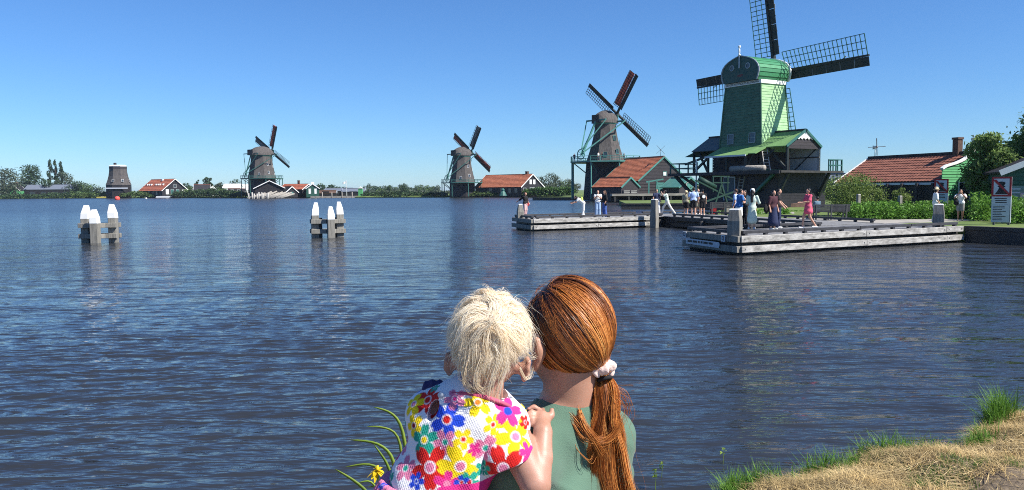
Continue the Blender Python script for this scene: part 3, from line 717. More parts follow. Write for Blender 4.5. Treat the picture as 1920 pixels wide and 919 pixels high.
# ------------------------------------------------------------------ sails
def sails(root, hub, tilt, Ln, ang0, lw, bw, spars, lat, pitch, cloths=None, r0=1.5, each=False, stock=.34, skip=(), boardw=1.0, rot=None):
    """four sails; seen from behind (along +x) the lattice lies on the counter-clockwise side of each stock"""
    hub = Vector(hub); A = Vector((math.cos(tilt), 0, math.sin(tilt))); e1 = Vector((0, -1, 0)); e2 = Vector((-math.sin(tilt), 0, math.cos(tilt)))
    MB().tube([hub - A * 1.6, hub + A * .25], [.32, .28], 12).build('windshaft', spars, root, smooth=True)
    MB().box(tuple(hub + A * .1), (.7, .62, .62), rot=Matrix((A, -e1, e2)).transposed()).build('poll_end', M_iron, root)
    for k in range(4):
        if k in skip: continue
        f = ang0 + k * math.pi / 2; d = e1 * math.cos(f) + e2 * math.sin(f); n = -e1 * math.sin(f) + e2 * math.cos(f)
        off = hub + A * (.16 if k % 2 else -.16)
        def Q(r, q, h=0.): 
            w = R(18 - 12 * r / Ln)                       # weather twist
            return off + d * r + (n * math.cos(w) + A * math.sin(w) * (1 if q < 0 else -1) * .8) * q + A * h
        b = MB().beam(Q(.1, 0), Q(Ln, 0), stock, stock, up=A, w2=stock * .5, h2=stock * .5).build('sail', spars, root)
        nb = int((Ln - r0) / pitch); bars = MB()
        def bar(a, c, w):
            if each: MB().beam(a, c, w, w * .8, up=A).build('lattice_bar', lat, b)
            else: bars.beam(a, c, w, w * .8, up=A)
        tk = .065 if each else .08
        for i in range(nb + 1):
            r = r0 + i * pitch; bar(Q(r, .0), Q(r, lw), tk * (1.1 if i in (0, nb) else 1))
        for q in (lw * .34, lw * .67, lw):
            bar(Q(r0, q, .03), Q(r0 + nb * pitch, q, .03), tk)
        # wind boards on the leading side
        m_ = 6 if each else 1; bl = (Ln - r0) / m_
        for i in range(m_):
            a, c = r0 + bl * i + .02, r0 + bl * (i + 1) - .02
            w0 = bw * boardw
            MB().slab(Q(a, -stock * .3, .02), Q(c, -stock * .3, .02), Q(c, -w0, .08), Q(a, -w0, .08), .05).build('wind_board', spars, b)
            if each: MB().beam(Q(a + bl * .5, 0, .07), Q(a + bl * .5, -w0, .12), .07, .07, up=A).build('board_cleat', spars, b)
        if bars.v: bars.build('lattice', lat, b)['kind'] = 'stuff'
        cl = (cloths or {}).get(k)
        if cl:
            cm, q0, q1 = cl; mb = MB(); nr = 14; P = []
            for i in range(nr + 1):
                r = r0 + .2 + (Ln - r0 - .5) * i / nr
                for j in range(5):
                    q = q0 + (q1 - q0) * j / 4; P.append(Q(r, q, .10 + .10 * math.sin(j * 2.2 + i * 1.1) * (j % 2)))
            mb.add(P, [(i * 5 + j, i * 5 + j + 1, (i + 1) * 5 + j + 1, (i + 1) * 5 + j) for i in range(nr) for j in range(4)])
            o = mb.build('sailcloth', cm, b, smooth=True); so_ = o.modifiers.new('thick', 'SOLIDIFY'); so_.thickness = .03
        if each:            # furled rope line
            pts = [Q(r0 + .3, -bw * .15, .2), Q(Ln * .45, -bw * .25, .22), Q(Ln * .58, -bw * .85, .24), Q(Ln * .62, -bw * .95, .2)]
            if k % 2 == 0: pts = [Q(Ln * .28, -bw * 1., .2), Q(Ln * .42, -bw * .2, .22), Q(Ln * .7, -bw * .1, .22), Q(Ln * .78, .3, .15)]
            MB().tube(pts, [.045] * 4, 6).build('rope', M_timberw, b)

def window(parent, P, w, h, fm, pm, bars=0, t=.07):
    """P(u, v, out): local plane of the wall, origin at the window centre"""
    mb = MB(); e = .065
    for a, b, c, d in ((-w / 2, w / 2, -h / 2, -h / 2 + e), (-w / 2, w / 2, h / 2 - e, h / 2), (-w / 2, -w / 2 + e, -h / 2 + e, h / 2 - e), (w / 2 - e, w / 2, -h / 2 + e, h / 2 - e)):
        mb.add([P(a, c, 0), P(b, c, 0), P(b, d, 0), P(a, d, 0), P(a, c, t), P(b, c, t), P(b, d, t), P(a, d, t)], [(0, 1, 2, 3), (7, 6, 5, 4), (0, 4, 5, 1), (1, 5, 6, 2), (2, 6, 7, 3), (3, 7, 4, 0)])
    f = mb.build('window', fm, parent)
    a = w / 2 - e + .002; c = h / 2 - e + .002
    MB().add([P(-a, -c, .012), P(a, -c, .012), P(a, c, .012), P(-a, c, .012)], [(0, 1, 2, 3)]).build('pane', pm, f)
    for i in range(bars):
        v = -h / 2 + e + (h - 2 * e) * (i + 1) / (bars + 1)
        MB().add([P(-a, v - .02, .02), P(a, v - .02, .02), P(a, v + .02, .02), P(-a, v + .02, .02)], [(0, 1, 2, 3)]).build('glazing_bar', fm, f)
    return f

# ------------------------------------------------------------------ the green post-and-turntable saw mill
def text_mesh(name, cu, parent, m):
    o = bpy.data.objects.new('tmp', cu); COL.objects.link(o); bpy.context.view_layer.update()
    me = bpy.data.meshes.new_from_object(o.evaluated_get(bpy.context.evaluated_depsgraph_get())); bpy.data.objects.remove(o); me.materials.clear()
    return link(name, me, m, parent)
def green_mill():
    AZ = R(30.7); a_ = np.array([math.cos(AZ), math.sin(AZ)]); b_ = np.array([a_[1], -a_[0]])
    D = 76.; cor = np.array([gx(1427, D), D]); c = cor + 2. * a_ - 2.75 * b_
    t = thing('green_windmill', 'large bright green saw windmill with rounded cap and lattice sails, nearest of the mills', 'windmill', (c[0], c[1], 0), AZ)
    P = lambda a, b, z: Vector((a, -b, z))
    ZB, ZT = 5.95, 12.55
    def fw(z): k = (z - ZB) / (ZT - ZB); return 2.0 - .32 * k, 2.75 - .52 * k      # half widths along a, b
    core = MB(); V = []
    for z in (ZB - 2, ZT + .3):
        ha, hb = fw(max(z, ZB)); ha -= .06; hb -= .06; V += [P(-ha, -hb, z), P(ha, -hb, z), P(ha, hb, z), P(-ha, hb, z)]
    core.add(V, [(3, 2, 1, 0), (4, 5, 6, 7), (0, 1, 5, 4), (1, 2, 6, 5), (2, 3, 7, 6), (3, 0, 4, 7)]); core.build('tower_core', M_mdark, t)
    n = 25; h = (ZT - ZB) / n
    for i in range(n):
        z0, z1 = ZB + i * h, ZB + (i + 1) * h + .03
        (a0, b0), (a1, b1) = fw(z0), fw(z1); o0, o1 = .045, .012
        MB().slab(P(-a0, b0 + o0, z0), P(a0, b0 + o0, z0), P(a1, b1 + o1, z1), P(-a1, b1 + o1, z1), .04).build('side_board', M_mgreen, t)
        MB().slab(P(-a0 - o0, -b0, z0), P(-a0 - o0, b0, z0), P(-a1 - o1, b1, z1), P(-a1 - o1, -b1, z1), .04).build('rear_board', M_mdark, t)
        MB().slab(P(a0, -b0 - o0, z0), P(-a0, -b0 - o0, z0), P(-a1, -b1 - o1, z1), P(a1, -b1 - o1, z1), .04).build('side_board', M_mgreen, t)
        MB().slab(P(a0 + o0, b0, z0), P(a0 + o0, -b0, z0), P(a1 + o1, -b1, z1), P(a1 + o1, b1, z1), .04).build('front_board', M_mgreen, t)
    for sa, sb in ((-1, 1), (-1, -1), (1, 1), (1, -1)):           # corner boards
        (a0, b0), (a1, b1) = fw(ZB), fw(ZT); MB().beam(P(sa * (a0 + .03), sb * (b0 + .03), ZB), P(sa * (a1 + .03), sb * (b1 + .03), ZT), .12, .12).build('corner_board', M_mdark, t)
    ha, hb = fw(ZT)
    for nm, p, d in (('band_rear', P(-ha - .06, 0, ZT + .17), (.1, 2 * hb + .3, .34)), ('band_front', P(ha + .06, 0, ZT + .17), (.1, 2 * hb + .3, .34)), ('band_side', P(0, hb + .1, ZT + .17), (2 * ha - .02, .1, .36)), ('band_side', P(0, -hb - .1, ZT + .17), (2 * ha - .02, .1, .36))):
        MB().box(p, d).build(nm, M_white, t)
    cu = bpy.data.curves.new('lettering', 'FONT'); cu.body = 'DE GEKROONDE POELENBURG'; cu.size = .30; cu.align_x = 'CENTER'; cu.align_y = 'CENTER'; cu.extrude = .004
    lo = text_mesh('lettering', cu, t, M_blackp)
    lo.location = P(-ha - .118, 0, ZT + .17); lo.rotation_euler = (R(90), 0, R(-90))
    # cap: horseshoe barrel of boards
    prof = [(2.14, 0), (2.30, .34), (2.40, .74), (2.38, 1.12), (2.22, 1.48), (1.92, 1.80), (1.48, 2.06), (.98, 2.25), (.48, 2.40), (0, 2.52)]
    zc = ZT + .35
    for s in (1, -1):
        for (b0, z0), (b1, z1) in zip(prof[:-1], prof[1:]):
            q = [P(-2.0, s * b0, zc + z0), P(2.05, s * b0, zc + z0), P(2.05, s * b1 * .995, zc + z1), P(-2.0, s * b1 * .995, zc + z1)]
            nrm = Vector((0, -s * (z1 - z0), (b0 - b1))).normalized()
            q = [q[0] + nrm * .035, q[1] + nrm * .035, q[2], q[3]]
            if s < 0: q = [q[1], q[0], q[3], q[2]]
            MB().slab(*q, .05).build('barrel_board', M_barrel, t)
    full = [(b, z) for b, z in prof] + [(-b, z) for b, z in prof[-2::-1]]
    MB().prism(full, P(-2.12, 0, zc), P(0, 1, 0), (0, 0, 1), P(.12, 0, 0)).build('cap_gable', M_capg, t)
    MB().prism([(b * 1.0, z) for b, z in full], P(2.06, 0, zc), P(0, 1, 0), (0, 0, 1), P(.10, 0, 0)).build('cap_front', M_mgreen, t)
    for nm, a0, k0, k1, th, m in (('gable_trim', -2.2, 1.03, .972, .09, M_greytrim), ('front_trim', 2.165, 1.06, .95, .14, M_white)):
        mb = MB(); n_ = len(full); V = []
        for kk in (k0, k1):
            for dx in (0, th): V += [P(a0 + dx, b * kk, zc + 1.0 + (z - 1.0) * kk if z > 0 else zc) for b, z in full]
        fs = []
        for i in range(n_ - 1): fs += [(i, i + 1, n_ + i + 1, n_ + i), (2 * n_ + i, 3 * n_ + i, 3 * n_ + i + 1, 2 * n_ + i + 1), (i, 2 * n_ + i, 2 * n_ + i + 1, i + 1), (n_ + i, n_ + i + 1, 3 * n_ + i + 1, 3 * n_ + i)]
        mb.add(V, fs); mb.build(nm, m, t)
    for b in (-1.02, 1.02):                                            # round eye windows
        ring = MB(); N_ = 18; V = []
        for rr_, dx in ((.30, 0), (.21, 0), (.21, .06), (.30, .06)): V += [P(-2.19 + dx, b + rr_ * math.cos(2 * math.pi * k / N_), zc + 1.42 + rr_ * math.sin(2 * math.pi * k / N_)) for k in range(N_)]
        ring.add(V, [(j * N_ + k, j * N_ + (k + 1) % N_, ((j + 1) % 4) * N_ + (k + 1) % N_, ((j + 1) % 4) * N_ + k) for j in range(4) for k in range(N_)])
        e = ring.build('round_window', M_greytrim, t); MB().add([P(-2.135, b + .21 * math.cos(2 * math.pi * k / N_), zc + 1.42 + .21 * math.sin(2 * math.pi * k / N_)) for k in range(N_)], [tuple(range(N_))]).build('pane', M_glass, e)
    MB().tube([P(-2.24, 0, zc + 1.3), P(-2.24, 0, zc + 2.5)], [.06, .06], 8).build('finial_rod', M_shadew, t)
    MB().lathe([(.10, 0), (.14, .12), (.06, .22), (.09, .3), (.09, .62), (.05, .72), (.13, .86), (.13, .98)], 10, P(-2.24, 0, zc + 2.48)).build('finial', M_white, t, smooth=True)
    cu = bpy.data.curves.new('year', 'FONT'); cu.body = '1869'; cu.size = .36; cu.align_x = 'CENTER'; cu.extrude = .004
    lo = text_mesh('year_lettering', cu, t, M_red); lo.location = P(-2.128, 0, zc + .45); lo.rotation_euler = (R(90), 0, R(-90))
    for b in (-1.25, 1.55):                                            # rear windows
        zz = 7.35; aa, _ = fw(zz)
        window(t, lambda u, v, o, b=b, zz=zz, aa=aa: P(-aa - .05 - o + v * .048, b + u, zz + v), .82, 1.0, M_greytrim, M_glass, 1)
    for z in (6.75, 11.7):
        aa, bb = fw(z)
    # saw hall: long gabled roof across the axis, lean-to at the rear
    ZR, ZE, ZL = 7.85, 6.35, 5.55
    BL, BR = -6.2, 6.2
    M_in = mat('hall_grey_paint', (.44, .47, .50), rough=.7, var=.12)
    def rs(a0, z0, a1, z1, b0, b1, nm, m=M_roofg, th=.09):
        q = [P(a0, b0, z0), P(a0, b1, z0), P(a1, b1, z1), P(a1, b0, z1)]
        if a0 > a1: q = [q[1], q[0], q[3], q[2]]
        MB().slab(*q, th).build(nm, m, t)
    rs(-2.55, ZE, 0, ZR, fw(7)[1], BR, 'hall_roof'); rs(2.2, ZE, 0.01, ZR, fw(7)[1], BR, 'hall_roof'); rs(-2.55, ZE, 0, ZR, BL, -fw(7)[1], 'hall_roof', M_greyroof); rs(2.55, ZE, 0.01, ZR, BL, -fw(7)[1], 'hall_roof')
    rs(-4.3, ZL + .08, -2.0, ZE + .28, -2.4, 2.9, 'lean_to_roof')
    rs(-4.0, ZL + .2, -2.5, ZE + .02, 2.92, 3.8, 'lean_to_roof')
    MB().beam(P(0, fw(7)[1], ZR + .05), P(0, BR, ZR + .05), .22, .14).build('ridge_cap', M_black, t); MB().beam(P(0, BL, ZR + .05), P(0, -fw(7)[1], ZR + .05), .22, .14).build('ridge_cap', M_black, t)
    MB().beam(P(-4.36, -2.4, ZL + .02), P(-4.36, 2.9, ZL + .02), .09, .16).build('eaves_board', M_shadew, t)
    for s in (-2.62, 2.25): MB().beam(P(s, BR + .04, ZE - .06), P(0, BR + .04, ZR), .10, .22).build('bargeboard', M_dteal, t)
    # scalloped white gable valance
    sc = [(0, ZR - .18)]; pts = [(-1.55, ZE + .62)]
    for i in range(13): x = -1.4 + i * 2.8 / 12; pts.append((x, ZE + .66 + (.10 if i % 2 else -.06)))
    pts += [(1.55, ZE + .62), (0, ZR - .1)]
    MB().prism(pts, P(0, BR - .06, 0), P(1, 0, 0), (0, 0, 1), P(0, .06, 0)).build('gable_valance', M_white, t)
    for i in range(3):
        z0 = ZE - .25 + i * .3; w = min(2.35, (ZR - z0 - .3) / (ZR - ZE) * 2.5); MB().prism([(-w, z0), (w, z0), (w - .1, z0 + .285), (-w + .1, z0 + .285)], P(0, BR - .12 - .01 * i, 0), P(1, 0, 0), (0, 0, 1), P(0, .05, 0)).build('gable_board', M_blackw, t)
    MB().box(P(2.05, 4.45, 5.2), (.1, 3.4, 2.3)).build('hall_wall', M_in, t); MB().box(P(1.97, 4.45, 5.35), (.06, 3.4, .1)).build('wall_rail', M_blackw, t)
    MB().beam(P(1.96, 3.4, 4.2), P(1.96, 5.8, 6.1), .12, .06).build('wall_brace', M_spar, t)
    MB().box(P(-2.35, -.3, 5.05), (.1, 5.6, 2.0)).build('hall_wall', M_black, t); MB().box(P(2.25, -1., 5.2), (.1, 7.6, 2.3)).build('hall_wall', M_black, t); MB().box(P(0, 2.62, 5.0), (4.4, .1, 1.9)).build('hall_wall', M_blackw, t)
    for i in range(7): MB().box(P(-2.42, -.3, 4.2 + i * .27), (.05, 5.9, .255)).build('wall_board', M_blackw, t)
    for a, b in ((-2.3, 6.05), (2.1, 6.05), (-4.1, 2.7), (-4.1, -2.2), (-4.1, .3), (-2.35, -6.0), (2.3, -6.0)):
        z1 = ZE if abs(a) < 3 else ZL + .05; MB().box(P(a, b, (4.02 + z1) / 2), (.2, .2, z1 - 4.02)).build('hall_post', M_spar, t)
    for (a, b, z), (a2, b2, z2) in (((-2.3, 6.05, 4.1), (-2.3, 3.8, 6.3)), ((-4.1, 2.7, 4.3), (-3.0, 2.7, 5.9)), ((-4.1, -2.3, 4.2), (-2.4, -5.2, 6.1)), ((-2.35, -6, 4.2), (-2.35, -3.6, 5.9)), ((-3.2, -6.4, 5.0), (-3.2, -3.3, 5.7)), ((-3.4, 3.2, 4.2), (-2.4, 4.6, 6.1)), ((-4.1, -2.4, 5.4), (-2.35, -6, 4.2))):
        MB().beam(P(a, b, z), P(a2, b2, z2), .18, .2).build('hall_brace', M_spar, t)
    # grey gable of the left wing
    MB().prism([(-3.6, 5.75), (-2.2, ZE - .05), (0, ZR - .1), (2.2, ZE - .05), (2.2, 5.75)], P(0, BL + .1, 0), P(1, 0, 0), (0, 0, 1), P(0, .1, 0)).build('gable_wall', M_mdark, t)
    # saw floor, railings, undercarriage
    MB().box(P(-.6, .3, 3.93), (8.6, 14.6, .2)).build('saw_floor', M_timberd, t)
    for i in range(7): MB().box(P(-4.97, -6.0 + i * 2.08, 3.9), (.12, 2.05, .3)).build('floor_edge_beam', M_blackw, t)
    for b0, b1, a in ((-6.9, -3.0, -4.8), (6.3, 7.5, 3.5), (-6.9, -6.4, 3.4)):
        m_ = max(2, int((b1 - b0) / 1.1)); 
        for i in range(m_ + 1): MB().box(P(a, b0 + (b1 - b0) * i / m_, 4.55), (.09, .09, 1.08)).build('rail_post', M_dteal, t)
        for z in (4.55, 5.05): MB().beam(P(a, b0 - .1, z), P(a, b1 + .1, z), .06, .09).build('railing', M_dteal, t)
    for a0, a1, b in ((-4.8, -1., -6.95), (1.6, 3.5, 7.55)):
        for a in np.linspace(a0, a1, 4): MB().box(P(a, b, 4.55), (.09, .09, 1.08)).build('rail_post', M_dteal, t)
        for z in (4.55, 5.05): MB().beam(P(a0, b, z), P(a1, b, z), .06, .09).build('railing', M_dteal, t)
    MB().box(P(-.3, 1.1, 2.1), (6.6, 10.0, 3.3)).build('base_house', M_black, t)
    for i in range(12):
        z = .72 + i * .262; MB().box(P(-3.63, 1.1, z + .12), (.05, 10.05, .25)).build('base_board', M_blackw, t); MB().box(P(-.3, 6.13, z + .12), (6.65, .05, .25)).build('base_board', M_black, t)
    MB().lathe([(5.4, .3), (5.4, 1.0), (5.2, 1.05)], 32, P(-.3, 1.0, 0)).build('ring_wall', M_brick, t)
    dr = MB().box(P(-3.70, .3, 2.45), (.06, 1.5, 2.3)).build('door', M_shadew, t); MB().box(P(-3.745, .3, 2.42), (.05, 1.3, 2.1)).build('door_leaf', mat('door_blue_grey', (.05, .08, .10), rough=.5), dr)
    def ladder(p, q, w, m, nm='ladder'):
        p, q = Vector(p), Vector(q); s = (q - p).cross(Vector((0, 0, 1))).normalized() * w / 2
        l = MB().beam(p - s, q - s, .07, .1).beam(p + s, q + s, .07, .1).build(nm, m, t)
        k = max(3, int((q - p).length / .3))
        for i in range(1, k): c_ = p.lerp(q, i / k); MB().beam(c_ - s, c_ + s, .05, .05).build('rung', m, l)
    ladder(P(-3.2, 4.6, 4.05), P(-2.6, 3.6, 6.2), .5, M_timberw); ladder(P(-4.3, 1.9, .9), P(-3.75, 2.0, 3.6), .7, M_timber)
    MB().beam(P(-3.9, 2.3, .9), P(-3.9, 5.9, 3.75), .28, .22).build('green_strut', M_dteal, t)
    for (a, b, z), (a2, b2, z2), w in (((-3.7, -4.0, 1.2), (-4.4, -6.6, 3.8), .3), ((1.5, -4.0, 1.2), (1.5, -6.6, 3.8), .3), ((-3.7, 6.1, 1.6), (-3.6, 7.3, 3.8), .26), ((2., 6.1, 1.6), (2., 7.3, 3.8), .26), ((-3.7, -4.2, 2.6), (-4.5, -5.6, 3.8), .24)):
        MB().beam(P(a, b, z), P(a2, b2, z2), w, w).build('floor_strut', M_spar, t)
    MB().beam(P(-4.9, -3.0, .7), P(-4.9, -3.0, 5.4), .10, .10).build('tail_post', M_white, t)
    lg = MB().tube([P(-4.2, 1.0, 4.32), P(-4.0, 4.9, 4.32)], [.3, .27], 12); lg.build('sawn_log', M_timber, t, smooth=True)
    sails(t, P(2.75, 0, zc + 1.15), R(10), 10.8, R(1.2), 1.95, .95, M_spar, M_dteal, .47, r0=1.75, each=True, stock=.36)
    return t, c, a_, b_
gm, gmc, gma, gmb = green_mill()
def gml(a, b, z): return tuple(gmc + gma * a + gmb * b) + (z,)
# winch frame in front of the green mill
M_winch = mat('winch_dark_green', (.014, .045, .032), rough=.6, var=.3)
def winch():
    p = at(1352, 380, 68); t = thing('winding_winch', 'green timber winding frame with struts left of the green mill', 'winch', (p[0], p[1], LAND_Z), .5)
    for x in (-.9, .9): MB().beam((x, 0, 0), (0, 0, 2.2), .14, .14).build('leg', M_winch, t)
    MB().beam((-2.6, .3, 2.5), (2.6, -.2, .3), .13, .13).build('lever', M_winch, t); MB().beam((-2.4, .1, .5), (1.8, -.1, 1.6), .13, .13).build('brace', M_winch, t)
    MB().tube([(-2.0, .5, 2.6), (-.4, .3, 1.9)], [.26, .22], 12).build('roller', M_winch, t, smooth=True)
    for x in (-.2, .7, 1.5): MB().box((x, .8, 2.2), (.1, .1, 1.4)).build('rail_post', M_winch, t)
    for z in (2.3, 2.85): MB().beam((-.3, .8, z), (1.7, .8, z), .07, .1).build('railing', M_winch, t)
winch()

# ------------------------------------------------------------------ thatched smock mills
def smock(label, px, d, gy, ys, yc, yt, w0, w1, az, hubf, yh, Ln, ang, cloths, stage_w, beams, base, name='smock_windmill', tilt=R(10), posts=True, far=False):
    y = d; x = gx(px, y); k = d / FPX; Z = lambda py: zh(py, px, y)
    zs, zc, zt, zhb = Z(ys), Z(yc), Z(yt), Z(yh)
    t = thing(name, label, 'windmill', (x, y, 0), az)
    r0, r1 = w0 * k / 2 * 1.04, w1 * k / 2 * 1.04; H = zc - zs; o8 = R(22.5)
    prof = [(r1 + (r0 - r1) * ((1 - u) ** 1.55), zs + H * u) for u in (0, .12, .25, .4, .6, .8, 1)]
    MB().lathe(prof, 8, rot0=o8).build('body', M_thatch, t)
    MB().lathe([(r1 * 1.02, zc - .35 * k * 8), (r1 * 1.08, zc)], 8, rot0=o8).build('curb', beams, t)
    # cap lofted along local x
    ch = zt - zc; cl = r1 * 1.02; V = []; n_s, n_a = 9, 12
    for i in range(n_s):
        u = -1.25 + 2.35 * i / (n_s - 1); e = max(.12, 1 - abs((u + .05) / 1.32) ** 2.6); hz = ch * (.62 + .38 * math.cos(u * 1.05 - .15)) * (e ** .35)
        for j in range(n_a):
            a = math.pi * j / (n_a - 1); V.append((u * cl, math.cos(a) * cl * 1.02 * (e ** .5), zc - .05 + hz * (math.sin(a) ** 1.15)))
    F = [(i * n_a + j, i * n_a + j + 1, (i + 1) * n_a + j + 1, (i + 1) * n_a + j) for i in range(n_s - 1) for j in range(n_a - 1)] + [tuple(range(n_a)), tuple(range((n_s - 1) * n_a, n_s * n_a))[::-1]]
    F += [tuple([i * n_a for i in range(n_s)] + [i * n_a + n_a - 1 for i in range(n_s - 1, -1, -1)])]
    MB().add(V, F).build('cap', M_thatch, t, smooth=False)
    MB().box((-cl * 1.22, 0, zc + ch * .3), (.2, cl * .9, ch * .55)).build('rear_hatch', M_black, t)
    MB().box((cl * 1.06, 0, zc + ch * .32), (.2, cl * 1.1, ch * .6)).build('breast_board', beams, t)
    # tail beams
    sr = stage_w * k / 2
    tail = (-sr * .86, 0, zs + 1.2)
    ls, ss = r1 * 1.9, r1 * 1.25
    MB().beam((cl * .55, -ls, zc + .25), (cl * .55, ls, zc + .25), .3, .35).build('long_crossbeam', beams, t)
    MB().beam((-cl * 1.15, -ss, zc + .5), (-cl * 1.15, ss, zc + .5), .28, .32).build('short_crossbeam', beams, t)
    MB().beam((-cl * 1.1, 0, zc + .7), tail, .32, .36).build('tail_pole', beams, t)
    for s in (-1, 1):
        MB().beam((cl * .55, s * ls, zc + .2), (tail[0], s * .25, tail[2] + .5), .2, .24).build('long_brace', beams, t)
        MB().beam((-cl * 1.15, s * ss, zc + .45), (tail[0], s * .12, tail[2] + 1.4), .18, .22).build('short_brace', beams, t)
    wl = MB(); N_ = 14; V = []
    for rr_, dx in ((1.15, -.08), (1.0, -.08), (1.0, .08), (1.15, .08)): V += [(tail[0] - .3 + dx, rr_ * math.cos(2 * math.pi * q / N_), tail[2] + .2 + rr_ * math.sin(2 * math.pi * q / N_)) for q in range(N_)]
    wl.add(V, [(j * N_ + q, j * N_ + (q + 1) % N_, ((j + 1) % 4) * N_ + (q + 1) % N_, ((j + 1) % 4) * N_ + q) for j in range(4) for q in range(N_)])
    wo_ = wl.build('capstan_wheel', beams, t)
    for q in range(4):
        a = math.pi * q / 4; MB().beam((tail[0] - .3, -1.05 * math.cos(a), tail[2] + .2 - 1.05 * math.sin(a)), (tail[0] - .3, 1.05 * math.cos(a), tail[2] + .2 + 1.05 * math.sin(a)), .06, .08, up=(1, 0, 0)).build('spoke', beams, wo_)
    # stage
    MB().lathe([(r0 * .8, zs - .28), (sr, zs - .28), (sr, zs), (r0 * .8, zs)], 8, rot0=o8, cap=False).build('stage', beams, t)
    pr = [(sr * math.cos(o8 + R(45) * q) * .985, sr * math.sin(o8 + R(45) * q) * .985) for q in range(8)]
    for q in range(8):
        a, b = Vector((*pr[q], 0)), Vector((*pr[(q + 1) % 8], 0))
        for z in (.5, 1.0): MB().beam(a + Vector((0, 0, zs + z)), b + Vector((0, 0, zs + z)), .09, .1).build('railing', beams, t)
        for j in range(2 if far else 3):
            c = a.lerp(b, j / (2 if far else 3)); MB().box((c.x, c.y, zs + .52), (.1, .1, 1.04)).build('rail_post', beams, t)
        if posts:
            MB().beam((a.x * .97, a.y * .97, .4), (a.x * .97, a.y * .97, zs - .29), .22, .22).build('stage_post', beams, t)
            MB().beam((a.x * .55, a.y * .55, zs - 2.6), (a.x * .92, a.y * .92, zs - .4), .18, .18).build('stage_strut', beams, t)
    if base: MB().lathe([(r0 * base[0], .3), (r0 * base[1], zs - .3)], 8, rot0=o8).build('lower_storey', M_black, t)
    # body windows on the side seen from the river
    for a8, u in ((-3, .12), (-2, .2), (-2, .55), (-1, .12), (-1, .45)):
        al = R(45) * a8; rr_ = np.interp(u, (0, .12, .25, .4, .6, .8, 1), [p_[0] for p_ in prof]) * math.cos(R(22.5)) + .02; zz = zs + H * u + .4
        ca, sa = math.cos(al), math.sin(al)
        window(t, lambda p_, q_, o, ca=ca, sa=sa, rr_=rr_, zz=zz: (ca * (rr_ + o + .03 - q_ * .12) - sa * p_, sa * (rr_ + o + .03 - q_ * .12) + ca * p_, zz + q_), .8, 1.05, M_white if far else beams, M_glass)
    hub = (hubf, 0, zhb)
    sails(t, hub, tilt, Ln, ang, Ln * .17, Ln * .075, M_spar, M_spar, .62 if not far else .75, cloths, r0=Ln * .16, stock=.42)
    return t, zs, k
kat = smock('tall brown thatched windmill on a teal stage, left neighbour of the green mill', 1135, 172, 364, 303, 231, 206, 73, 39, R(38), 3.6, 213, 10.6, R(48.5),
            {0: (M_sail_red, .35, 1.75)}, 138, M_teal, (1.16, 1.0))
zoe = smock('far thatched windmill with one grey sail beside the long orange-roofed warehouse', 867, 285, 366, 342, 292, 275, 49, 31, R(42), 4.4, 285, 11.2, R(51),
            {1: (M_sail_red, .1, 1.6), 3: (M_sail_red, .1, 1.5), 0: (M_sail_grey, .3, 1.6)}, 82, M_dteal, (1.0, .95), far=True)
sch = smock('far thatched windmill above the log yard, left of the green gabled house', 492, 325, 366, 334, 291, 274, 50, 36, R(50), 5.0, 284, 12.2, R(58),
            {0: (M_sail_red, .1, 1.7), 1: (M_sail_grey, .1, 1.7)}, 78, M_dteal, (1.0, .95), far=True)
# capless mill
def capless():
    d = 395; x = gx(223, d); k = d / FPX; Z = lambda py: zh(py, 223, d)
    t = thing('capless_windmill', 'capless thatched windmill stump with a flat white top, far left', 'windmill', (x, d, 0), .3)
    r0, r1 = 22.5 * k, 15. * k; zs, zt = Z(347), Z(313)
    MB().lathe([(r1 + (r0 - r1) * ((1 - u) ** 2.0), zs + (zt - zs) * u) for u in (0, .15, .3, .5, .75, 1)], 8, rot0=R(22.5)).build('body', M_thatch, t)
    MB().lathe([(r1 * 1.0, zt), (r1 * 1.05, zt + .3), (r1 * .9, zt + .9)], 8, rot0=R(22.5)).build('flat_top', M_white, t)
    MB().lathe([(.7, zt + .9), (.7, zt + 2.)], 8, (-1.2, -.5, 0)).build('stub', M_black, t); MB().lathe([(r1 * 1.01, zt - 1.6), (r1 * 1.04, zt - .02)], 8, rot0=R(22.5)).build('dark_curb', M_blackw, t)
    MB().lathe([(r0 * .98, .3), (r0 * .98, zs)], 8, rot0=R(22.5)).build('lower_storey', M_black, t)
    MB().beam((-5, -r0, zs - 1.6), (5, -r0, zs - 1.6), .4, .5).build('white_sill', M_shadew, t)
    for a in (-112.5, -67.5, -22.5):
        al = R(a - 17 + 22.5); rr_ = r0 * .80; ca, sa = math.cos(al), math.sin(al)
        window(t, lambda p_, q_, o, ca=ca, sa=sa: (ca * (rr_ + .75 + o - q_ * .3) - sa * p_, sa * (rr_ + .75 + o - q_ * .3) + ca * p_, zs + 2.1 + q_), 1.1, 1.3, M_white, M_glass)
capless()

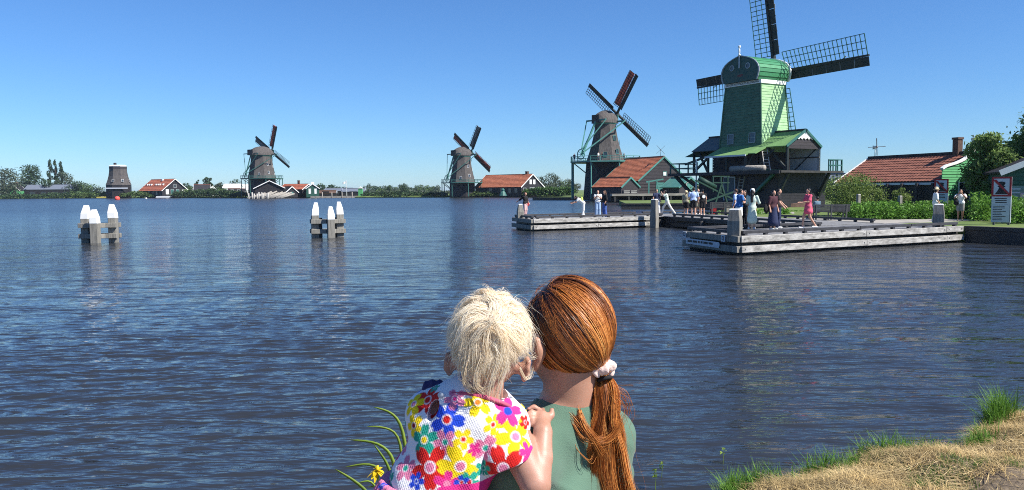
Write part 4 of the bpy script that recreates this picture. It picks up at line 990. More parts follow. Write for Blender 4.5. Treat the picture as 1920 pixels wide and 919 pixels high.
# ------------------------------------------------------------------ houses
def tile_roof(a, b, c, d, nx, ny, lift):
    """pantile relief on the quad a,b (eaves) c,d (ridge): wavy courses with a step at each lap, one continuous sheet"""
    a, b, c, d = [np.array(p, float) for p in (a, b, c, d)]; n = np.cross(b - a, d - a); n /= np.linalg.norm(n)
    if n[2] < 0: n = -n
    U = np.linspace(0, 1, nx * 4 + 1); wv = np.tile([0, .7, 1, .7], nx + 1)[:nx * 4 + 1]; rows = []
    for j in range(ny):
        for v, h in ((j / ny, 1.), ((j + 1) / ny, .15)):
            e0 = a + (d - a) * v; e1 = b + (c - b) * v
            rows.append(e0 + (e1 - e0) * U[:, None] + n * (lift * (h + .7 * wv))[:, None])
    V = np.concatenate(rows); m = len(U); k = len(rows)
    i = np.arange(k - 1)[:, None] * m + np.arange(m - 1)[None]; F = np.stack([i, i + 1, i + m + 1, i + m], -1).reshape(-1, 4)
    return npmesh('roof_tiles', V, F, None, smooth=False)
def house(name, label, px, gd, rz, L, Wd, ze, zr, wall=M_black, roof=M_tile, trim=M_white, wins=(), ov=.35, tiles=None, gx_dx=0., group=None, chim=None, hip=None, loc=None, gablem=None, base=LAND_Z, ridgem=None):
    """ridge along local x. wins: (face, u, z, w, h[, frame, pane]) with face '+x','-x','+y','-y'"""
    x, y = (loc if loc is not None else (gx(px, gd), gd)); t = thing(name, label, 'house' if 'barn' not in name and 'shed' not in name and 'warehouse' not in name else name.split('_')[-1], (x, y, 0), rz, group)
    hl, hw = L / 2, Wd / 2
    for s in (-1, 1):
        MB().box((0, s * (hw - .08), (base - .4 + ze) / 2), (L - .02, .16, ze - base + .4)).build('wall', wall, t)
        MB().prism([(-hw + .16, base - .4), (hw - .16, base - .4), (hw - .16, ze - .05), (0, zr - .12), (-hw + .16, ze - .05)], (s * (hl - .0), 0, 0), (0, 1, 0), (0, 0, 1), (-s * .16, 0, 0)).build('gable_wall', gablem or wall, t)
        sl_ = (zr - ze) / hw; zo = ze - ov * sl_
        A = (-hl - ov, s * (hw + ov), zo + .02); B = (hl + ov, s * (hw + ov), zo + .02); C = (hl + ov, s * .01, zr + .02); D_ = (-hl - ov, s * .01, zr + .02)
        q = [A, B, C, D_] if s < 0 else [B, A, D_, C]
        MB().slab(*q, .12).build('roof', M_black if roof in (M_tile, M_tiled, M_tiler) else roof, t)
        if tiles:
            nx = max(6, int((L + 2 * ov) / tiles)); ny = max(4, int(math.hypot(hw + ov, zr - zo) / (tiles * 1.3))); me = tile_roof(A, B, C, D_, nx, ny, tiles * .14)
            me.materials.append(roof); o = link('roof_tiles', me, None, t); o['kind'] = 'stuff'
        for e in (-1, 1):
            MB().beam((e * (hl + ov + .03), s * (hw + ov), zo - .06), (e * (hl + ov + .03), 0, zr - .04), .07, .3).build('bargeboard', trim, t)
    MB().beam((-hl - ov, 0, zr + .09), (hl + ov, 0, zr + .09), .3, .16).build('ridge_cap', ridgem or (roof if roof in MATS.values() else M_black), t)
    for w in wins:
        f, u, z, ww, hh = w[:5]; fm = w[5] if len(w) > 5 else M_white; pm = w[6] if len(w) > 6 else M_glass
        s = 1 if f[0] == '+' else -1
        if f[1] == 'x': P = lambda p_, q_, o, s=s, u=u, z=z: (s * (hl + .01 + o), u + p_, z + q_)
        else: P = lambda p_, q_, o, s=s, u=u, z=z: (u + p_, s * (hw + .01 + o), z + q_)
        window(t, P, ww, hh, fm, pm)
    if chim:
        cx, cy, ct, cw = chim; MB().box((cx, cy, (zr - 1 + ct) / 2), (cw, cw, ct - zr + 1)).build('chimney', M_brick, t); MB().box((cx, cy, ct + .08), (cw * 1.2, cw * 1.2, .14)).build('chimney_cap', M_brick, t)
    return t
def hloc(px, d, rz, lx, ly):
    c, s = math.cos(rz), math.sin(rz); return (gx(px, d) - (lx * c - ly * s), d - (lx * s + ly * c))
def pole_mill(label, px, py0, py1, d, z0, sz, tw=.0, m=M_iron):
    x = gx(px, d); t = thing('decorative_windmill', label, 'decorative windmill', (x, d, z0)); zt = zh(py1, px, d) - z0
    MB().tube([(0, 0, 0), (0, 0, zt)], [.035, .03], 8).build('pole', m, t, smooth=True)
    hb = MB().box((0, -.05, zt), (.18, .4, .18)).build('hub', M_white, t)
    for k in range(4):
        a = tw + k * math.pi / 2; MB().beam((0, -.28, zt), (sz * math.cos(a), -.28, zt + sz * math.sin(a)), .04, .06 * sz / .6, up=(0, 1, 0)).build('vane', m, t)
    MB().slab((.1, .2, zt - .1), (.1, .6, zt - .15), (.1, .6, zt + .15), (.1, .2, zt + .1), .02).build('tail_fin', m, t)

# --- warehouse beside the far mill
d = 268; k = d / FPX; rz = R(-45); L_, W_ = 23., 11.2; zr, ze = zh(327, 985, d + 6), zh(350, 960, d)
w = [('+x', u, zz, 1.5, 2.0, M_white, M_glass) for u, zz in ((-3.9, 2.2), (-.6, 2.4), (1.1, 2.4), (4.3, 2.2))] + [('+x', u, ze + 1.6, 1.1, 1.6, M_white, M_white) for u in (-.9, .9)]
w += [('-y', u, 2.3, 1.5, 1.8, M_blackw, M_glass) for u in (-8, -3.5, 2, 6, 9)] + [('-y', -1., 1.8, 2.2, 2.4, M_blackw, M_black)]
house('warehouse', 'long black warehouse with an orange tiled roof and white gable trim beside the far mill', 0, 0, rz, L_, W_, ze, zr, wins=w, tiles=.55, loc=hloc(977, d, rz, L_ / 2, -W_ / 2), chim=(8.6, .4, zr + .9, .9), ov=.3, ridgem=M_tile)
p = at(943, 362, 262); t = thing('small_beacon', 'small dark green cone shaped beacon on the shore below the warehouse', 'beacon', (p[0], p[1], LAND_Z)); MB().lathe([(1.3, 0), (.9, 1.0), (.45, 1.6)], 8).build('cone', M_dteal, t); MB().lathe([(.55, 1.6), (.6, 2.0), (.1, 2.5)], 8).build('top', M_dteal, t)
# --- barn below the tall brown mill
d = 152; rz = R(-63); L_, W_ = 12.5, 12.0; ze, zr = zh(338, 1200, d), zh(293.5, 1237, d + 2)
w = [('+x', .3, zh(325, 1237, d), .9, .9, M_teal, M_white), ('+x', 3.0, zh(349, 1257, d), .8, .8, M_teal, M_glass), ('+x', -.9, 2.3, 1.9, 2.9, M_teal, M_teal), ('+x', 1.1, zh(350, 1242, d), 1.3, 1.5, M_white, M_brick)]
barn = house('barn', 'large tarred barn with teal gable trim and orange roof below the tall brown mill', 0, 0, rz, L_, W_, ze, zr, wall=M_blackw, trim=M_teal, wins=w, tiles=.32, loc=hloc(1197, d, rz, L_ / 2, -W_ / 2), ov=.2, ridgem=M_tile)
for i in range(13):
    z = 1.0 + i * .6; hw = 5.9 if z < ze else 5.9 * (zr - z - .3) / (zr - ze)
    if hw > .4: MB().box((L_ / 2 + .015, 0, z), (.05, 2 * hw, .05)).build('board_seam', M_black, barn)
bx, by = hloc(1237, 153, rz, 0, 0); pole_mill('small weathervane windmill on the teal barn gable', 1238, 293, 281, 154.3, zr - .1, 1.15, .75)
d = 147; L_, W_ = 8.2, 4.6; ze, zr = zh(350, 1165, d), zh(332.5, 1180, d)
house('shed', 'low tarred shed with orange roof and teal gable before the barn', 0, 0, R(-55), L_, W_, ze, zr, wall=M_blackw, trim=M_teal, tiles=.32, loc=hloc(1165, d, R(-55), L_ / 2, -W_ / 2), ov=.15, ridgem=M_tile)
d = 150; house('lean_to_shed', 'small tarred lean-to with a teal door at the right of the barn', 0, 0, R(-63), 5, 5.0, zh(349, 1290, d), zh(333, 1280, d), wall=M_blackw, roof=M_teal, trim=M_teal, wins=[('+x', 0, 2.3, 1.6, 2.6, M_white, M_teal)], loc=(gx(1277, d + 1), d + 1))
t = thing('plank_rack', 'open rack stacked with pale planks before the low shed', 'rack', (gx(1181, 141), 141, LAND_Z), R(8))
for x in (-1.3, 0, 1.3): MB().box((x, 0, .8), (.14, .5, 1.6)).build('upright', M_blackw, t)
for i in range(5):
    for s in (-.66, .66): MB().box((s, -.3, .25 + i * .31), (1.1, .22, .16)).build('plank', M_timberw, t)
t = thing('hoist', 'teal timber hoist frame beside the barn door', 'hoist', (gx(1228, 146), 146, LAND_Z), R(10))
MB().box((-1.2, 0, 1.6), (.2, .2, 3.2)).build('upright', M_teal, t); MB().beam((.9, 0, .2), (.3, 0, 3.4), .2, .2).build('upright', M_teal, t); MB().beam((-1.7, 0, 3.1), (1.6, 0, 3.6), .2, .24).build('jib', M_teal, t)
MB().slab((.2, -.1, .1), (1.1, -.1, .1), (.9, -.1, 1.7), (.3, -.1, 1.9), .1).build('wheel_guard', M_teal, t)
t = thing('loading_platform', 'long low timber platform on posts along the barn', 'platform', (gx(1255, 128), 128, 0), R(2))
MB().box((0, 0, 1.55), (19, 2.4, .35)).build('deck', M_timber, t)
for i in range(9): MB().box((-9 + i * 2.25, -1, 1.0), (.3, .3, 1.0)).build('post', M_timberd, t)
MB().box((0, .9, 1.1), (18.8, .1, .9)).build('back_board', M_black, t)
# people-sized railing and boats by the far left shore
d = 375; rz = R(-42); L_, W_ = 25, 12.5; zr, ze = zh(335.5, 310, d), zh(356.5, 290, d)
w = [('+x', u, 3.0, 1.5, 2.4, M_white, M_white if u < -2 else M_dteal) for u in (-3.8, -1.4, 1.2)] + [('+x', 4., 3.2, 1.2, 1.6, M_white, M_white), ('+x', 0, ze + 1.9, 1.3, 1.7, M_white, M_glass)] + [('-y', u, 2.4, 1.4, 1.6, M_white, M_glass) for u in (-6, -1.5, 3, 6.5)]
hb = house('barn', 'black barn with red roof and broad white gable trim beside the capless mill', 0, 0, rz, L_, W_, ze, zr, roof=M_tiler, wins=w, tiles=.8, loc=hloc(304, d, rz, L_ / 2, -W_ / 2), ov=.5, ridgem=M_tiler)
for i, u in enumerate((-9.5, -7.2, -5.2, 0, 2.2, 4.2, 7.6)):
    hw = W_ / 2; s_ = (zr - ze) / hw; yy = -hw * .55; zz = ze + (hw + yy) * s_
    MB().box((u, yy, zz + .35), (.9, .9, .7)).build('roof_window', M_white, hb)
MB().box((1.5, -hw * .15, zr - .3), (1.6, .8, .7)).build('dormer', M_white, hb)
t = thing('rowing_boat', 'small white boat moored before the red roofed barn', 'boat', (gx(306, 372), 372, 0), .05)
MB().prism([(-3, .9), (-3.3, .25), (3, .2), (3.6, 1.0)], (0, -.9, 0), (1, 0, 0), (0, 0, 1), (0, 1.8, 0)).build('hull', M_white, t); MB().box((-.5, 0, 1.05), (1.8, 1.2, .3)).build('thwart', M_blackw, t)
t = thing('rowing_boat', 'small yellow boat at the reeds left of the red buoy', 'boat', (gx(192, 392), 392, 0), .05)
MB().prism([(-2.5, .8), (-2.8, .2), (2.5, .2), (3.0, .9)], (0, -.8, 0), (1, 0, 0), (0, 0, 1), (0, 1.6, 0)).build('hull', mat('boat_yellow', (.5, .42, .08)), t); MB().box((0, 0, .85), (1.2, 1.2, .2)).build('thwart', M_timber, t)
# green gabled cottage far left
d = 452; house('cottage', 'small green cottage with white bell gable, far left', 27, d, R(-80), 9, 9.2, zh(357, 27, d), zh(343, 27, d), wall=M_hgreen, roof=M_tiler, ov=.2, wins=[('+x', -2, 3, 1.5, 2.6), ('+x', 2, 3, 1.5, 2.6), ('+x', 0, 6.6, 1.8, 1.4)])
# long dark barn with a blue grey roof
d = 452; M_slate = mat('blue_grey_roofing', (.13, .15, .19), rough=.6, var=.1)
house('barn', 'long low black barn with a blue-grey roof under the poplars', 99, d, R(3), 27, 9, zh(355, 99, d), zh(346.5, 99, d), roof=M_slate, trim=M_slate, ov=.2, ridgem=M_slate, wins=[('-y', x, 2.6, 3, 2.0, M_blackw, M_glass) for x in (-9, -3, 3.5, 9)])
# village houses left of the log yard
for px, d, L_, W_, ye, yr, rz, rf, wl, lab in ((379, 420, 8, 7, 357, 346, R(20), M_tiler, M_white, 'red roofed village house left of the slim poplars'), (399, 425, 6, 6, 359, 349, R(-70), M_tiler, M_white, 'narrow white gabled village house right of the slim poplars'),
        (437, 430, 9, 7, 352, 345, R(4), M_white, M_white, 'white block-like house with a flat pale roof behind the log yard'), (444, 372, 8, 5, 362, 354, R(5), M_tiler, M_brick, 'low red shed left of the log yard mill'), (458, 440, 9, 6, 356, 346, R(10), M_white, M_white, 'pale house partly hidden by the log yard mill'),
        (368, 430, 5, 5, 358, 349, R(-60), M_tiler, M_white, 'small red roofed house at the left end of the village')):
    house('house', lab, px, d, rz, L_, W_, zh(ye, px, d), zh(yr, px, d), wall=wl, roof=rf, ov=.15, group='village houses across the river', wins=[('-y', -1.5, 3, 1.2, 1.6, M_white, M_glass), ('-y', 1.5, 3, 1.2, 1.6, M_white, M_glass), ('+x', 0, 3, 1.2, 1.6, M_white, M_glass)])
# log yard of the far saw mill
d = 312; rz = R(-72); L_, W_ = 12, 11
house('barn', 'dark open barn with white low gable under the log yard mill', 0, 0, rz, L_, W_, zh(352, 505, d), zh(339, 508, d), loc=(gx(505, d + 3), d + 3), ov=.6, roof=M_tiler, wins=[('+x', 0, 2.4, 7, 3.0, M_blackw, M_black)])
d = 318; house('barn', 'low red roofed barn between the log yard mill and the green cottage', 556, d, R(-30), 13, 7, zh(355, 556, d), zh(345.5, 556, d), roof=M_tiler, tiles=.8, chim=(1, .3, zh(339, 556, d), .7), ov=.3, ridgem=M_tiler)
d = 312; hc = house('cottage', 'dark green cottage with white ornate bell gable right of the log yard', 586, d, R(-75), 8, 4.9, zh(353, 586, d), zh(345, 586, d), wall=M_dgreen, roof=M_tiler, ov=.25, wins=[('+x', -1.1, 2.7, .9, 2.0, M_white, M_white), ('+x', 1.1, 2.7, .9, 2.0, M_white, M_white)])
MB().box((4.25, 0, zh(343.5, 586, d)), (.2, 1.2, .8)).build('gable_ornament', M_white, hc)
house('shed', 'black shed with white gable edge between mill and green cottage', 541, 310, R(-50), 6, 5, zh(360, 541, 310), zh(350, 541, 310), ov=.3, roof=M_tiler, wins=[('+x', 0, 1.8, 1.2, 1.4, M_teal, M_teal)])
t = thing('log_pile', 'slanting pile of brown logs at the water below the log yard mill', 'log pile', (gx(512, 301), 301, 0), 0)
r = random.Random(8)
for i in range(22):
    x = -7 + i * .62 + r.uniform(-.3, .3); MB().tube([(x - 2.4, -1.5 + r.uniform(-.4, .4), .15), (x + 1.6, 2.2, 2.3 + r.uniform(-.2, .5) - abs(i - 10) * .06)], [.34, .3], 8).build('log', M_timber, t, smooth=True)
for i in range(9):
    px = 466 + i * 4.6; x = gx(px, 298); t = thing('mooring_pile', ['leftmost', 'second', 'third', 'fourth', 'middle', 'sixth', 'seventh', 'second last', 'rightmost'][i] + ' pale pile in the row left of the log pile', 'pile', (x, 298 + (i % 2) * 1.2, 0), 0, 'piles before the log pile')
    MB().tube([(0, 0, -1), (r.uniform(-.2, .3), .1, 2.0 + r.uniform(-.2, .5))], [.3, .27], 7).build('shaft', M_timberw, t, smooth=True)
for px, d, L_, W_, ye, yr, rf, lab in ((636, 330, 11, 6, 358, 353, M_slate, 'long low grey roofed shed right of the green cottage'), (664, 328, 9, 5, 359, 353.5, M_slate, 'low shed with pale roof behind the flagpole'), (612, 322, 8, 4, 362, 357, M_brick, 'low brown wood store by the quay')):
    house('shed', lab, px, d, R(3), L_, W_, zh(ye, px, d), zh(yr, px, d), roof=rf, ov=.2, trim=M_shadew, ridgem=rf, wins=[('-y', 0, 1.8, 3, 1.6, M_blackw, M_black)])
t = thing('tool_shed', 'tall narrow green cabin at the right end of the sheds', 'shed', (gx(676, 322), 322, LAND_Z)); MB().box((0, 0, 1.5), (1.6, 1.6, 3)).build('wall', M_hgreen, t); MB().prism([(-1, 3), (1, 3), (0, 3.7)], (0, -1, 0), (1, 0, 0), (0, 0, 1), (0, 2, 0)).build('roof', M_white, t)
t = thing('flagpole', 'white flagpole with small flag on the far quay', 'flagpole', (gx(650, 312), 312, LAND_Z)); zt = zh(338, 650, 312) - LAND_Z
MB().tube([(0, 0, 0), (0, 0, zt)], [.12, .06], 6).build('pole', M_white, t)
fl = MB(); V = [(-.1 - .28 * i, .12 * math.sin(i * 1.3), zt - .3 - .1 * i - .8 * j) for i in range(6) for j in range(2)]; fl.add(V, [(2 * i, 2 * i + 1, 2 * i + 3, 2 * i + 2) for i in range(5)])
o = fl.build('flag', M_white, t); sm_ = o.modifiers.new('thick', 'SOLIDIFY'); sm_.thickness = .02
t = thing('far_quay', 'low timber quay edge below the sheds on the far bank', 'quay wall', (gx(640, 306), 306, 0))
for i in range(14): MB().box((-11 + i * 2.0, r.uniform(-.1, .1), .2), (1.9, .4, 1.1)).build('plank', M_timber, t)
for px, lab in ((604, 'below the dark green cottage'), (622, 'before the brown wood store'), (641, 'left of the flagpole'), (660, 'right of the flagpole')):
    t = thing('mooring_pile', 'slim brown pile at the far timber quay, ' + lab, 'pile', (gx(px, 303), 303, 0), 0, 'piles at the far quay'); MB().tube([(0, 0, -1), (0, .1, 2.2)], [.2, .17], 7).build('shaft', M_timber, t, smooth=True)

# --- trees across the river, each with its own crown
FT = 'trees across the river'
tree('round_tree', 'big grey-green tree at the left border', (gx(4, 440), 440, LAND_Z), 15.5, 17, 3600, .75, L_farg, 31, .05, 12, .4, big=.5, group=FT)
tree('round_tree', 'tall dark green tree between the green cottage and the poplars', (gx(56, 470), 470, LAND_Z), 18.5, 16, 4200, .75, L_far, 32, .05, 14, .45, big=.5, group=FT)
for px, yt, wd, lab, sd_ in ((95, 300, 3.6, 'leftmost of the three slim poplars', 33), (106, 300, 3.0, 'middle one of the three slim poplars', 34), (116, 303, 3.0, 'rightmost of the three slim poplars', 35)):
    tree('poplar', lab + ', bare at the bottom', (gx(px, 480), 480, LAND_Z), zh(yt, px, 480) - LAND_Z, wd, 1300, .6, L_far, sd_, .22, 12, .35, 1.6, .5, group=FT, up=1.2, aspect=1.6)
tree('round_tree', 'light grey-green tree right of the poplars', (gx(123, 465), 465, LAND_Z), zh(322, 123, 465) - LAND_Z, 11, 2200, .65, L_farg, 36, .05, 9, .4, big=.5, group=FT)
for i, (px, yt, wd, lm, lab) in enumerate(((84, 335, 7, L_far, 'low dark tree behind the blue-grey roof'), (140, 340, 9, L_far, 'bushy tree at the right end of the blue-grey roof'), (152, 341, 9, L_far, 'sloping dark tree second from the capless mill'), (167, 346, 10, L_farl, 'low light green tree'), (183, 352, 9, L_farg, 'low grey bush tree left of the capless mill'),
        (345, 344, 8, L_far, 'dark tree just right of the red barn'), (356, 350, 8, L_farl, 'light low tree right of the red barn'), (388, 333, 5, L_far, 'slim dark twin tree behind the village'), (371, 337, 2.4, L_far, 'thin pointed conifer in the village'), (392, 334, 4, L_far, 'right one of the slim dark twins in the village'),
        (416, 343, 8, L_farg, 'grey-green tree right of the village houses'), (408, 346, 7, L_far, 'dark tree in the village'), (443, 337, 10, L_far, 'dark tree behind the white house'), (532, 348, 6, L_far, 'dark tree behind the red roofed log yard barn'), (606, 346, 8, L_far, 'dark tree right of the green cottage'), (618, 347, 8, L_far, 'second dark tree right of the green cottage'), (638, 351, 9, L_far, 'low dark tree behind the grey shed'))):
    tree('far_tree', lab, (gx(px, 450), 450, LAND_Z), zh(yt, px, 450) - LAND_Z, wd, 900, .65, lm, 50 + i, .04, 8, .4, big=.52, group=FT)
for i in range(26):
    px = 684 + i * 5.6 + random.uniform(-1.5, 1.5); d = random.uniform(520, 640); yt = 351 + random.uniform(-3.5, 3) - (4 if i in (2, 13) else 0)
    tree('far_tree', 'hazy low tree in the distant tree line between the flagpole and the far mill', (gx(px, d), d, LAND_Z), zh(yt, px, d) - LAND_Z, random.uniform(5, 10), 330, .8, (L_far, L_farg, L_farl)[i % 3], 90 + i, .02, 6, .4, big=.55, group='distant tree line')
for i, (px, yt, wd, dd, lm) in enumerate(((1016, 331, 5, 310, L_farg), (1028, 325, 6.5, 312, L_farg), (1042, 329, 6, 314, L_farg), (1056, 340, 6, 316, L_farl), (1066, 336, 5, 318, L_farg), (1005, 343, 5, 312, L_far), (758, 346, 6, 420, L_far), (1078, 345, 5, 330, L_farg))):
    tree('far_tree', ['first airy tree behind the reeds right of the warehouse', 'tallest airy tree behind the reeds right of the warehouse', 'third airy tree behind the reeds right of the warehouse', 'low light green tree behind the reeds', 'second last airy tree behind the reeds', 'dark tree just behind the warehouse gable', 'dark tree alone in the gap left of the far mill', 'last airy tree before the tall brown mill'][i], (gx(px, dd), dd, LAND_Z), zh(yt, px, dd) - LAND_Z, wd, 1100, .42, lm, 130 + i, .1, 9, .4, big=.5, group=FT)
# shore growth as loose strips
def strip(name, label, pts, depth, n, h, size, lm, seed, up=.6, aspect=1.4, clump=.6):
    r = np.random.default_rng(seed); P = np.array(pts, float); seg = np.linalg.norm(np.diff(P[:, :2], axis=0), axis=1); cum = np.r_[0, np.cumsum(seg)]
    u = r.uniform(0, cum[-1], n); x = np.interp(u, cum, P[:, 0]); y = np.interp(u, cum, P[:, 1]); hh = np.interp(u, cum, P[:, 2]) if P.shape[1] > 2 else h
    f = .55 + .45 * np.sin(u * 6.28 / (h * 3.1) + np.sin(u * .7) * 2) * np.sin(u * 6.28 / (h * 7.3) + 1)
    top = hh * (1 - clump + clump * f); q = r.uniform(0, 1, n)
    C = np.c_[x + r.normal(size=n) * depth * .1, y + r.uniform(0, 1, n) * depth, .35 + top * np.sqrt(1 - (2 * q - 1) ** 2) * r.uniform(.3, 1, n) ** .5]
    C[:, 1] = y + q * depth
    return stuff_leaves(name, label, C, size, lm, seed, up, aspect)
strip('shore_bushes', 'dark green growth along the far left bank', [(gx(-60, 432), 432, 2.4), (gx(60, 418), 418, 2.2), (gx(140, 404), 404, 3.6), (gx(200, 396), 396, 2.6)], 8, 5200, 2.6, .8, L_far, 201, clump=.4)
strip('shore_bushes', 'light green growth before the capless mill', [(gx(128, 402), 402, 3.4), (gx(175, 396), 396, 3.2), (gx(215, 390), 390, 2.6), (gx(250, 386), 386, 3.6), (gx(288, 378), 378, 2.2)], 5, 3800, 3, .7, L_farl, 202, clump=.5)
strip('shore_bushes', 'green growth between the red barn and the log yard', [(gx(312, 378), 378, 2.2), (gx(345, 372), 372, 4), (gx(400, 350), 350, 4.2), (gx(455, 325), 325, 2.4)], 6, 4600, 3.5, .7, L_far, 203, clump=.45)
strip('shore_bushes', 'pale green growth on top of the bank left of the log yard', [(gx(340, 378), 378, 4), (gx(400, 356), 356, 4.5), (gx(450, 332), 332, 3)], 6, 2600, 3.5, .7, L_farl, 204, clump=.5)
strip('shore_bushes', 'dark bushes on the bank between the flagpole and the far mill', [(gx(680, 306), 306, 2.2), (gx(760, 296), 296, 2.0), (gx(835, 288), 288, 1.8)], 6, 3400, 2, .6, L_far, 205, clump=.5)
strip('shore_bushes', 'distant hazy hedges beyond the river bend', [(gx(690, 420), 420, 2.6), (gx(760, 420), 420, 3), (gx(840, 420), 420, 2.4)], 10, 2400, 3, .9, L_farg, 206, clump=.5)
strip('shore_bushes', 'low bushes before the far mill and warehouse', [(gx(845, 284), 284, 2.2), (gx(868, 283), 283, 2.6), (gx(905, 279), 279, 1.6), (gx(925, 276), 276, 1.8), (gx(978, 272), 272, 2.2)], 3, 2600, 2, .5, L_farl, 207, clump=.5)
strip('reed_bed', 'tall light green reeds between the warehouse and the brown mill', [(gx(985, 266), 266, 2.2), (gx(1005, 262), 262, 3.0), (gx(1040, 255), 255, 3.2), (gx(1074, 248), 248, 2.9)], 6, 6500, 3, .5, L_reed, 208, up=3, aspect=2.2, clump=.2)
strip('bank_growth', 'grassy growth behind the landing stages and under the green mill', [(gx(1395, 62), 62, .3), (gx(1450, 60), 60, .35), (gx(1520, 58), 58, .5)], 6, 5200, .5, .12, L_weed, 209, up=1, clump=.4)

# --- red roofed hut with the green bell gable
d = 50.; rz = R(-70); L_, W_ = 9.2, 6.4; ze, zr = 2.78, 4.6
loc = hloc(1763, d, rz, L_ / 2, -W_ / 2)
hut = house('hut', 'low hut with brown tiled roof, brick chimney and green bell gable', 0, 0, rz, L_, W_, ze, zr, wall=M_black, roof=M_tiled, trim=M_white, tiles=.26, loc=loc, ov=.0, chim=(L_ / 2 - 1.5, -.1, 5.55, .42), ridgem=M_black, base=.3)
for i in range(8): MB().box((-L_ / 2 + .3 + i * 1.22, -W_ / 2 - .25, 1.6), (.14, .14, 2.2)).build('shed_post', M_blackw, hut)
MB().beam((-L_ / 2, -W_ / 2 - .1, ze - .12), (L_ / 2 + .05, -W_ / 2 - .1, ze - .12), .1, .14).build('gutter', M_shadew, hut)
oc = [(.35, 3.2), (3.58, 3.2), (3.70, 3.0), (3.78, 2.8), (3.92, 2.15), (4.05, 1.72), (4.19, 1.35), (4.5, .85), (4.78, .57), (5.45, .55)]
zs_, us_ = [a for a, b in oc], [b for a, b in oc]
n_ = 30
for i in range(n_):
    z0 = .35 + i * (5.1 / n_); z1 = z0 + 5.1 / n_ - .008; u0, u1 = float(np.interp(z0, zs_, us_)), float(np.interp(z1, zs_, us_))
    X = L_ / 2 + .10; MB().slab((X + .03, -u0, z0), (X + .03, u0, z0), (X, u1, z1), (X, -u1, z1), .05).build('gable_board', M_hgreen, hut)
for s in (-1, 1):
    cv = [(u, z) for z, u in oc[1:]]
    for (u0, z0), (u1, z1) in zip(cv[:-1], cv[1:]): MB().beam((L_ / 2 + .09, s * (u0 + .02), z0), (L_ / 2 + .09, s * (u1 + .02), z1 + .01), .22, .13).build('gable_trim', M_white, hut)
MB().box((L_ / 2 + .09, 0, 5.5), (.26, 1.35, .14)).build('gable_trim', M_white, hut)
MB().tube([(L_ / 2 + .1, -.62, 4.7), (L_ / 2 + .1, -.62, 5.75)], [.05, .04], 6).build('finial_rod', M_shadew, hut)
for u in (-1.35, 1.35): window(hut, lambda p_, q_, o, u=u: (L_ / 2 + .13 + o, u + p_, 2.0 + q_), 1.0, 1.55, M_white, M_glass, 2)
pole_mill('small grey wind turbine on a pole behind the brown roofed hut', 1639, 300, 276, 61, 3.8, .66, .05)
# pale house roof behind the bush, and trees further right
house('house', 'house with red roof and white gable edge half hidden behind the bush', 1600, 120, R(-60), 9, 7, zh(342, 1600, 120), zh(326, 1600, 120), roof=M_slate, wins=[('+x', 0, 2.6, 1.2, 1.6)])
for i, (px, yt, wd, dd) in enumerate(((1555, 333, 5, 105), (1580, 329, 6, 112), (1625, 335, 6, 118), (1330, 345, 5, 135), (1318, 350, 4, 128))):
    tree('background_tree', ['small tree left behind the bush', 'small tree behind the bush', 'low tree behind the wind turbine', 'tree seen under the saw floor struts', 'pale shrub seen under the saw floor'][i], (gx(px, dd), dd, LAND_Z), zh(yt, px, dd) - LAND_Z, wd, 1600, .28, (L_farl, L_farg)[i % 2], 150 + i, .05, 9, .4, big=.5)
# dark green house at the right border
d = 42; rz = R(-112); W_, L_ = 7.2, 9
hx = house('house', 'dark green wooden house with white bargeboards at the right border', 0, 0, rz, L_, W_, zh(318, 1878, d), zh(262, 1990, d), wall=M_dgreen, roof=M_tiled, trim=M_white, loc=hloc(1884, d, rz, L_ / 2, -W_ / 2), ov=.3, base=.3, wins=[('+x', -1.9, 3.0, .8, 1.3, M_shadew, M_glass, ), ('+x', .2, 2.6, .9, 1.6, M_shadew, M_glass)])
for i in range(16):
    z = .45 + i * .2; MB().box((L_ / 2 + .03, 0, z), (.05, W_ - .02, .185)).build('wall_board', M_dgreen, hx)
# tree, shrub and weeds on the right bank
tree('willow_tree', 'lower leafy green tree covering the right half of the green gable', (gx(1862, 47), 47.3, LAND_Z), 4.9, 2.9, 13000, .14, L_willow, 305, .0, 18, .35, .9, .42, aspect=2.0, trunk_r=.1, up=.2, droop=.5)
tree('willow_tree', 'tall leafy green tree at the right border behind the dark green house', (gx(1978, 47), 47.5, LAND_Z), 6.6, 5.6, 26000, .15, L_willow, 301, .0, 22, .35, .85, .36, aspect=2.0, trunk_r=.16, up=.2, droop=.5)
tree('flowering_shrub', 'loose olive-green shrub with pale blossom right of the green mill', (gx(1600, 50), 50, LAND_Z), 2.55, 4.0, 9000, .09, L_bush, 302, .0, 16, .4, .8, .4, cat='shrub', trunk_r=.05)
tree('flowering_shrub', 'smaller pale shrub before the open side of the hut', (gx(1686, 48), 48, LAND_Z), 1.75, 1.3, 1700, .08, L_bush, 303, .1, 7, .4, .8, .4, cat='shrub', trunk_r=.03)
tree('flowering_shrub', 'thin pale sprig beside the grey post before the hut', (gx(1652, 47.5), 47.5, LAND_Z), 1.6, .9, 1000, .08, L_bush, 304, .1, 6, .4, .8, .4, cat='shrub', trunk_r=.03)
def weeds(px0, px1, d0, d1, n, h, seed, lm=L_weed, size=.10, label='rank bright green nettles along the right bank', name='tall_weeds'):
    r = np.random.default_rng(seed); m = n // 45; px = r.uniform(px0, px1, m); d = r.uniform(d0, d1, m); hh = h * r.uniform(.30, 1.30, m) ** .8; x = np.array([gx(a, b) for a, b in zip(px, d)])
    i = r.integers(0, m, n); q = r.uniform(0, 1, n) ** .75; sp = .16 * (1.15 - q * .6)
    C = np.c_[x[i] + r.normal(size=n) * sp, d[i] + r.normal(size=n) * sp, LAND_Z + q * hh[i]]
    return stuff_leaves(name, label, C, size, lm, seed, .6, 1.7)
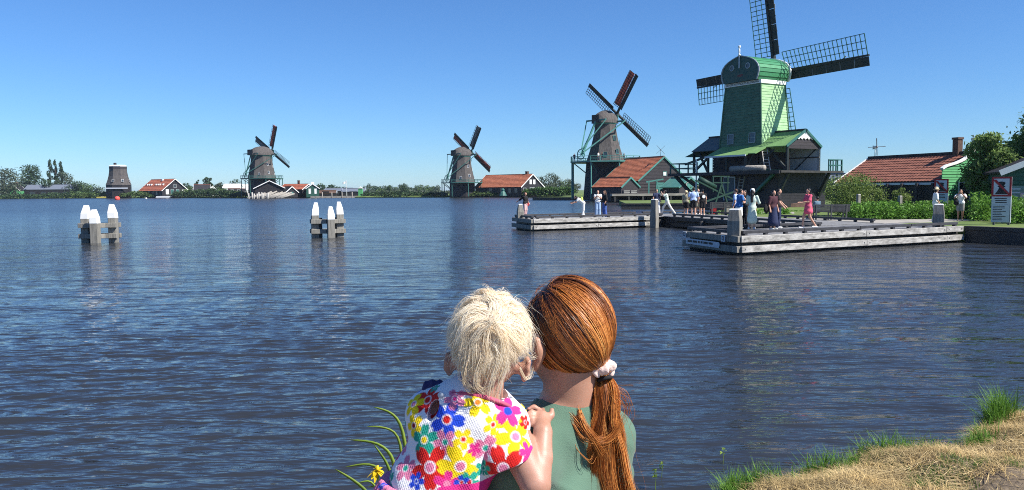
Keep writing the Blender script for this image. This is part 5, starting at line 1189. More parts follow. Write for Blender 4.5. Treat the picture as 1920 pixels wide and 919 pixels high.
weeds(1590, 1838, 43.5, 47.5, 26000, .82, 311)
weeds(1826, 1856, 40.5, 46, 5000, 1.3, 312, label='taller dark nettles under the large tree')
weeds(1893, 1960, 37.5, 40, 6000, 1.1, 313, label='leafy weeds around the big warning sign')
weeds(1842, 1925, 45.6, 46.6, 8000, 1.8, 314, L_willow, .13, label='dense undergrowth below the large tree')
weeds(1395, 1475, 54, 57, 2200, .35, 315, label='low weeds at the pale path edge')
for px, py, d, lab in ((1610, 364, 45.6, 'grey fence post in the nettles below the shrub'), (1688, 367, 45.4, 'grey fence post in the nettles before the hut')):
    x = gx(px, d); post('fence_post', lab, (x, d), .5, zh(py, px, d), .2, .3, M_timberw, .9, 'fence posts in the nettles')
post('fence_post', 'short white topped post behind the left bench', (gx(1364, 58), 58), .5, zh(382, 1364, 58), .26, .2, M_white, .95, None)
MB_p = MB().slab((gx(1372, 57), 57.0, .672), (gx(1490, 54.6), 54.6, .672), (gx(1490, 58.2), 58.2, .672), (gx(1380, 59.8), 59.8, .672), .02)
o = MB_p.build('path', M_path); o['kind'] = 'structure'; o['label'] = 'pale paved path on the bank'
MB().slab((18.5, 38.6, .668), (28, 43, .668), (26, 48, .668), (16.3, 47, .668), .02).build('worn_ground', M_path)['kind'] = 'structure'

# --- warning signs
def sign(label, px, d, zb, w, h, az, marks=True):
    x = gx(px, d); t = thing('warning_sign', label, 'sign', (x, d, 0), az + R(90), 'no-mooring signs')   # local -y faces the viewer
    z0, z1 = zb, zb + h; hs = w * 1.12
    def pnl(a, b, c, e, y, m, nm, th=.012, par=None): return MB().box(((a + b) / 2, y - th / 2, (c + e) / 2), (b - a, th, e - c)).build(nm, m, par or t)
    pnl(-w / 2, w / 2, z0, z1, .06, M_shadew, 'board', .06)
    top = pnl(-w / 2 - .01, w / 2 + .01, z1 - hs, z1 + .01, 0, M_red, 'red_frame', .02)
    pnl(-w / 2 + .08, w / 2 - .08, z1 - hs + .08, z1 - .075, -.02, M_shadew, 'picture_field', .008)
    s = w - .16; zc = z1 - hs + .08
    half = [(.38, .04), (.38, .10), (.27, .22), (.17, .42), (.16, .5), (.24, .52), (.24, .58), (.16, .6), (.2, .68), (.25, .74), (.25, .80), (.16, .86), (0, .88)]
    pl_ = [(a * s, zc + b * s * 1.08) for a, b in half] + [(-a * s, zc + b * s * 1.08) for a, b in half[-2::-1]]
    MB().prism(pl_, (0, -.0285, 0), (1, 0, 0), (0, 0, 1), (0, -.006, 0)).build('bollard_symbol', M_blackp, t)
    MB().prism([(-s / 2, zc + s * 1.09), (-s / 2 + .10, zc + s * 1.09), (s / 2, zc + .07), (s / 2, zc), (s / 2 - .04, zc), (-s / 2, zc + s * 1.0)], (0, -.036, 0), (1, 0, 0), (0, 0, 1), (0, -.005, 0)).build('red_bar', M_red, t)
    zp = z1 - hs - .03; ph = h * .155; r = random.Random(int(px))
    p1 = pnl(-w / 2 + .01, w / 2 - .01, zp - ph, zp, 0, M_shadew, 'text_panel', .015)
    for i in range(3):
        a = r.uniform(.25, .36) * w; MB().box((r.uniform(-.03, .03), -.019, zp - .07 - i * ph * .28), (a * 2, .006, .035)).build('text_line', M_blackp, t)
    zp2 = zp - ph - .02; pnl(-w / 2 + .01, w / 2 - .01, z0 + .02, zp2, 0, M_shadew, 'text_panel', .015)
    MB().box((w / 2 - .03, -.018, (z0 + zp2) / 2), (.015, .006, (zp2 - z0) * .95)).build('border_line', M_blackp, t)
    n = 9; 
    for i in range(n):
        a = r.uniform(.45, .75) * w * .9; MB().box((-w / 2 + .07 + a / 2, -.019, zp2 - .08 - i * (zp2 - z0 - .12) / n), (a, .006, .028)).build('text_line', M_blackp, t)
    for s_ in (-1, 1): MB().box((s_ * w * .38, .09, z0 - .35), (.08, .06, .75)).build('stay', M_iron, t)
sign('big no-mooring sign with a black bollard symbol at the right border', 1878, 36.6, .78, .80, 2.1, R(-137))
sign('no-mooring sign standing before the green hut gable', 1765, 46.3, 1.0, .72, 1.9, R(-128))
t = thing('information_board', 'framed information board with pale text behind the big sign', 'sign', (gx(1905, 40.6), 40.6, LAND_Z), R(-125) + R(90))
for s in (-.55, .55): MB().box((s, 0, .95), (.1, .1, 1.9)).build('leg', mat('board_red_brown', (.12, .03, .025)), t)
MB().box((0, -.02, 1.35), (1.0, .05, .9)).build('panel', mat('board_green', (.16, .24, .22)), t)
for i in range(4): MB().box((-.1 + .05 * (i % 2), -.05, 1.65 - i * .19), (.6 - .1 * (i % 3), .01, .06)).build('text_line', M_shadew, t)
# --- benches
def bench(label, px, d, rz, z0):
    t = thing('bench', label, 'bench', (gx(px, d), d, z0), rz, 'dark slatted benches')
    for x in (-.82, 0, .82):
        MB().beam((x, -.02, 0), (x, -.10, .86), .07, .07).beam((x, .45, 0), (x, .42, .43), .06, .06).beam((x, -.05, .42), (x, .45, .42), .06, .06).build('leg', M_iron, t)
    for i in range(4): MB().beam((-1, -.07 - i * .008, .50 + i * .105), (1, -.07 - i * .008, .50 + i * .105), .035, .09).build('back_slat', M_rim, t)
    for i in range(4): MB().box((0, .05 + i * .115, .47), (2.0, .10, .04)).build('seat_slat', M_rim, t)
bench('dark slatted bench seen from behind, a man seated at its left end', 1559, 43.6, R(-3), .672)
bench('dark slatted bench left of the man in the blue shirt', 1358, 53.5, R(3), .672)
t = thing('red_box', 'small red box on the stage beside the left bench', 'box', (gx(1338, 54.5), 54.5, .69)); MB().box((0, 0, .22), (.34, .3, .44)).build('body', M_red, t); MB().box((0, 0, .46), (.38, .34, .04)).build('lid', M_red, t)
# ------------------------------------------------------------------ people on the stages
M_skin = mat('skin', (.52, .29, .20), rough=.5, var=.07, scale=8, spec=.35, sss=.12)
M_skind = mat('skin_tanned', (.36, .19, .12), rough=.5, var=.08, scale=8)
M_hairk = mat('black_hair', (.012, .009, .008), rough=.4, var=.3, scale=20, stretch=(6, 6, 1), bump=.4, bscale=40)
M_hairb = mat('brown_hair', (.07, .035, .02), rough=.45, var=.3, scale=20, stretch=(6, 6, 1), bump=.4, bscale=40)
def cloth(n, c, **k): return mat(n, c, rough=.85, var=.10, scale=6, bump=.25, bscale=14, **k)
C_black = cloth('black_cloth', (.014, .013, .015)); C_white = cloth('white_cloth', (.72, .72, .70)); C_pink = cloth('pale_pink_cloth', (.62, .40, .38)); C_rose = cloth('rose_cloth', (.62, .10, .17))
C_jean = cloth('light_denim', (.28, .40, .58)); C_blue = cloth('blue_denim', (.05, .10, .32)); C_navy = cloth('navy_cloth', (.022, .03, .075)); C_mint = cloth('mint_cloth', (.52, .62, .54)); C_cream = cloth('cream_cloth', (.62, .62, .57))
C_sky = cloth('sky_blue_cloth', (.40, .52, .78)); C_royal = cloth('royal_blue_cloth', (.045, .16, .42)); C_grey = cloth('grey_cloth', (.22, .22, .21)); C_slate = cloth('slate_cloth', (.10, .16, .21)); C_khaki = cloth('khaki_cloth', (.30, .27, .19)); C_straw = cloth('straw_hat', (.62, .50, .32)); C_plum = cloth('plum_cloth', (.06, .022, .03)); C_lime = cloth('lime_cloth', (.45, .55, .12)); C_redb = cloth('red_bag_cloth', (.6, .06, .07))
def person(label, px, py, Ht, az, top=None, bottom=None, hair=('short', None), hat=None, shoes=None, skin=None, lean=0., armR=None, armL=None, legR=None, legL=None, headturn=0., dress=None, sit=False, z=.69, d=None, sleeve=.55, bag=None, h=.023, extra=None, fat=1.):
    """local frame: forward +y, person's right +x; arms (elbow, wrist) and legs (knee, ankle) in metres for a 1.70 m body"""
    if d is None: p = G(px, py, z)
    else: p = np.array([gx(px, d), d, z])
    k = Ht / 1.70; t = thing('person', label, 'person', (p[0], p[1], z), az - R(90), 'visitors on the landing stages')
    skin = skin or M_skin
    pel = np.array([0, 0, .93 if not sit else .50]); A = R(lean)
    def up(v):                                  # torso point, leaned about the pelvis
        v = np.array(v, float) - [0, 0, .93]; y = v[1] * math.cos(A) + v[2] * math.sin(A); q = -v[1] * math.sin(A) + v[2] * math.cos(A); return np.array([v[0], y, q]) + pel
    sR, sL = up((.185 * fat, 0, 1.385)), up((-.185 * fat, 0, 1.385)); nk, hd = up((0, 0, 1.43)), up((0, .02, 1.585))
    aR = armR or ((.235, -.02, 1.10), (.24, .06, .86)); aL = armL or ((-.235, -.02, 1.10), (-.24, .06, .86))
    dz = pel[2] - .93
    eR, wR, eL, wL = [np.array(v, float) + [0, 0, dz] for v in (*aR, *aL)]
    if sit: LR, LL = ((.11, .44, .50), (.12, .48, .08)), ((-.11, .44, .50), (-.12, .48, .08))
    else: LR, LL = legR or ((.095, .03, .49), (.10, -.02, .07)), legL or ((-.095, .03, .49), (-.10, -.02, .07))
    LR, LL = [np.array(v, float) for v in LR], [np.array(v, float) for v in LL]
    hR, hL = pel + [.085, 0, -.04], pel + [-.085, 0, -.04]
    rot = np.array([[1, 0, 0], [0, math.cos(A), -math.sin(A)], [0, math.sin(A), math.cos(A)]]).T
    chest = ell(up((0, 0, 1.25)), (.165 * fat, .105 * fat, .20), rot); waist = ell(up((0, 0, 1.07)), (.13 * fat, .095 * fat, .17), rot); hips = ell(pel, (.165 * fat, .12 * fat, .125))
    def arm(s, e, w): return [cap(s, e, .052, .042), cap(e, w, .041, .029)]
    def hand(e, w, sx):
        q = (w - e) / (np.linalg.norm(w - e) + 1e-6); c = w + q * .05; s = np.cross(q, [0, 1, .2]); s /= np.linalg.norm(s) + 1e-6
        return [cap(w, c, .030, .034)] + [cap(c + s * o, c + s * o * 1.2 + q * (.075 - abs(o) * .5), .013, .010) for o in (-.024, -.008, .008, .024)] + [cap(c - q * .02 + s * .03, c + q * .03 + s * .055, .012, .010)]
    def foot(a): return cap(a + [0, -.03, -.025], a + [0, .14, -.035], .042, .034)
    arms = arm(sR, eR, wR) + arm(sL, eL, wL) + hand(eR, wR, 1) + hand(eL, wL, -1)
    legs = [cap(hR, LR[0], .088, .058), cap(LR[0], LR[1], .056, .038), cap(hL, LL[0], .088, .058), cap(LL[0], LL[1], .056, .038)]
    ht = R(headturn); hf = np.array([math.sin(ht), math.cos(ht), 0])
    head = [ell(hd, (.073, .092, .108)), ell(hd + hf * .035 + [0, 0, -.06], (.052, .055, .055)), cap(hd + hf * .085 + [0, 0, -.005], hd + hf * .100 + [0, 0, -.03], .011, .014), ell(hd + [.073, 0, -.015], (.014, .02, .03)), ell(hd + [-.073, 0, -.015], (.014, .02, .03))]
    def sc(ps): return [('c', p_[1] * k, p_[2] * k, p_[3] * k, p_[4] * k) if p_[0] == 'c' else ('e', p_[1] * k, p_[2] * k, p_[3]) for p_ in [tuple(map(lambda x: x, q)) for q in ps]]
    body = [chest, waist, hips] + head + [cap(nk - [0, 0, .05], hd, .05, .05)] + arms + legs + [foot(LR[1]), foot(LL[1])]
    skin_obj('body', sc(body), h, skin, t, .03, fit=1)
    inf = .014
    def cut(a, b, f): return a + (b - a) * f
    def slv(f): 
        o = []
        for s, e, w in ((sR, eR, wR), (sL, eL, wL)):
            if f <= 1: o.append(cap(s, cut(s, e, f), .052, .052))
            else: o += [cap(s, e, .051, .046), cap(e, cut(e, w, f - 1), .046, .040)]
        return o
    if dress:
        m, hem, rad = dress; b = pel * [1, 1, 0] + [0, 0, hem]
        skin_obj('dress', sc([chest, waist, hips, cap(up((0, 0, 1.02)), pel + [0, 0, -.02], .10, .135), cap(pel + [0, 0, -.02], b + [0, 0, rad * .8], .135, rad)] + slv(sleeve)), h, m, t, .03, inf, post=lambda P, D, hz=hem * k: np.maximum(D, hz - P[..., 2]), fit=1)
    if top: skin_obj('top', sc([chest, waist, cap(up((-.07, 0, .97)), up((.07, 0, .97)), .115, .115)] + slv(sleeve)), h, top, t, .03, inf + .006, fit=1)
    if bottom:
        kind, m = bottom
        if kind == 'shorts': ps = [hips] + [cap(a, cut(a, b, .78), .098, .088) for a, b in ((hR, LR[0]), (hL, LL[0]))]
        elif kind == 'wide': ps = [hips] + [x for a, L in ((hR, LR), (hL, LL)) for x in (cap(a, L[0], .095, .085), cap(L[0], L[1] + [0, 0, .02], .085, .10))]
        else: ps = [hips] + [x for a, L in ((hR, LR), (hL, LL)) for x in (cap(a, L[0], .092, .066), cap(L[0], L[1] + [0, 0, .02], .066, .055))]
        skin_obj(kind if kind == 'shorts' else 'trousers', sc(ps), h, m, t, .025, inf * .8, fit=1)
    hk, hm = hair[0], hair[1] or M_hairk
    hp = [ell(hd - hf * .022 + [0, 0, .025], (.082, .092, .098))]
    if hk == 'long': hp += [cap(hd - hf * .05, hd - hf * .085 + [0, 0, -.14], .075, .075), cap(hd - hf * .085 + [0, 0, -.14], up((0, -.13, 1.18)), .075, .05)]
    if hk == 'bun': hp += [ell(hd - hf * .1 + [0, 0, .05], (.045, .045, .045))]
    if hk == 'bob': hp += [cap(hd - hf * .04 + [.05, 0, -.03], hd - hf * .03 + [.05, 0, -.1], .045), cap(hd - hf * .04 + [-.05, 0, -.03], hd - hf * .03 + [-.05, 0, -.1], .045), ell(hd - hf * .05 + [0, 0, -.05], (.08, .05, .08))]
    skin_obj('hair', sc(hp), h * .8, hm, t, .03, fit=1)
    if hat:
        hm_, br = hat; c = (hd + [0, 0, .055]) * k; MB().lathe([(.085, -.02), (br, -.035), (br * 1.01, -.025), (.095, .0), (.092, .05), (.07, .085), (.02, .095)], 16, tuple(c), cap=False).build('hat', hm_, t, smooth=True)
    if shoes:
        for a in (LR[1], LL[1]): skin_obj('shoe', sc([cap(a + [0, -.035, -.025], a + [0, .15, -.03], .047, .040)]), h * .8, shoes, t, .02, fit=1)
    if extra: extra(t, k, hd, pel, up)
    if bag:
        bm, bl, off, sz = bag; q = np.array(off); a = R(90) - az
        wx, wy = q[0] * math.cos(az - R(90)) - q[1] * math.sin(az - R(90)), q[0] * math.sin(az - R(90)) + q[1] * math.cos(az - R(90))
        g = thing('bag', bl, 'bag', (p[0] + wx * k, p[1] + wy * k, z + q[2] * k), az - R(90))
        V, F = sculpt([ell((0, 0, 0), sz), cap((-sz[0] * .5, 0, -sz[2] * .3), (sz[0] * .5, 0, -sz[2] * .3), sz[1] * .8)], .018, .03, fit=1); link('pouch', npmesh('pouch', V, F, bm), None, g)
        MB().tube([(-sz[0] * .6, 0, sz[2] * .5), (-sz[0] * .4, 0, sz[2] + .16), (sz[0] * .4, 0, sz[2] + .16), (sz[0] * .6, 0, sz[2] * .5)], .012, 6).build('strap', bm, g)
    return t
person('person in black top and pale pink trousers reaching back to the far stage post', 985, 406.5, 1.62, R(-35), C_black, ('trousers', C_pink), ('long', M_hairb), shoes=C_white, armR=((.20, -.27, 1.20), (.16, -.55, 1.06)), armL=((-.22, .02, 1.12), (-.2, .18, .95)), sleeve=1.3, bag=(C_redb, 'red shoulder bag at the hip of the woman in pink trousers', (-.24, .06, .86), (.12, .06, .14)))
person('person bending forward in white with arm stretched over the water', 1094, 407, 1.64, R(178), C_white, ('trousers', C_white), ('bob', M_hairk), shoes=C_grey, lean=52, armR=((.2, .50, 1.02), (.15, .78, .98)), armL=((-.2, .48, 1.0), (-.15, .76, .92)), legR=((.1, .05, .49), (.1, -.03, .07)), legL=((-.1, .0, .49), (-.1, .08, .07)), bag=(C_lime, 'black and lime backpack on the bending person in white', (0, .12, 1.17), (.13, .10, .17)))
person('person in white top and pale wide jeans standing beside the long haired friend', 1121, 405.5, 1.72, R(-95), C_white, ('wide', C_jean), ('long', M_hairb), shoes=C_white, armR=((.24, .06, 1.13), (.10, .22, 1.28)), armL=((-.24, .06, 1.13), (-.08, .22, 1.26)), sleeve=.35)
person('person with long brown hair, dark jacket and blue jeans on the far stage', 1134, 406.5, 1.70, R(-160), C_black, ('wide', C_blue), ('long', M_hairb), shoes=C_white, armR=((.25, .04, 1.12), (.2, .2, 1.0)), armL=((-.25, -.02, 1.12), (-.26, .1, .92)), sleeve=1.2, bag=(C_black, 'dark handbag carried beside the long haired person in blue jeans', (-.28, .06, .82), (.10, .06, .12)))
person('person in navy polo and white trousers leaning by the tall grey pile', 1232, 403, 1.76, R(-70), C_navy, ('trousers', C_white), ('short', None), shoes=C_rose, lean=-8, armR=((.26, -.06, 1.14), (.26, .02, .92)), armL=((-.26, -.06, 1.14), (-.26, .02, .92)), legR=((.09, .12, .48), (.10, .18, .07)), legL=((-.09, .1, .48), (-.10, .12, .07)))
person('person in pale mint shirt and cream trousers in a wide lunge taking a photo', 1251, 403, 1.70, R(172), C_mint, ('trousers', C_cream), ('bob', M_hairk), shoes=C_white, lean=12, armR=((.24, .26, 1.28), (.08, .38, 1.50)), armL=((-.24, .26, 1.28), (-.06, .38, 1.50)), legR=((.12, .26, .52), (.14, .34, .07)), legL=((-.10, -.22, .50), (-.12, -.52, .07)), sleeve=.8, fat=1.1)
person('person with straw hat and dark shorts left of the man in the light blue shirt', 1286, 404, 1.62, R(60), C_khaki, ('shorts', C_black), ('short', M_hairb), hat=(C_straw, .16), shoes=C_white, armR=((.22, .12, 1.15), (.08, .28, 1.15)))
person('person in light blue shirt and dark shorts with back to the river', 1300, 405.5, 1.84, R(82), C_sky, ('shorts', C_black), ('short', None), shoes=C_mint, armR=((.28, -.02, 1.12), (.27, .10, .9)), armL=((-.27, .02, 1.12), (-.2, .2, 1.02)), fat=1.12, sleeve=.75)
person('person in grey half hidden between the blue shirt and the black vest', 1309, 402.5, 1.78, R(-110), C_grey, ('shorts', C_khaki), ('short', None), shoes=C_white)
def logo(t, k, hd, pel, up):
    c = up((.03, -.150, 1.24)) * k; o = MB().lathe([(.02, 0), (.11, 0), (.11, .012), (.02, .012)], 14).build('round_print', C_white, t); o.location = c; o.rotation_euler = (R(90), 0, 0)
person('person in black vest with round white back print and black shorts', 1317, 405, 1.72, R(95), C_black, ('shorts', C_black), ('bun', None), shoes=C_white, sleeve=.34, extra=logo)
person('person in royal blue shirt and white shorts looking at a phone behind the corner post', 1385, 428, 1.74, R(12), C_royal, ('shorts', C_white), ('short', None), shoes=C_white, armR=((.24, .08, 1.10), (.10, .34, 1.14)), armL=((-.22, .12, 1.12), (-.08, .36, 1.14)), lean=6)
person('person in pale grey-blue shirt hidden behind the man in royal blue', 1379, 424, 1.74, R(150), C_sky, ('trousers', C_navy), ('short', M_hairb), shoes=C_white)
person('dark haired person in black with both hands raised beside the white hatted woman', 1396, 423, 1.68, R(-150), C_black, ('trousers', C_black), ('long', None), shoes=C_black, armR=((.26, .16, 1.18), (.16, .24, 1.44)), armL=((-.26, .16, 1.18), (-.12, .26, 1.42)))
def belt(t, k, hd, pel, up): MB().lathe([(.125, 0), (.128, .04)], 16, tuple(up((0, 0, 1.04)) * k), sy=.85, cap=False).build('belt', C_black, t)
person('person in long pale dress and white hat with long dark hair down the back', 1410, 430, 1.72, R(62), None, None, ('long', None), hat=(C_white, .11), shoes=C_white, dress=(C_mint, .24, .20), armR=((.26, .10, 1.12), (.14, .30, 1.12)), armL=((-.24, .10, 1.12), (-.10, .28, 1.10)), sleeve=1.2, legL=((-.08, -.02, .48), (-.12, -.10, .07)))
person('person in dark flowered top and long navy skirt, black bag at the side', 1449, 431, 1.68, R(-60), C_plum, None, ('bob', M_hairk), shoes=C_cream, dress=(C_navy, .16, .21), sleeve=.9, bag=(C_black, 'black shoulder bag hanging beside the navy skirt', (.28, -.10, .92), (.16, .08, .2)))
person('person in dark top looking right behind the woman in the navy skirt', 1459, 428.5, 1.74, R(-25), C_black, ('trousers', C_navy), ('short', None), shoes=C_white, armR=((.25, .08, 1.10), (.22, .24, .92)), armL=((-.25, .08, 1.1), (-.2, .26, .95)))
person('person walking in a rose pink dress with long black hair', 1515, 428.5, 1.74, R(188), None, None, ('long', None), shoes=C_white, dress=(C_rose, .60, .175), armR=((.20, .10, 1.12), (.12, .34, 1.10)), armL=((-.20, .12, 1.14), (-.10, .36, 1.10)), legR=((.09, .16, .50), (.10, .20, .07)), legL=((-.09, -.02, .50), (-.08, -.30, .10)), sleeve=.7)
person('person in slate grey shirt seated on the right bench', 1533, 0, 1.74, R(120), C_slate, ('shorts', C_khaki), ('short', None), shoes=C_white, sit=True, z=.672, d=43.9, armR=((.25, .06, 1.12), (.12, .32, 1.0)), armL=((-.24, .1, 1.1), (-.1, .3, 1.0)), sleeve=.7)
person('person in flowing white clothes and a cream sun hat behind the bank end post', 1753, 417.5, 1.73, R(-15), C_white, ('wide', C_white), ('bob', M_hairk), hat=(C_straw, .15), shoes=C_white, sleeve=.9, armR=((.25, .02, 1.12), (.2, .12, .95)), z=.69)
person('person in white shirt and grey shorts raising a camera on the grass', 1802, 0, 1.66, R(-125), C_white, ('shorts', C_grey), ('short', None), shoes=C_khaki, skin=M_skind, armR=((.26, .20, 1.24), (.08, .30, 1.46)), armL=((-.26, .20, 1.24), (-.08, .30, 1.46)), z=.66, d=41.5, sleeve=.75, bag=(C_black, 'black bag hanging at the hip of the man with the camera', (.20, .12, .98), (.12, .07, .16)))
person('person in white and pink at the very right border', 1924, 0, 1.70, R(-150), C_pink, ('trousers', C_white), ('long', M_hairb), shoes=C_white, z=.66, d=40)
zst, kk = kat[1], kat[2]
for i, (px, tp, hm, lab) in enumerate(((1077, C_plum, M_hairk, 'tiny visitor in dark red at the left end of the tall mill stage'), (1122, C_white, M_hairk, 'tiny visitor in white on the tall mill stage below its body'), (1128, C_black, M_hairb, 'tiny visitor in black beside the one in white on the mill stage'), (1170, C_grey, M_hairk, 'tiny visitor in grey at the right end of the tall mill stage'))):
    dd = 172 - (6.4 if 0 < i < 3 else 1.5); person(lab, px, 0, 1.72, R(-90 + 40 * i), tp, ('trousers', C_navy), ('short', hm), z=zst, d=dd, h=.035)
# ------------------------------------------------------------------ the two in front: red haired woman holding a small child
def Wp(px, py, dd=0.): return CP + ray(px, py) * (1.5 + dd)
Zu = np.array([0, 0, 1.])
def skinmat(name, c, c2): 
    m = mat(name, c, rough=.46, col2=c2, scale=26, spec=.4, sss=.1, bump=.05, bscale=420, detail=9); return m
M_skw = skinmat('woman_skin', (.38, .195, .13), (.46, .25, .175)); M_skc = skinmat('child_skin', (.36, .185, .126), (.45, .245, .18))
M_tee = mat('sage_green_jersey', (.088, .158, .112), rough=.95, var=.12, scale=9, bump=.25, bscale=420, sheen=.15, detail=6)
def hairmat(name, rough, spec):
    m = bpy.data.materials.new(name); m.use_nodes = True; N = m.node_tree.nodes; Lk = m.node_tree.links; b = N['Principled BSDF']
    b.inputs['Roughness'].default_value = rough; b.inputs['Specular IOR Level'].default_value = spec
    MATS[name] = m; return m, N, Lk, b
def ramp_hair(name, stops, rough, spec, trans=0.):
    """colour along each strand: attribute hue 0..1 through the stops"""
    m, N, Lk, b = hairmat(name, rough, spec); a = N.new('ShaderNodeAttribute'); a.attribute_name = 'hue'; r_ = N.new('ShaderNodeValToRGB')
    e = r_.color_ramp.elements; e[0].position, e[0].color = stops[0][0], (*stops[0][1], 1); e[1].position, e[1].color = stops[-1][0], (*stops[-1][1], 1)
    for p_, c in stops[1:-1]: q = e.new(p_); q.color = (*c, 1)
    Lk.new(a.outputs['Fac'], r_.inputs[0]); Lk.new(r_.outputs[0], b.inputs['Base Color'])
    if trans:
        tr = N.new('ShaderNodeBsdfTranslucent'); ms = N.new('ShaderNodeMixShader'); ms.inputs[0].default_value = trans; Lk.new(r_.outputs[0], tr.inputs[0])
        Lk.new(b.outputs[0], ms.inputs[1]); Lk.new(tr.outputs[0], ms.inputs[2]); Lk.new(ms.outputs[0], N['Material Output'].inputs[0])
    return m
M_copper = ramp_hair('copper_hair', [(0, (.030, .013, .009)), (.25, (.09, .028, .011)), (.5, (.40, .125, .026)), (.75, (.70, .27, .062)), (1, (.86, .46, .15))], .42, .45, .16)
M_blond = ramp_hair('platinum_hair', [(0, (.64, .47, .31)), (.35, (.88, .75, .56)), (1, (.95, .90, .78))], .45, .22, .46)
M_scr = mat('pink_scrunchie', (.74, .56, .50), rough=.7, var=.08, scale=20, bump=.3, bscale=60, sheen=.3)

def woman():
    f = np.array([-.55, .835, 0]); r = np.array([.835, .55, 0]); DD = .08
    hc = Wp(1068, 611, DD); Rm = np.stack([r, f, Zu], 1)
    org = np.array([hc[0], hc[1], float(bank_z(hc[0], hc[1]))])
    t = thing('person', 'red haired woman with ponytail and sage green shirt, seen from behind, holding a child', 'person', tuple(org))
    nb = Wp(1062, 790, DD + .03)
    f0, r0_, Rm0 = f, r, Rm
    f = np.array([-.74, .67, 0]); r = np.array([.67, .74, 0]); Rm = np.stack([r, f, Zu], 1)      # the trunk is turned further than the head
    RS, LS = nb + r * .118 - Zu * .066, nb - r * .138 - Zu * .060
    pel = nb - Zu * .56 + f * .0; hipc = pel
    f, r, Rm = f0, r0_, Rm0
    P = [ell(hc, (.072, .092, .090), Rm), ell(hc + f * .036 - Zu * .068, (.054, .062, .062), Rm), cap(hc - Zu * .06 - f * .012, nb, .050, .057),
         ell(hc + f * .088 + Zu * .012, (.045, .014, .012), Rm), cap(hc + f * .094 - Zu * .012, hc + f * .112 - Zu * .042, .008, .012), ell(hc + f * .094 - Zu * .075, (.022, .012, .007), Rm), ell(hc + f * .090 - Zu * .105, (.020, .016, .014), Rm)]
    # ears: helix, lobe and shell
    for s in (-1, 1):
        ec = hc + r * (.073 * s) - Zu * .042 - f * .004; out = r * s
        arc = [(-.002, -.031), (-.013, -.014), (-.018, .006), (-.012, .024), (.004, .031), (.014, .022)]
        pts = [ec + f * a + Zu * b + out * (.017 if a < 0 else .006) for a, b in arc]
        P += [cap(a, b, .0055, .0055) for a, b in zip(pts[:-1], pts[1:])] + [cap(ec + f * .006, ec + out * .009 - f * .008, .013, .011), ell(ec + out * .008, (.006, .014, .027), Rm), ell(pts[0] + Zu * .002, (.006, .009, .009), Rm)]
    f = np.array([-.74, .67, 0]); r = np.array([.67, .74, 0]); Rm = np.stack([r, f, Zu], 1)
    eR = RS - Zu * .27 + r * .015 + f * .01; wR = eR + f * .20 - r * .10 - Zu * .02
    eL = LS - Zu * .27 - r * .03 + f * .04; wL = eL + f * .19 + r * .03 + Zu * .02
    P += [cap(nb + Zu * .03, RS + Zu * .01, .052, .052), cap(nb + Zu * .03, LS + Zu * .01, .052, .052), ell(nb - Zu * .17 + f * .015, (.135, .098, .19), Rm), ell(nb - Zu * .37 + f * .01, (.122, .088, .17), Rm), ell(pel, (.165, .115, .13), Rm),
          cap(RS, eR, .048, .038), cap(eR, wR, .038, .026), cap(LS, eL, .048, .038), cap(eL, wL, .038, .026)]
    def hand(w, d, s, n):
        """palm and five fingers, slightly curled; d forward, s sideways to the thumb, n palm side"""
        o = [cap(w, w + d * .07, .024, .030), ell(w + d * .055, (.036, .036, .022))]
        for k, (q, L_) in enumerate(((.028, .068), (.010, .076), (-.009, .070), (-.026, .055))):
            a = w + d * .085 + s * q; b = a + d * L_ * .55 + n * .006; c = b + d * L_ * .3 + n * L_ * .35; o += [cap(a, b, .0095, .0085), cap(b, c, .0085, .007)]
        a = w + d * .03 + s * .03; b = a + d * .03 + s * .025; o += [cap(a, b, .011, .010), cap(b, b + d * .028 + s * .004 + n * .008, .010, .008)]
        return o
    P += hand(wR, (f * .9 - r * .42), Zu, -r) + hand(wL, (f * .95 + r * .3), Zu, r)
    gz = org[2]
    for s in (-1, 1):
        h_ = pel + r * .085 * s - Zu * .04; a = np.array([h_[0], h_[1], gz + .08]) + r * .02 * s; k_ = (h_ + a) / 2 + f * .02
        P += [cap(h_, k_, .085, .056), cap(k_, a, .055, .037), cap(a - Zu * .035 - f * .04, a - Zu * .045 + f * .14, .035, .030)]
    L = lambda ps: [(p[0], p[1] - _f32(org), p[2] - _f32(org) if p[0] == 'c' else p[2], p[3], *p[4:]) for p in ps]
    LP = L(P)
    skin_obj('body', LP, .0065, M_skw, t, .012)
    for s in (-1, 1): MB().lathe([(.0005, -.011), (.008, -.008), (.0115, 0), (.008, .008), (.0005, .011)], 12, tuple(hc - org + f0 * .080 + r0_ * .030 * s - Zu * .004)).build('eye', M_white, t, smooth=True)
    # T-shirt
    T = [ell(nb - Zu * .17 + f * .015, (.138, .100, .19), Rm), ell(nb - Zu * .37 + f * .01, (.128, .094, .18), Rm), ell(pel + Zu * .06, (.150, .108, .12), Rm), cap(nb + Zu * .016, RS + Zu * .008, .056, .057), cap(nb + Zu * .010, LS + Zu * .002, .056, .056), cap(RS, RS + (eR - RS) * .62, .054, .060), cap(LS, LS + (eL - LS) * .62, .054, .060)]
    o_ = org; fl, rl = f.astype(np.float32), r.astype(np.float32)
    nbl = (nb - org).astype(np.float32); cutc = cap(nbl + _f32(Zu * .060) + _f32(f * .012), nbl + _f32(Zu * .2), .056, .056)
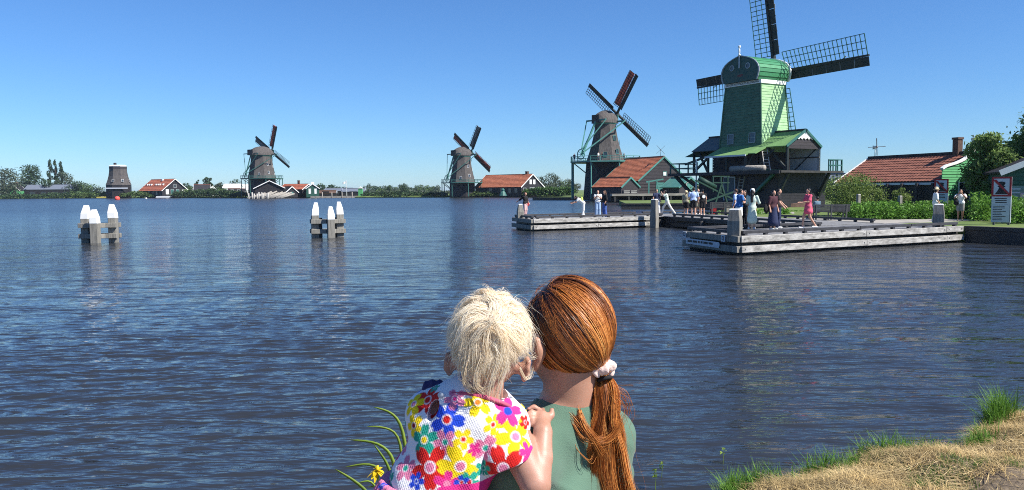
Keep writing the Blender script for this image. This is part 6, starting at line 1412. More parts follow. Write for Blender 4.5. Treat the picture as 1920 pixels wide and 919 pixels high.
    def folds(Pt, D):
        u = Pt @ rl; v = Pt[..., 2]; w = Pt @ fl
        fold = .0042 * np.sin(17 * u - 26 * v + 2.5 * np.sin(11 * v + 1)) + .0050 * np.sin(38 * u + 22 * v + 3 * np.sin(9 * v)) + .003 * np.sin(-31 * v + 44 * u + 2.2 * np.sin(14 * u)) + .0022 * np.sin(70 * v - 30 * u + 2 * np.sin(20 * u + 3))
        cr = lambda q_, w_: np.exp(-(np.sin(q_) / w_) ** 2)
        fold = fold * .6 - .0075 * cr(8.5 * u + 13 * v + .9 * np.sin(16 * v + 2 * u), .22) - .006 * cr(-11 * u + 15 * v + 1.1 * np.sin(13 * u) + .8, .2) - .004 * cr(24 * u + 9 * v + 1.5 * np.sin(19 * v), .25)
        return np.maximum(D - .004 + fold * np.clip((nbl[2] + .02 - v) / .1, 0, 1), -sd(cutc, Pt))
    skin_obj('shirt', L(T), .0055, M_tee, t, .03, .004, post=folds)
    J = [ell(pel, (.172, .122, .135), Rm)]
    for s in (-1, 1):
        h_ = pel + r * .085 * s - Zu * .04; a = np.array([h_[0], h_[1], gz + .10]) + r * .02 * s; k_ = (h_ + a) / 2 + f * .02; J += [cap(h_, k_, .095, .066), cap(k_, a, .064, .055)]
        skin_obj('shoe', L([cap(a - Zu * .05 - f * .05, a - Zu * .055 + f * .15, .042, .036)]), .008, C_white, t)
    skin_obj('trousers', L(J), .010, C_blue, t, .03)
    f, r, Rm = f0, r0_, Rm0
    # ---- hair: cap under the strands, strands swept to the tie, ponytail
    tie = Wp(1126, 690, DD - .01) - org; hl = hc - org
    rad = np.array([.079, .099, .0975])
    def on(dirs, k=1.): return hl + ((dirs * rad) * (k[..., None] if hasattr(k, 'shape') else k)) @ Rm.T
    tl = (tie - hl) @ Rm; td = tl / rad; td /= np.linalg.norm(td)
    q = np.random.default_rng(17)
    def hairline(d):                                         # local dirs (right, forward, up) that carry hair
        return (d[:, 2] > -.34 + .75 * np.clip(d[:, 1], -1, 1) + np.where(d[:, 1] < -.1, -.30, 0)) & ~((d[:, 1] > .02) & (d[:, 2] < .12))
    shell = [ell(hl, (.0765, .0965, .095), Rm)]
    fl_, up_ = _f32(f), _f32(Zu)
    def shcut(Pt, D):
        d = (Pt - _f32(hl)) @ _f32(Rm) / _f32(rad); lim = -.42 + .62 * np.clip(d[..., 1], -1, 1)
        e = (lim - d[..., 2]) * .08; e2 = np.minimum(d[..., 1] - .02, .10 - d[..., 2]) * .08
        return np.maximum(np.maximum(D, e), e2)
    V, F = sculpt(shell, .005, .01, 0, shcut); link('hair', npmesh('hair', V, F, M_copper, vattr={'hue': np.full(len(V), .10)}), None, t)
    n = 9500; d0 = q.normal(size=(n * 4, 3)); d0 /= np.linalg.norm(d0, axis=1)[:, None]; d0 = d0[hairline(d0) & (d0 @ td > -.992)][:n]; n = len(d0)
    # bias of roots to the hairline and parting makes long sweeps
    M_ = 13; tt = np.linspace(0, 1, M_); om = np.arccos(np.clip(d0 @ td, -1, 1))[:, None]
    cl = (np.floor((np.arctan2(d0 @ np.cross(td, [0, 0, 1.]), d0 @ np.cross(td, np.cross(td, [0, 0, 1.]))) + math.pi) * 9)).astype(int)   # clumps by bearing from the tie
    nc = 60; ch = q.uniform(0, 1, nc); ck = q.normal(size=(nc, 3)) * .03
    jit = (q.normal(size=(n, 3)) * .030 + ck[cl % nc])[:, None, :] * np.sin(math.pi * tt)[None, :, None]
    so_ = np.sin(om) + 1e-6
    D = (np.sin((1 - tt)[None] * om) / so_)[..., None] * d0[:, None] + (np.sin(tt[None] * om) / so_)[..., None] * td + jit
    D /= np.linalg.norm(D, axis=2)[..., None]
    lift = 1 + (q.uniform(-.01, .055, n) + .025 * (ch[cl % nc] - .5))[:, None] * np.ones(M_)[None]
    lift[:, 0] = .97
    path = hl + ((D * rad) * lift[..., None]) @ Rm.T
    path[:, -1] = tie + q.normal(size=(n, 3)) * .007; path[:, -2] = path[:, -2] * .6 + (tie + q.normal(size=(n, 3)) * .010) * .4
    stripe = .5 + .5 * np.sin(ch[cl % nc] * 40)
    hue = .20 + .40 * stripe[:, None] ** 1.3 + .42 * np.clip(tt[None] * om / 1.5 - .10 + .35 * (q.uniform(0, 1, n)[:, None] - .5), 0, 1) + q.normal(size=n)[:, None] * .06 - .50 * np.clip(d0[:, 1:2] + .10, 0, 1) * (1 - tt[None] * .5)
    ribbons(path, .00075 + .00035 * np.sin(math.pi * tt), M_copper, 'swept_hair', t, hl, {'hue': np.clip(hue, 0, 1)}, .35)
    # ponytail
    n, M_ = 5600, 20; tt = np.linspace(0, 1, M_)
    cx = [(1128, 694, 0), (1134, 715, -.014), (1138, 760, -.022), (1134, 815, -.020), (1138, 870, -.018), (1150, 930, -.014), (1156, 975, -.01)]
    cs = np.array([Wp(a, b, DD + c) - org for a, b, c in cx]); cu_ = np.linspace(0, 1, len(cx)); cen = np.stack([np.interp(tt, cu_, cs[:, i]) for i in range(3)], 1)
    for _ in range(2): cen[1:-1] = (cen[:-2] + 2 * cen[1:-1] + cen[2:]) / 4
    wid = np.interp(tt, [0, .06, .2, .5, .8, 1], [.008, .010, .025, .036, .044, .040]); dep = wid * .55
    nk = 34; k_ = q.integers(0, nk, n); ka = q.uniform(0, 2 * math.pi, nk); kr = np.sqrt(q.uniform(0, 1, nk)); kp = q.uniform(0, 6.28, nk)
    ux = (kr * np.cos(ka))[k_] + q.normal(size=n) * .085; uy = (kr * np.sin(ka))[k_] + q.normal(size=n) * .085
    wv = .0125 * np.sin(8.5 * tt[None] + kp[k_][:, None]) * tt[None] ** .7 + .0050 * np.sin(21 * tt[None] + 1.3 * kp[k_][:, None] + q.normal(size=n)[:, None] * .4) * tt[None]
    path = cen[None] + CR * ((ux[:, None] * wid[None]) + wv)[..., None] + CF * (uy[:, None] * dep[None])[..., None] * 1.0
    ln = q.uniform(.80, 1.06, n); path = path.copy()
    idx = np.clip(tt[None] * ln[:, None], 0, 1) * (M_ - 1); i0 = np.floor(idx).astype(int); i1 = np.minimum(i0 + 1, M_ - 1); fr = (idx - i0)[..., None]
    path = path[np.arange(n)[:, None], i0] * (1 - fr) + path[np.arange(n)[:, None], i1] * fr
    fly = q.uniform(0, 1, n) < .05; path[fly] += (q.normal(size=(fly.sum(), 1, 3)) * .016) * (tt ** 1.5)[None, :, None]
    hue = .60 + .22 * np.sin(kp[k_] * 5)[:, None] + q.normal(size=n)[:, None] * .10 + .12 * tt[None]
    ribbons(path, .00085 * (1 - .7 * tt), M_copper, 'ponytail', t, cen[None], {'hue': np.clip(hue, .25, 1)}, .5)
    # loose locks across the shirt
    paths, hues = [], []
    for pts, m_, sp in (([(1042, 762, -.02), (1060, 768, -.035), (1080, 785, -.045), (1098, 812, -.055), (1122, 832, -.05), (1150, 824, -.045), (1166, 790, -.04)], 60, .0022), ([(1084, 765, -.03), (1088, 782, -.045), (1098, 806, -.055), (1112, 822, -.055), (1128, 850, -.045)], 80, .0030), ([(1050, 772, -.03), (1072, 790, -.05), (1088, 822, -.058), (1112, 832, -.055), (1130, 820, -.045)], 14, .002),
                        ([(1150, 735, -.02), (1166, 748, -.03), (1178, 770, -.03), (1170, 795, -.02)], 10, .004), ([(1148, 725, -.02), (1172, 735, -.03), (1180, 760, -.02), (1168, 782, -.01)], 8, .005), ([(1062, 800, -.05), (1080, 845, -.058), (1105, 868, -.058), (1112, 850, -.05)], 4, .002)):
        c = np.array([Wp(a, b, DD + z_) - org for a, b, z_ in pts]); uu = np.linspace(0, 1, len(pts)); tq = np.linspace(0, 1, 16); cc = np.stack([np.interp(tq, uu, c[:, i]) for i in range(3)], 1)
        for _ in range(2): cc[1:-1] = (cc[:-2] + 2 * cc[1:-1] + cc[2:]) / 4
        for _ in range(m_): paths.append(cc + q.normal(size=3) * sp + (q.normal(size=3) * sp * 1.5)[None] * tq[:, None]); hues.append(.55 + q.uniform(-.15, .3))
    tubes(np.array(paths), .00042 * np.sin(math.pi * np.linspace(.12, .97, 16)) ** .5, M_copper, 'loose_lock', t, 3, {'hue': np.array(hues)[:, None]})['kind'] = 'stuff'
    # fly-away wisps on the crown
    n = 170; d0 = q.normal(size=(n * 4, 3)); d0[:, 2] = np.abs(d0[:, 2]); d0 /= np.linalg.norm(d0, axis=1)[:, None]; d0 = d0[:n]; tq = np.linspace(0, 1, 8)
    side = q.normal(size=(n, 3)) * .25; D = d0[:, None] + side[:, None] * tq[None, :, None]; D /= np.linalg.norm(D, axis=2)[..., None]
    path = hl + (D * rad * (1.02 + .05 * np.sin(math.pi * tq) * q.uniform(.3, 1.1, n)[:, None])[..., None]) @ Rm.T; tubes(path, .00028, M_copper, 'wisps', t, 3, {'hue': q.uniform(.3, .7, n)[:, None]})['kind'] = 'stuff'
    # scrunchie: a gathered ring of cloth
    ax = (Wp(1120, 672, DD) - Wp(1133, 715, DD - .015)); ax /= np.linalg.norm(ax); u = np.cross(ax, CF); u /= np.linalg.norm(u); w = np.cross(ax, u); c0 = Wp(1125, 694, DD - .010) - org
    NA, NB = 72, 18; V = []
    for i in range(NA):
        a = 2 * math.pi * i / NA; e = u * math.cos(a) + w * math.sin(a); rm = .0125 * (1 + .22 * math.sin(7 * a + .5) + .12 * math.sin(13 * a))
        for j in range(NB):
            b = 2 * math.pi * j / NB; rr_ = rm * (1 + .10 * math.sin(3 * b + 5 * a)); V.append(c0 + e * (.0185 + rr_ * math.cos(b)) + ax * (rr_ * .9 * math.sin(b) + .004 * math.sin(3 * a)))
    F = [(i * NB + j, i * NB + (j + 1) % NB, ((i + 1) % NA) * NB + (j + 1) % NB, ((i + 1) % NA) * NB + j) for i in range(NA) for j in range(NB)]
    link('scrunchie', npmesh('scrunchie', V, F, M_scr), None, t)
    c1 = Wp(1134, 711, DD - .016) - org; MB().tube([tuple(c1 + u * .0125 * math.cos(a) + w * .0125 * math.sin(a)) for a in np.linspace(0, 2 * math.pi, 20)], .0042, 8).build('hair_tie', C_black, t, smooth=True)
    return nb, f, r
nbW, fW, rW = woman()

def child():
    DD = -.04
    hc = Wp(918, 633, DD); f = np.array([.18, .975, -.10]); f /= np.linalg.norm(f); tilt = R(6)
    u0 = np.array([math.sin(tilt), -.05, math.cos(tilt)]); r = np.cross(f, u0); r /= np.linalg.norm(r); up = np.cross(r, f); Rm = np.stack([r, f, up], 1)
    org = np.array([hc[0] - .06, hc[1], hc[2] - .45])
    t = thing('person', 'small blond child in a white dress with bright printed flowers, carried on the arm', 'person', tuple(org))
    L = lambda ps: [(p[0], p[1] - _f32(org), p[2] - _f32(org) if p[0] == 'c' else p[2], p[3], *p[4:]) for p in ps]
    tdir = Wp(800, 960, -.03) - Wp(905, 755, -.04); tdir /= np.linalg.norm(tdir); tr_ = np.cross(tdir, CF); tr_ /= np.linalg.norm(tr_); tf = np.cross(tr_, tdir); Tm = np.stack([tr_, tf, -tdir], 1)
    S = lambda px, py, dd: Wp(px, py, dd)
    chest = ell(S(866, 822, -.030), (.080, .060, .098), Tm); belly = ell(S(818, 925, -.028), (.080, .068, .09), Tm); hips = ell(S(785, 1010, -.02), (.082, .074, .07), Tm)
    shR, shL = S(952, 800, -.045), S(822, 773, -.02)
    P = [ell(hc, (.060, .071, .0725), Rm), ell(hc + f * .030 - up * .045, (.052, .050, .048), Rm), ell(hc + f * .068 + up * -.01, (.010, .010, .009), Rm), cap(hc + f * .078 - up * .028, hc + f * .086 - up * .034, .008, .009), ell(hc + f * .074 - up * .058, (.016, .010, .006), Rm), cap(hc - up * .05, S(898, 768, -.035), .036, .042), chest, belly, hips,
         cap(S(898, 775, -.035), shR, .040, .034), cap(S(895, 772, -.035), shL, .040, .034)]
    for s, px, py in ((-1, 846, 681), (1, 984, 692)):
        ec = S(px, py, DD + .012); out = r * s
        arc = [(.0, -.020), (-.008, -.010), (-.011, .003), (-.008, .015), (.003, .020), (.009, .015)]
        pts = [ec + f * a * .9 + up * b + out * (.007 if a < 0 else .001) for a, b in arc]; P += [cap(a, b, .0044, .0044) for a, b in zip(pts[:-1], pts[1:])] + [ell(ec - out * .002, (.007, .011, .017), Rm), ell(pts[0] + up * .003, (.005, .006, .006), Rm), cap(ec - out * .015, ec, .012, .010)]
    el, wr = S(1004, 908, -.088), S(1018, 810, -.036)
    P += [cap(shR, el, .036, .0275), cap(el, (el + wr) / 2 + CR * .002, .0275, .0225), cap((el + wr) / 2 + CR * .002, wr, .0225, .0175)]
    palm = S(1016, 786, -.006); P += [cap(wr, palm, .0170, .0150), ell(palm, (.015, .013, .0165))]
    for a, b, c, r0 in (((1012, 769, .004), (1001, 763, .006), (991, 767, .002), .0048), ((1009, 777, -.006), (997, 773, -.010), (988, 777, -.014), .0050), ((1008, 786, -.013), (997, 784, -.018), (989, 788, -.020), .0048), ((1008, 795, -.017), (999, 795, -.022), (992, 798, -.023), .0042)):
        P += [cap(S(*a), S(*b), r0 * 1.08, r0), cap(S(*b), S(*c), r0, r0 * .85)]
    P += [cap(S(1026, 788, -.004), S(1034, 779, .000), .0072, .0060), cap(S(1034, 779, .000), S(1035, 769, .006), .0060, .0052)]
    eL, wL = S(775, 868, .075), S(850, 905, .115); P += [cap(shL, eL, .034, .026), cap(eL, wL, .025, .018), ell(S(870, 905, .125), (.02, .022, .014))] + [cap(S(870 + 5, 897 + 6 * k, .13), S(898, 897 + 7 * k, .15), .0065, .0055) for k in range(4)] + [cap(S(865, 893, .125), S(880, 880, .14), .0065, .0055)]
    for a, b, c, d_ in ((S(755, 1030, .0), S(760, 1075, .13), S(765, 1200, .14), .14), (S(815, 1040, -.02), S(890, 1075, .06), S(900, 1200, .075), .1)):
        P += [cap(a, b, .050, .038), cap(b, c, .036, .026), cap(c, c + np.array([0, .06, -.015]), .024, .020)]
    skin_obj('body', L(P), .0033, M_skc, t, .0042, fit=1)
    for s in (-1, 1): MB().lathe([(.0005, -.009), (.0065, -.0065), (.0095, 0), (.0065, .0065), (.0005, .009)], 12, tuple(hc - org + f * .066 + r * .026 * s - up * .012)).build('eye', M_white, t, smooth=True)
    # ---- dress with printed flowers
    WHT = srgb(224, 222, 226); CLR = dict(blue=(.012, .055, .50), teal=(.015, .30, .21), yel=(.80, .56, .006), mag=(.62, .025, .20), red=(.56, .012, .010), pink=(.62, .18, .30), navy=(.012, .014, .06), dkr=(.30, .008, .012), org=(.75, .16, .01))
    FL = [(838, 787, 32, 'blue', 'red'), (897, 781, 26, 'teal', 'yel'), (924, 796, 20, 'yel', 'red'), (967, 819, 34, 'yel', 'pink'), (952, 771, 28, 'mag', 'blue'), (897, 754, 26, 'yel', 'org'), (801, 750, 31, 'red', 'red'), (775, 758, 23, 'yel', 'pink'), (776, 798, 21, 'yel', 'dkr'), (795, 825, 27, 'teal', 'yel'), (835, 829, 22, 'pink', 'teal'), (869, 825, 19, 'yel', 'red'),
          (805, 877, 38, 'red', 'pink'), (864, 874, 38, 'yel', 'pink'), (910, 840, 24, 'pink', 'teal'), (944, 878, 38, 'red', 'pink'), (750, 829, 26, 'pink', 'pink'), (761, 878, 24, 'pink', 'teal'), (741, 858, 19, 'mag', 'mag'), (751, 795, 14, 'teal', 'teal'), (731, 903, 23, 'teal', 'red'), (781, 903, 16, 'blue', 'blue'), (990, 850, 20, 'mag', 'mag'), (907, 878, 16, 'teal', 'teal'), (853, 748, 20, 'pink', 'mag'), (888, 843, 13, 'mag', 'mag'), (790, 731, 12, 'blue', 'blue'), (815, 728, 11, 'teal', 'teal'), (838, 909, 23, 'mag', 'pink'), (879, 904, 20, 'teal', 'red'), (985, 792, 14, 'red', 'red'), (722, 905, 12, 'blue', 'red'), (935, 765, 8, 'blue', 'blue'), (866, 905, 14, 'blue', 'red')]
    def paint(V, F, seed, pxlist):
        q = np.random.default_rng(seed); N_ = vnormals(V, F); Wd = V + org; X, Y, Dp = [np.array(a) for a in zip(*[proj(p) for p in Wd])] if False else _projv(Wd)
        C = np.tile(np.array(WHT), (len(V), 1)); done = []
        facing = ((CP - Wd) * N_).sum(1) > 0
        todo = []
        for px, py, R_, pc, cc in pxlist:
            dd = np.hypot(X - px, Y - py) + np.where(facing, 0, 1e4); i = int(dd.argmin())
            if dd[i] < 14: todo.append((i, R_ * .00108, pc, cc, q.uniform(0, 6.28)))
        keys = ['blue', 'teal', 'yel', 'mag', 'red', 'pink']; tries = 0
        while tries < 500:
            i = int(q.integers(len(V))); tries += 1; R_ = q.uniform(.018, .032)
            if facing[i] and Y[i] < 935: continue
            if all(np.linalg.norm(V[i] - V[j]) > (R_ + rr_) * .86 for j, rr_, *_ in todo): todo.append((i, R_, keys[q.integers(6)], keys[q.integers(6)], q.uniform(0, 6.28)))
        for i, R_, pc, cc, a0 in todo:
            nrm = N_[i]; a = np.cross(nrm, Zu); a /= np.linalg.norm(a) + 1e-9; b = np.cross(nrm, a); dv = V - V[i]; x, y = dv @ a, dv @ b; rr_ = np.hypot(x, y); th = np.arctan2(y, x) + a0
            ok = (N_ @ nrm > -.05) & (np.abs(dv @ nrm) < .03); pet = np.abs(np.cos(2.5 * th)); lim = R_ * (.36 + .64 * pet ** .75) * (1 - .10 * (np.abs(np.cos(2.5 * th)) > .985))
            sf = lambda q_: (np.clip((q_ - rr_) / .0022 + .5, 0, 1) * ok)[:, None]
            for ww_, cc_ in ((sf(lim), CLR[pc]), (sf(R_ * .27), WHT if pc != 'mag' else CLR[cc]), (sf(R_ * .21), CLR[cc])): C = C * (1 - ww_) + np.array(cc_) * ww_
        return C
    def _projv(Wd):
        q = Wd - CP; d = q @ CF; return 960 + FPX * (q @ CR) / d, 459.5 - FPX * (q @ CU) / d, d
    M_dress = mat('printed_seersucker', (1, 1, 1), rough=.85, var=.02, scale=30, bump=.0, vcol=True)
    n = M_dress.node_tree; N = n.nodes; Lk = n.links; tc = N.new('ShaderNodeTexCoord'); mp = N.new('ShaderNodeMapping'); mp.inputs['Rotation'].default_value = (0, R(25), 0); vo = N.new('ShaderNodeTexVoronoi'); vo.inputs['Scale'].default_value = 260; vo.inputs['Randomness'].default_value = .25
    bp = N.new('ShaderNodeBump'); bp.inputs['Strength'].default_value = .55; bp.inputs['Distance'].default_value = .002; bp.invert = True
    Lk.new(tc.outputs['Object'], mp.inputs[0]); Lk.new(mp.outputs[0], vo.inputs[0]); Lk.new(vo.outputs['Distance'], bp.inputs['Height']); Lk.new(bp.outputs[0], N['Principled BSDF'].inputs['Normal'])
    D_ = [chest, belly, cap(S(880, 785, -.032), S(825, 900, -.03), .075, .080), cap(S(890, 780, -.035), shR, .040, .034), cap(S(890, 780, -.035), shL, .040, .040), ell(S(808, 778, -.015), (.038, .046, .042)), hips]
    ncut = cap(S(906, 745, -.045) - org, S(925, 640, -.05) - org, .043, .050)
    sc_ = S(812, 771, -.085) - org
    kd = np.array([.45, 0, .89]); ks = np.array([.89, 0, -.45]); Kr = np.stack([ks, np.array([0, 1., 0]), kd], 1)
    hole = ell(sc_, (.0085, .045, .020), Kr)
    hemz = S(800, 898, -.03)[2] - org[2]
    def dpost(Pt, D):
        x, z_ = Pt[..., 0], Pt[..., 2]; fo = .0016 * np.sin(95 * x + 40 * z_) + .0022 * np.sin(40 * x - 55 * z_ + 2 * np.sin(30 * x)) + .0015 * np.sin(130 * x) * np.clip((hemz + .04 - z_) / .04, 0, 1)
        D = D + fo; return np.maximum(np.maximum(np.maximum(D, -sd(ncut, Pt)), -sd(hole, Pt)), hemz - .012 - z_)
    V, F = sculpt(L(D_), .0023, .022, .008, dpost); link('dress', npmesh('dress', V, F, M_dress, vcol=paint(V, F, 1, FL)), None, t)
    # puffed sleeve with a clean hem
    pA, pB = S(905, 893, -.09), S(1001, 855, -.09); hd_ = pB - pA; hd_ /= np.linalg.norm(hd_); hn = np.cross(hd_, CF); hn /= np.linalg.norm(hn); hn = hn if hn[2] < 0 else -hn; po = _f32(pA - org); hn_ = _f32(hn)
    SL = [cap(S(942, 803, -.05), S(950, 850, -.062), .040, .050), cap(S(935, 790, -.045), S(955, 880, -.065), .036, .040)]
    def spost(Pt, D):
        a = Pt[..., 0]; return np.maximum(D + .0014 * np.sin(130 * a + 40 * Pt[..., 1]), (Pt - po) @ hn_)
    V, F = sculpt(L(SL), .0022, .02, .004, spost); link('sleeve', npmesh('sleeve', V, F, M_dress, vcol=paint(V, F, 2, FL)), None, t)
    # gathered skirt below the waist seam
    SK = [cap(S(806, 915, -.03), S(775, 1130, -.015), .088, .150), ell(S(800, 930, -.03), (.09, .076, .05))]
    def kpost(Pt, D):
        c0_ = _f32(S(800, 950, -.03) - org); a = np.arctan2(Pt[..., 1] - c0_[1], Pt[..., 0] - c0_[0]); g = np.clip((hemz + .01 - Pt[..., 2]) / .03, 0, 1)
        return np.maximum(np.maximum(D + g * (.0045 * np.sin(34 * a) + .002 * np.sin(61 * a + 1)), Pt[..., 2] - hemz - .004), hemz - .20 - Pt[..., 2])
    V, F = sculpt(L(SK), .0034, .02, .004, kpost); link('skirt', npmesh('skirt', V, F, M_dress, vcol=paint(V, F, 3, [(731, 905, 14, 'teal', 'red'), (760, 910, 16, 'navy', 'blue'), (785, 906, 15, 'blue', 'blue'), (812, 912, 16, 'blue', 'pink'), (800, 902, 9, 'mag', 'mag'), (850, 914, 12, 'navy', 'navy'), (838, 909, 22, 'mag', 'pink'), (872, 908, 16, 'blue', 'red'), (895, 910, 14, 'navy', 'blue'), (715, 912, 10, 'blue', 'blue')])), None, t)
    # neckband, keyhole piping, button, little frill
    pb = [S(a, b, c) - org for a, b, c in ((829, 742, -.070), (850, 738, -.083), (880, 739, -.090), (910, 745, -.092), (938, 754, -.085), (958, 764, -.066))]
    MB().tube([tuple(p) for p in pb], .0042, 8).build('neckband', mat('pink_band', (.50, .09, .16), rough=.8), t, smooth=True)
    hp = [tuple(sc_ + ks * .0098 * math.cos(a) + kd * .0215 * math.sin(a) + np.array([0, .006 + .010 * math.sin(a), 0])) for a in np.linspace(0, 2 * math.pi, 26)]
    c = S(827, 741, -.088) - org; b_ = MB().lathe([(.0005, 0), (.0058, 0), (.0062, .0012), (.0055, .0024), (.0005, .002)], 16).build('button', M_shadew, t, smooth=True); b_.location = c; b_.rotation_euler = (R(90), 0, R(-15))
    V, F = sculpt(L([cap(S(806, 722, -.02), S(836, 722, -.03), .010, .006), cap(S(800, 732, -.015), S(822, 727, -.025), .011)]), .0026, .01, 0, lambda Pt, D: D + .0018 * np.sin(420 * Pt[..., 0])); link('frill', npmesh('frill', V, F, M_dress, vcol=np.tile((.03, .03, .10), (len(V), 1))), None, t)
    MB().tube([tuple(S(a, b, c_) - org) for a, b, c_ in ((971, 763, -.03), (977, 759, -.035), (982, 764, -.04), (977, 771, -.045), (986, 770, -.03))], .0022, 6).build('bow_thread', mat('yellow_ribbon', (.75, .55, .02)), t, smooth=True)
    # ---- hair
    q = np.random.default_rng(23); hl = hc - org; rad = np.array([.0645, .0755, .0770])
    def keep(d): return (d[:, 2] > -.36 + .62 * np.clip(d[:, 1], -.6, 1)) & ~((np.abs(d[:, 0]) > .86) & (d[:, 2] < -.25))
    def sh(Pt, D):
        d = (Pt - _f32(hl)) @ _f32(Rm) / _f32(rad); return np.maximum(D, (-.50 + .72 * np.clip(d[..., 1], -.6, 1) - d[..., 2]) * .07)
    V, F = sculpt([ell(hl, (.0625, .0735, .0750), Rm)], .0045, .01, 0, sh); link('hair', npmesh('hair', V, F, M_blond, vattr={'hue': np.full(len(V), .25)}), None, t)
    wh = np.array([.10, -.86, .48]); wh /= np.linalg.norm(wh)                    # the whorl, on the back of the crown
    M_, ng = 15, 260
    def keep_root(d): return keep(d) & ~((np.abs(d[:, 0]) > .70) & (d[:, 2] < .06) & (d[:, 1] < .6))
    def scalp(n):
        d = q.normal(size=(n * 5, 3)); d /= np.linalg.norm(d, axis=1)[:, None]; return d[keep_root(d)][:n]
    gd = scalp(ng); ng = len(gd); gl = Rm.T @ np.array([0, 0, -1.])
    gp = gd * rad * .985; gpath = [gp.copy()]; vel = None
    glen = q.uniform(.050, .100, ng) * np.where(gd[:, 2] < -.2, .62, 1.) * np.where(np.abs(gd[:, 0]) > .65, .75, 1.)
    gph, gw = q.uniform(0, 6.28, ng), q.uniform(4.5, 9.5, ng); gtw = q.normal(size=ng) * .45; glift = q.uniform(.10, 1., ng) ** 2.2 * .13; camp = q.uniform(.25, 1.15, ng)
    for j in range(1, M_):
        tj = j / (M_ - 1); u = gp / rad; u /= np.linalg.norm(u, axis=1)[:, None]
        g = u - wh * (u @ wh)[:, None]; g /= np.linalg.norm(g, axis=1)[:, None] + 1e-6; sd_ = np.cross(u, g)
        ang = gtw + .7 * np.sin(5.2 * u[:, 0] + 2.1) * np.cos(4.3 * u[:, 2] + .7) + .55 * np.clip((u @ wh) - .2, 0, 1)
        want = g * np.cos(ang)[:, None] + sd_ * np.sin(ang)[:, None]
        want = want * (1.05 - .45 * tj) + gl * (.30 + .75 * tj) + u * .45 * (tj < .3) + sd_ * (np.sin(gph + gw * tj) * camp * (.25 + .8 * tj))[:, None] + u * (np.cos(gph + gw * tj) * camp * .6 * tj)[:, None]
        want /= np.linalg.norm(want, axis=1)[:, None]; vel = want if vel is None else vel * .4 + want * .6; vel /= np.linalg.norm(vel, axis=1)[:, None]
        gp = gp + vel * (glen / (M_ - 1))[:, None]
        e = np.linalg.norm(gp / rad, axis=1); lim = 1.015 + np.minimum(tj * 2.2, 1) * glift; low = gp[:, 2] > -.078
        f_ = np.where((e < lim) & low, lim / e, 1.); f_ = np.where((e > lim + .05) & low, (lim + .05) / e, f_); gp = gp * f_[:, None]; gpath.append(gp.copy())
    gpath = np.stack(gpath, 1)
    d = scalp(15000); n = len(d); gi = (d @ gd.T + q.normal(size=(n, ng)) * .010).argmax(1); tq = np.linspace(0, 1, M_)
    off = d * rad * .985 - gpath[gi, 0]; spread = q.normal(size=(n, 3)) * .0028
    loose = q.uniform(0, 1, n) < .10
    path = gpath[gi] + off[:, None] * (1 - .62 * tq ** .8)[None, :, None] + spread[:, None] * tq[None, :, None] * np.where(loose, 4., 1.)[:, None, None] + (np.sin(tq[None] * 9 + q.uniform(0, 6.28, n)[:, None]) * .0011 * tq[None])[..., None] * q.normal(size=(n, 1, 3))
    e = np.linalg.norm(path / rad, axis=2); fix = np.where((e < 1.0) & (path[..., 2] > -.075), 1.0 / e, 1.); path = path * fix[..., None]
    path = path @ Rm.T + hl
    gh = q.normal(size=ng) * .13; hue = .66 + gh[gi][:, None] + .08 * q.normal(size=n)[:, None] + .16 * tq[None]
    ribbons(path, .00072 * (1.15 - .85 * tq), M_blond, 'tousled_hair', t, hl, {'hue': np.clip(hue, 0, 1)})
    # big loose locks and curls at nape, ears and crown
    paths, hs = [], []
    def lock(pts, m_, sp, r_=20):
        c = np.array([S(a, b, z_) - org for a, b, z_ in pts]); uu = np.linspace(0, 1, len(pts)); ts = np.linspace(0, 1, r_); cc = np.stack([np.interp(ts, uu, c[:, i]) for i in range(3)], 1)
        for _ in range(3): cc[1:-1] = (cc[:-2] + 2 * cc[1:-1] + cc[2:]) / 4
        for _ in range(m_): paths.append(cc + q.normal(size=3) * sp + (q.normal(size=3) * sp * 1.6)[None] * ts[:, None]); hs.append(q.uniform(.45, 1))
    B = -.125
    for pts, m_, sp in (([(880, 660, B), (872, 690, B), (868, 715, B + .01), (880, 733, B + .01), (898, 728, B + .005), (896, 712, B)], 26, .0022), ([(905, 665, B), (893, 695, B - .004), (890, 720, B), (905, 735, B + .004), (918, 726, B)], 26, .0024), ([(935, 668, B), (925, 700, B), (918, 725, B), (916, 745, B + .008)], 26, .0028), ([(950, 672, B + .01), (940, 705, B + .01), (932, 735, B + .015), (930, 748, B + .02)], 22, .003), ([(868, 655, B + .01), (862, 685, B + .01), (866, 712, B + .015), (878, 722, B + .012)], 22, .0026),
                        ([(985, 660, -.075), (996, 672, -.06), (1004, 668, -.05)], 8, .0016), ([(975, 690, -.08), (985, 712, -.075), (996, 706, -.065), (1000, 690, -.06)], 14, .0018), ([(880, 575, -.10), (862, 590, -.11), (858, 605, -.10)], 10, .002), ([(930, 552, -.04), (915, 543, -.045), (908, 547, -.05)], 12, .0026), ([(900, 560, -.06), (880, 556, -.065), (862, 572, -.06), (856, 592, -.055)], 12, .0026), ([(925, 600, B), (900, 622, B - .006), (885, 650, B - .006), (884, 680, B - .004)], 30, .003), ([(925, 602, B), (940, 630, B - .004), (945, 660, B), (938, 690, B)], 30, .003), ([(920, 600, B), (890, 605, B), (868, 630, B + .01), (862, 660, B + .015)], 26, .003), ([(918, 610, B), (912, 640, B - .008), (918, 670, B - .008), (908, 700, B - .004)], 26, .003)):
        lock(pts, m_, sp)
    tubes(np.array(paths), .00036 * (1.2 - .8 * np.linspace(0, 1, 20)), M_blond, 'curled_locks', t, 3, {'hue': np.array(hs)[:, None]})['kind'] = 'stuff'
child()

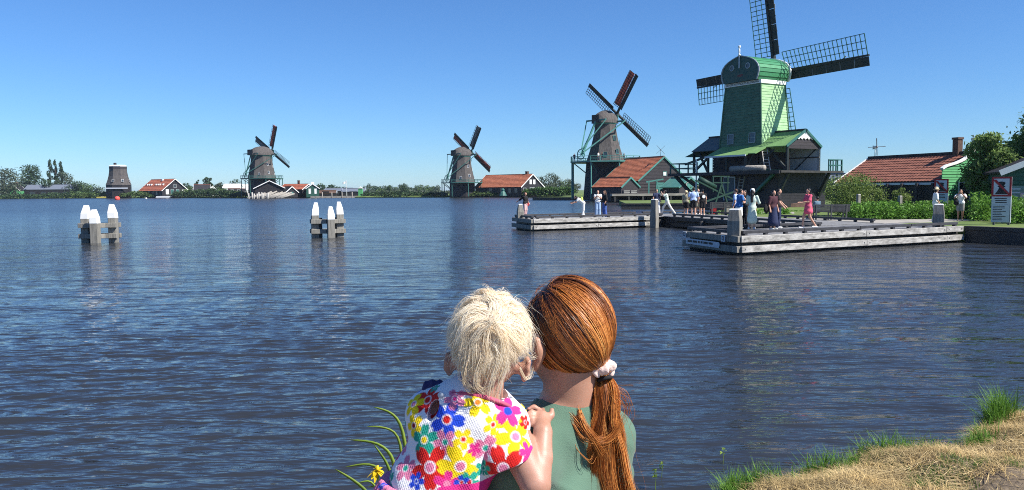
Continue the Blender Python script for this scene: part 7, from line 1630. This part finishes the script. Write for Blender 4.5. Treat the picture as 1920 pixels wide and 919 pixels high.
# ------------------------------------------------------------------ yellow flag iris beside the child
def iris():
    D = 3.25
    b = at(735, 1150, D); z0 = float(bank_z(b[0], b[1])); org = np.array([b[0], b[1], z0])
    t = thing('iris_plant', 'yellow flag iris with long arching leaves left of the child', 'plant', tuple(org))
    r = random.Random(4)
    LV = [([(752, 1120), (768, 900), (756, 800), (735, 772), (699, 763)], .016, 0), ([(745, 1120), (758, 880), (748, 812), (718, 800), (688, 800)], .013, .1), ([(742, 1120), (746, 900), (735, 850), (705, 828), (656, 825)], .017, -.1), ([(738, 1120), (742, 960), (718, 880), (690, 868), (647, 876)], .015, .05), ([(730, 1120), (708, 960), (690, 922), (660, 898), (627, 879)], .018, -.2), ([(744, 1120), (742, 930), (729, 872), (700, 832)], .017, .2), ([(748, 1120), (766, 900), (772, 840), (768, 800)], .018, .0), ([(735, 1120), (722, 960), (700, 900), (672, 905)], .014, .15), ([(750, 1120), (756, 930), (745, 880), (728, 850)], .016, .1), ([(733, 1120), (735, 980), (728, 930), (716, 912), (690, 912)], .012, .25), ([(755, 1120), (780, 930), (790, 860), (800, 830)], .017, .15)]
    for pts, w, dd in LV:
        c = np.array([at(px, py, D + dd) for px, py in pts]) - org; u = np.linspace(0, 1, len(pts)); ts = np.linspace(0, 1, 15); cc = np.stack([np.interp(ts, u, c[:, i]) for i in range(3)], 1)
        for _ in range(3): cc[1:-1] = (cc[:-2] + 2 * cc[1:-1] + cc[2:]) / 4
        T = np.gradient(cc, axis=0); T /= np.linalg.norm(T, axis=1)[:, None]; sdv = np.cross(T, [.25, 1., .35]); sdv /= np.linalg.norm(sdv, axis=1)[:, None]; nn = np.cross(T, sdv)
        ww = w * np.sqrt(np.clip(1 - ts ** 3, 0, 1)) * .5 + .0006; V = np.concatenate([np.stack([cc[i] - sdv[i] * ww[i], cc[i] + nn[i] * ww[i] * .35, cc[i] + sdv[i] * ww[i], cc[i] - nn[i] * ww[i] * .05]) for i in range(15)])
        F = [(i * 4 + k, i * 4 + (k + 1) % 4, i * 4 + 4 + (k + 1) % 4, i * 4 + 4 + k) for i in range(14) for k in range(4)]
        link('leaf', npmesh('leaf', V, F, L_iris, fattr={'var': np.full(len(F), r.uniform(.75, 1.2))}), None, t)
    fc = at(708, 882, D - .05) - org
    MB().tube([(0, 0, 0), tuple(fc * .6), tuple(fc - [0, 0, .02])], [.006, .005, .004], 6).build('flower_stem', L_iris, t, smooth=True)
    fl = MB().lathe([(.004, -.02), (.008, 0), (.005, .02)], 8, tuple(fc)).build('flower', L_flower, t, smooth=True)
    q = np.random.default_rng(5)
    for k in range(13):
        a = q.uniform(0, 6.28); el = q.uniform(-.6, 1.2); d = np.array([math.cos(a) * math.cos(el), math.sin(a) * math.cos(el), math.sin(el)]); s = np.cross(d, [.2, .1, 1]); s /= np.linalg.norm(s); n_ = np.cross(d, s); Ln = q.uniform(.028, .046)
        V, w = [], q.uniform(.006, .011)
        for i in range(5):
            x = i / 4; c = fc + d * Ln * x + np.array([0, 0, -.02]) * x * x; h = w * math.sin(math.pi * (.12 + .80 * x)); V += [c - s * h, c + n_ * .004 * (1 - x), c + s * h]
        F = [(i * 3 + j, i * 3 + j + 1, i * 3 + 4 + j, i * 3 + 3 + j) for i in range(4) for j in range(2)]
        link('petal', npmesh('petal', V, F, L_flower, fattr={'var': np.full(8, q.uniform(.85, 1.1))}), None, fl)
iris()

# ------------------------------------------------------------------ thin summer air
hz = bpy.data.materials.new('summer_air'); hz.use_nodes = True; n_ = hz.node_tree; n_.nodes.clear()
pv = n_.nodes.new('ShaderNodeVolumePrincipled'); pv.inputs['Density'].default_value = .0001; pv.inputs['Color'].default_value = (.72, .86, 1, 1); pv.inputs['Anisotropy'].default_value = .2
ou = n_.nodes.new('ShaderNodeOutputMaterial'); n_.links.new(pv.outputs[0], ou.inputs['Volume'])
o = MB().box((0, 4500, 12.6), (18200, 9400, 29.6)).build('haze', hz); o['kind'] = 'stuff'; o['label'] = 'thin pale summer haze over the river'
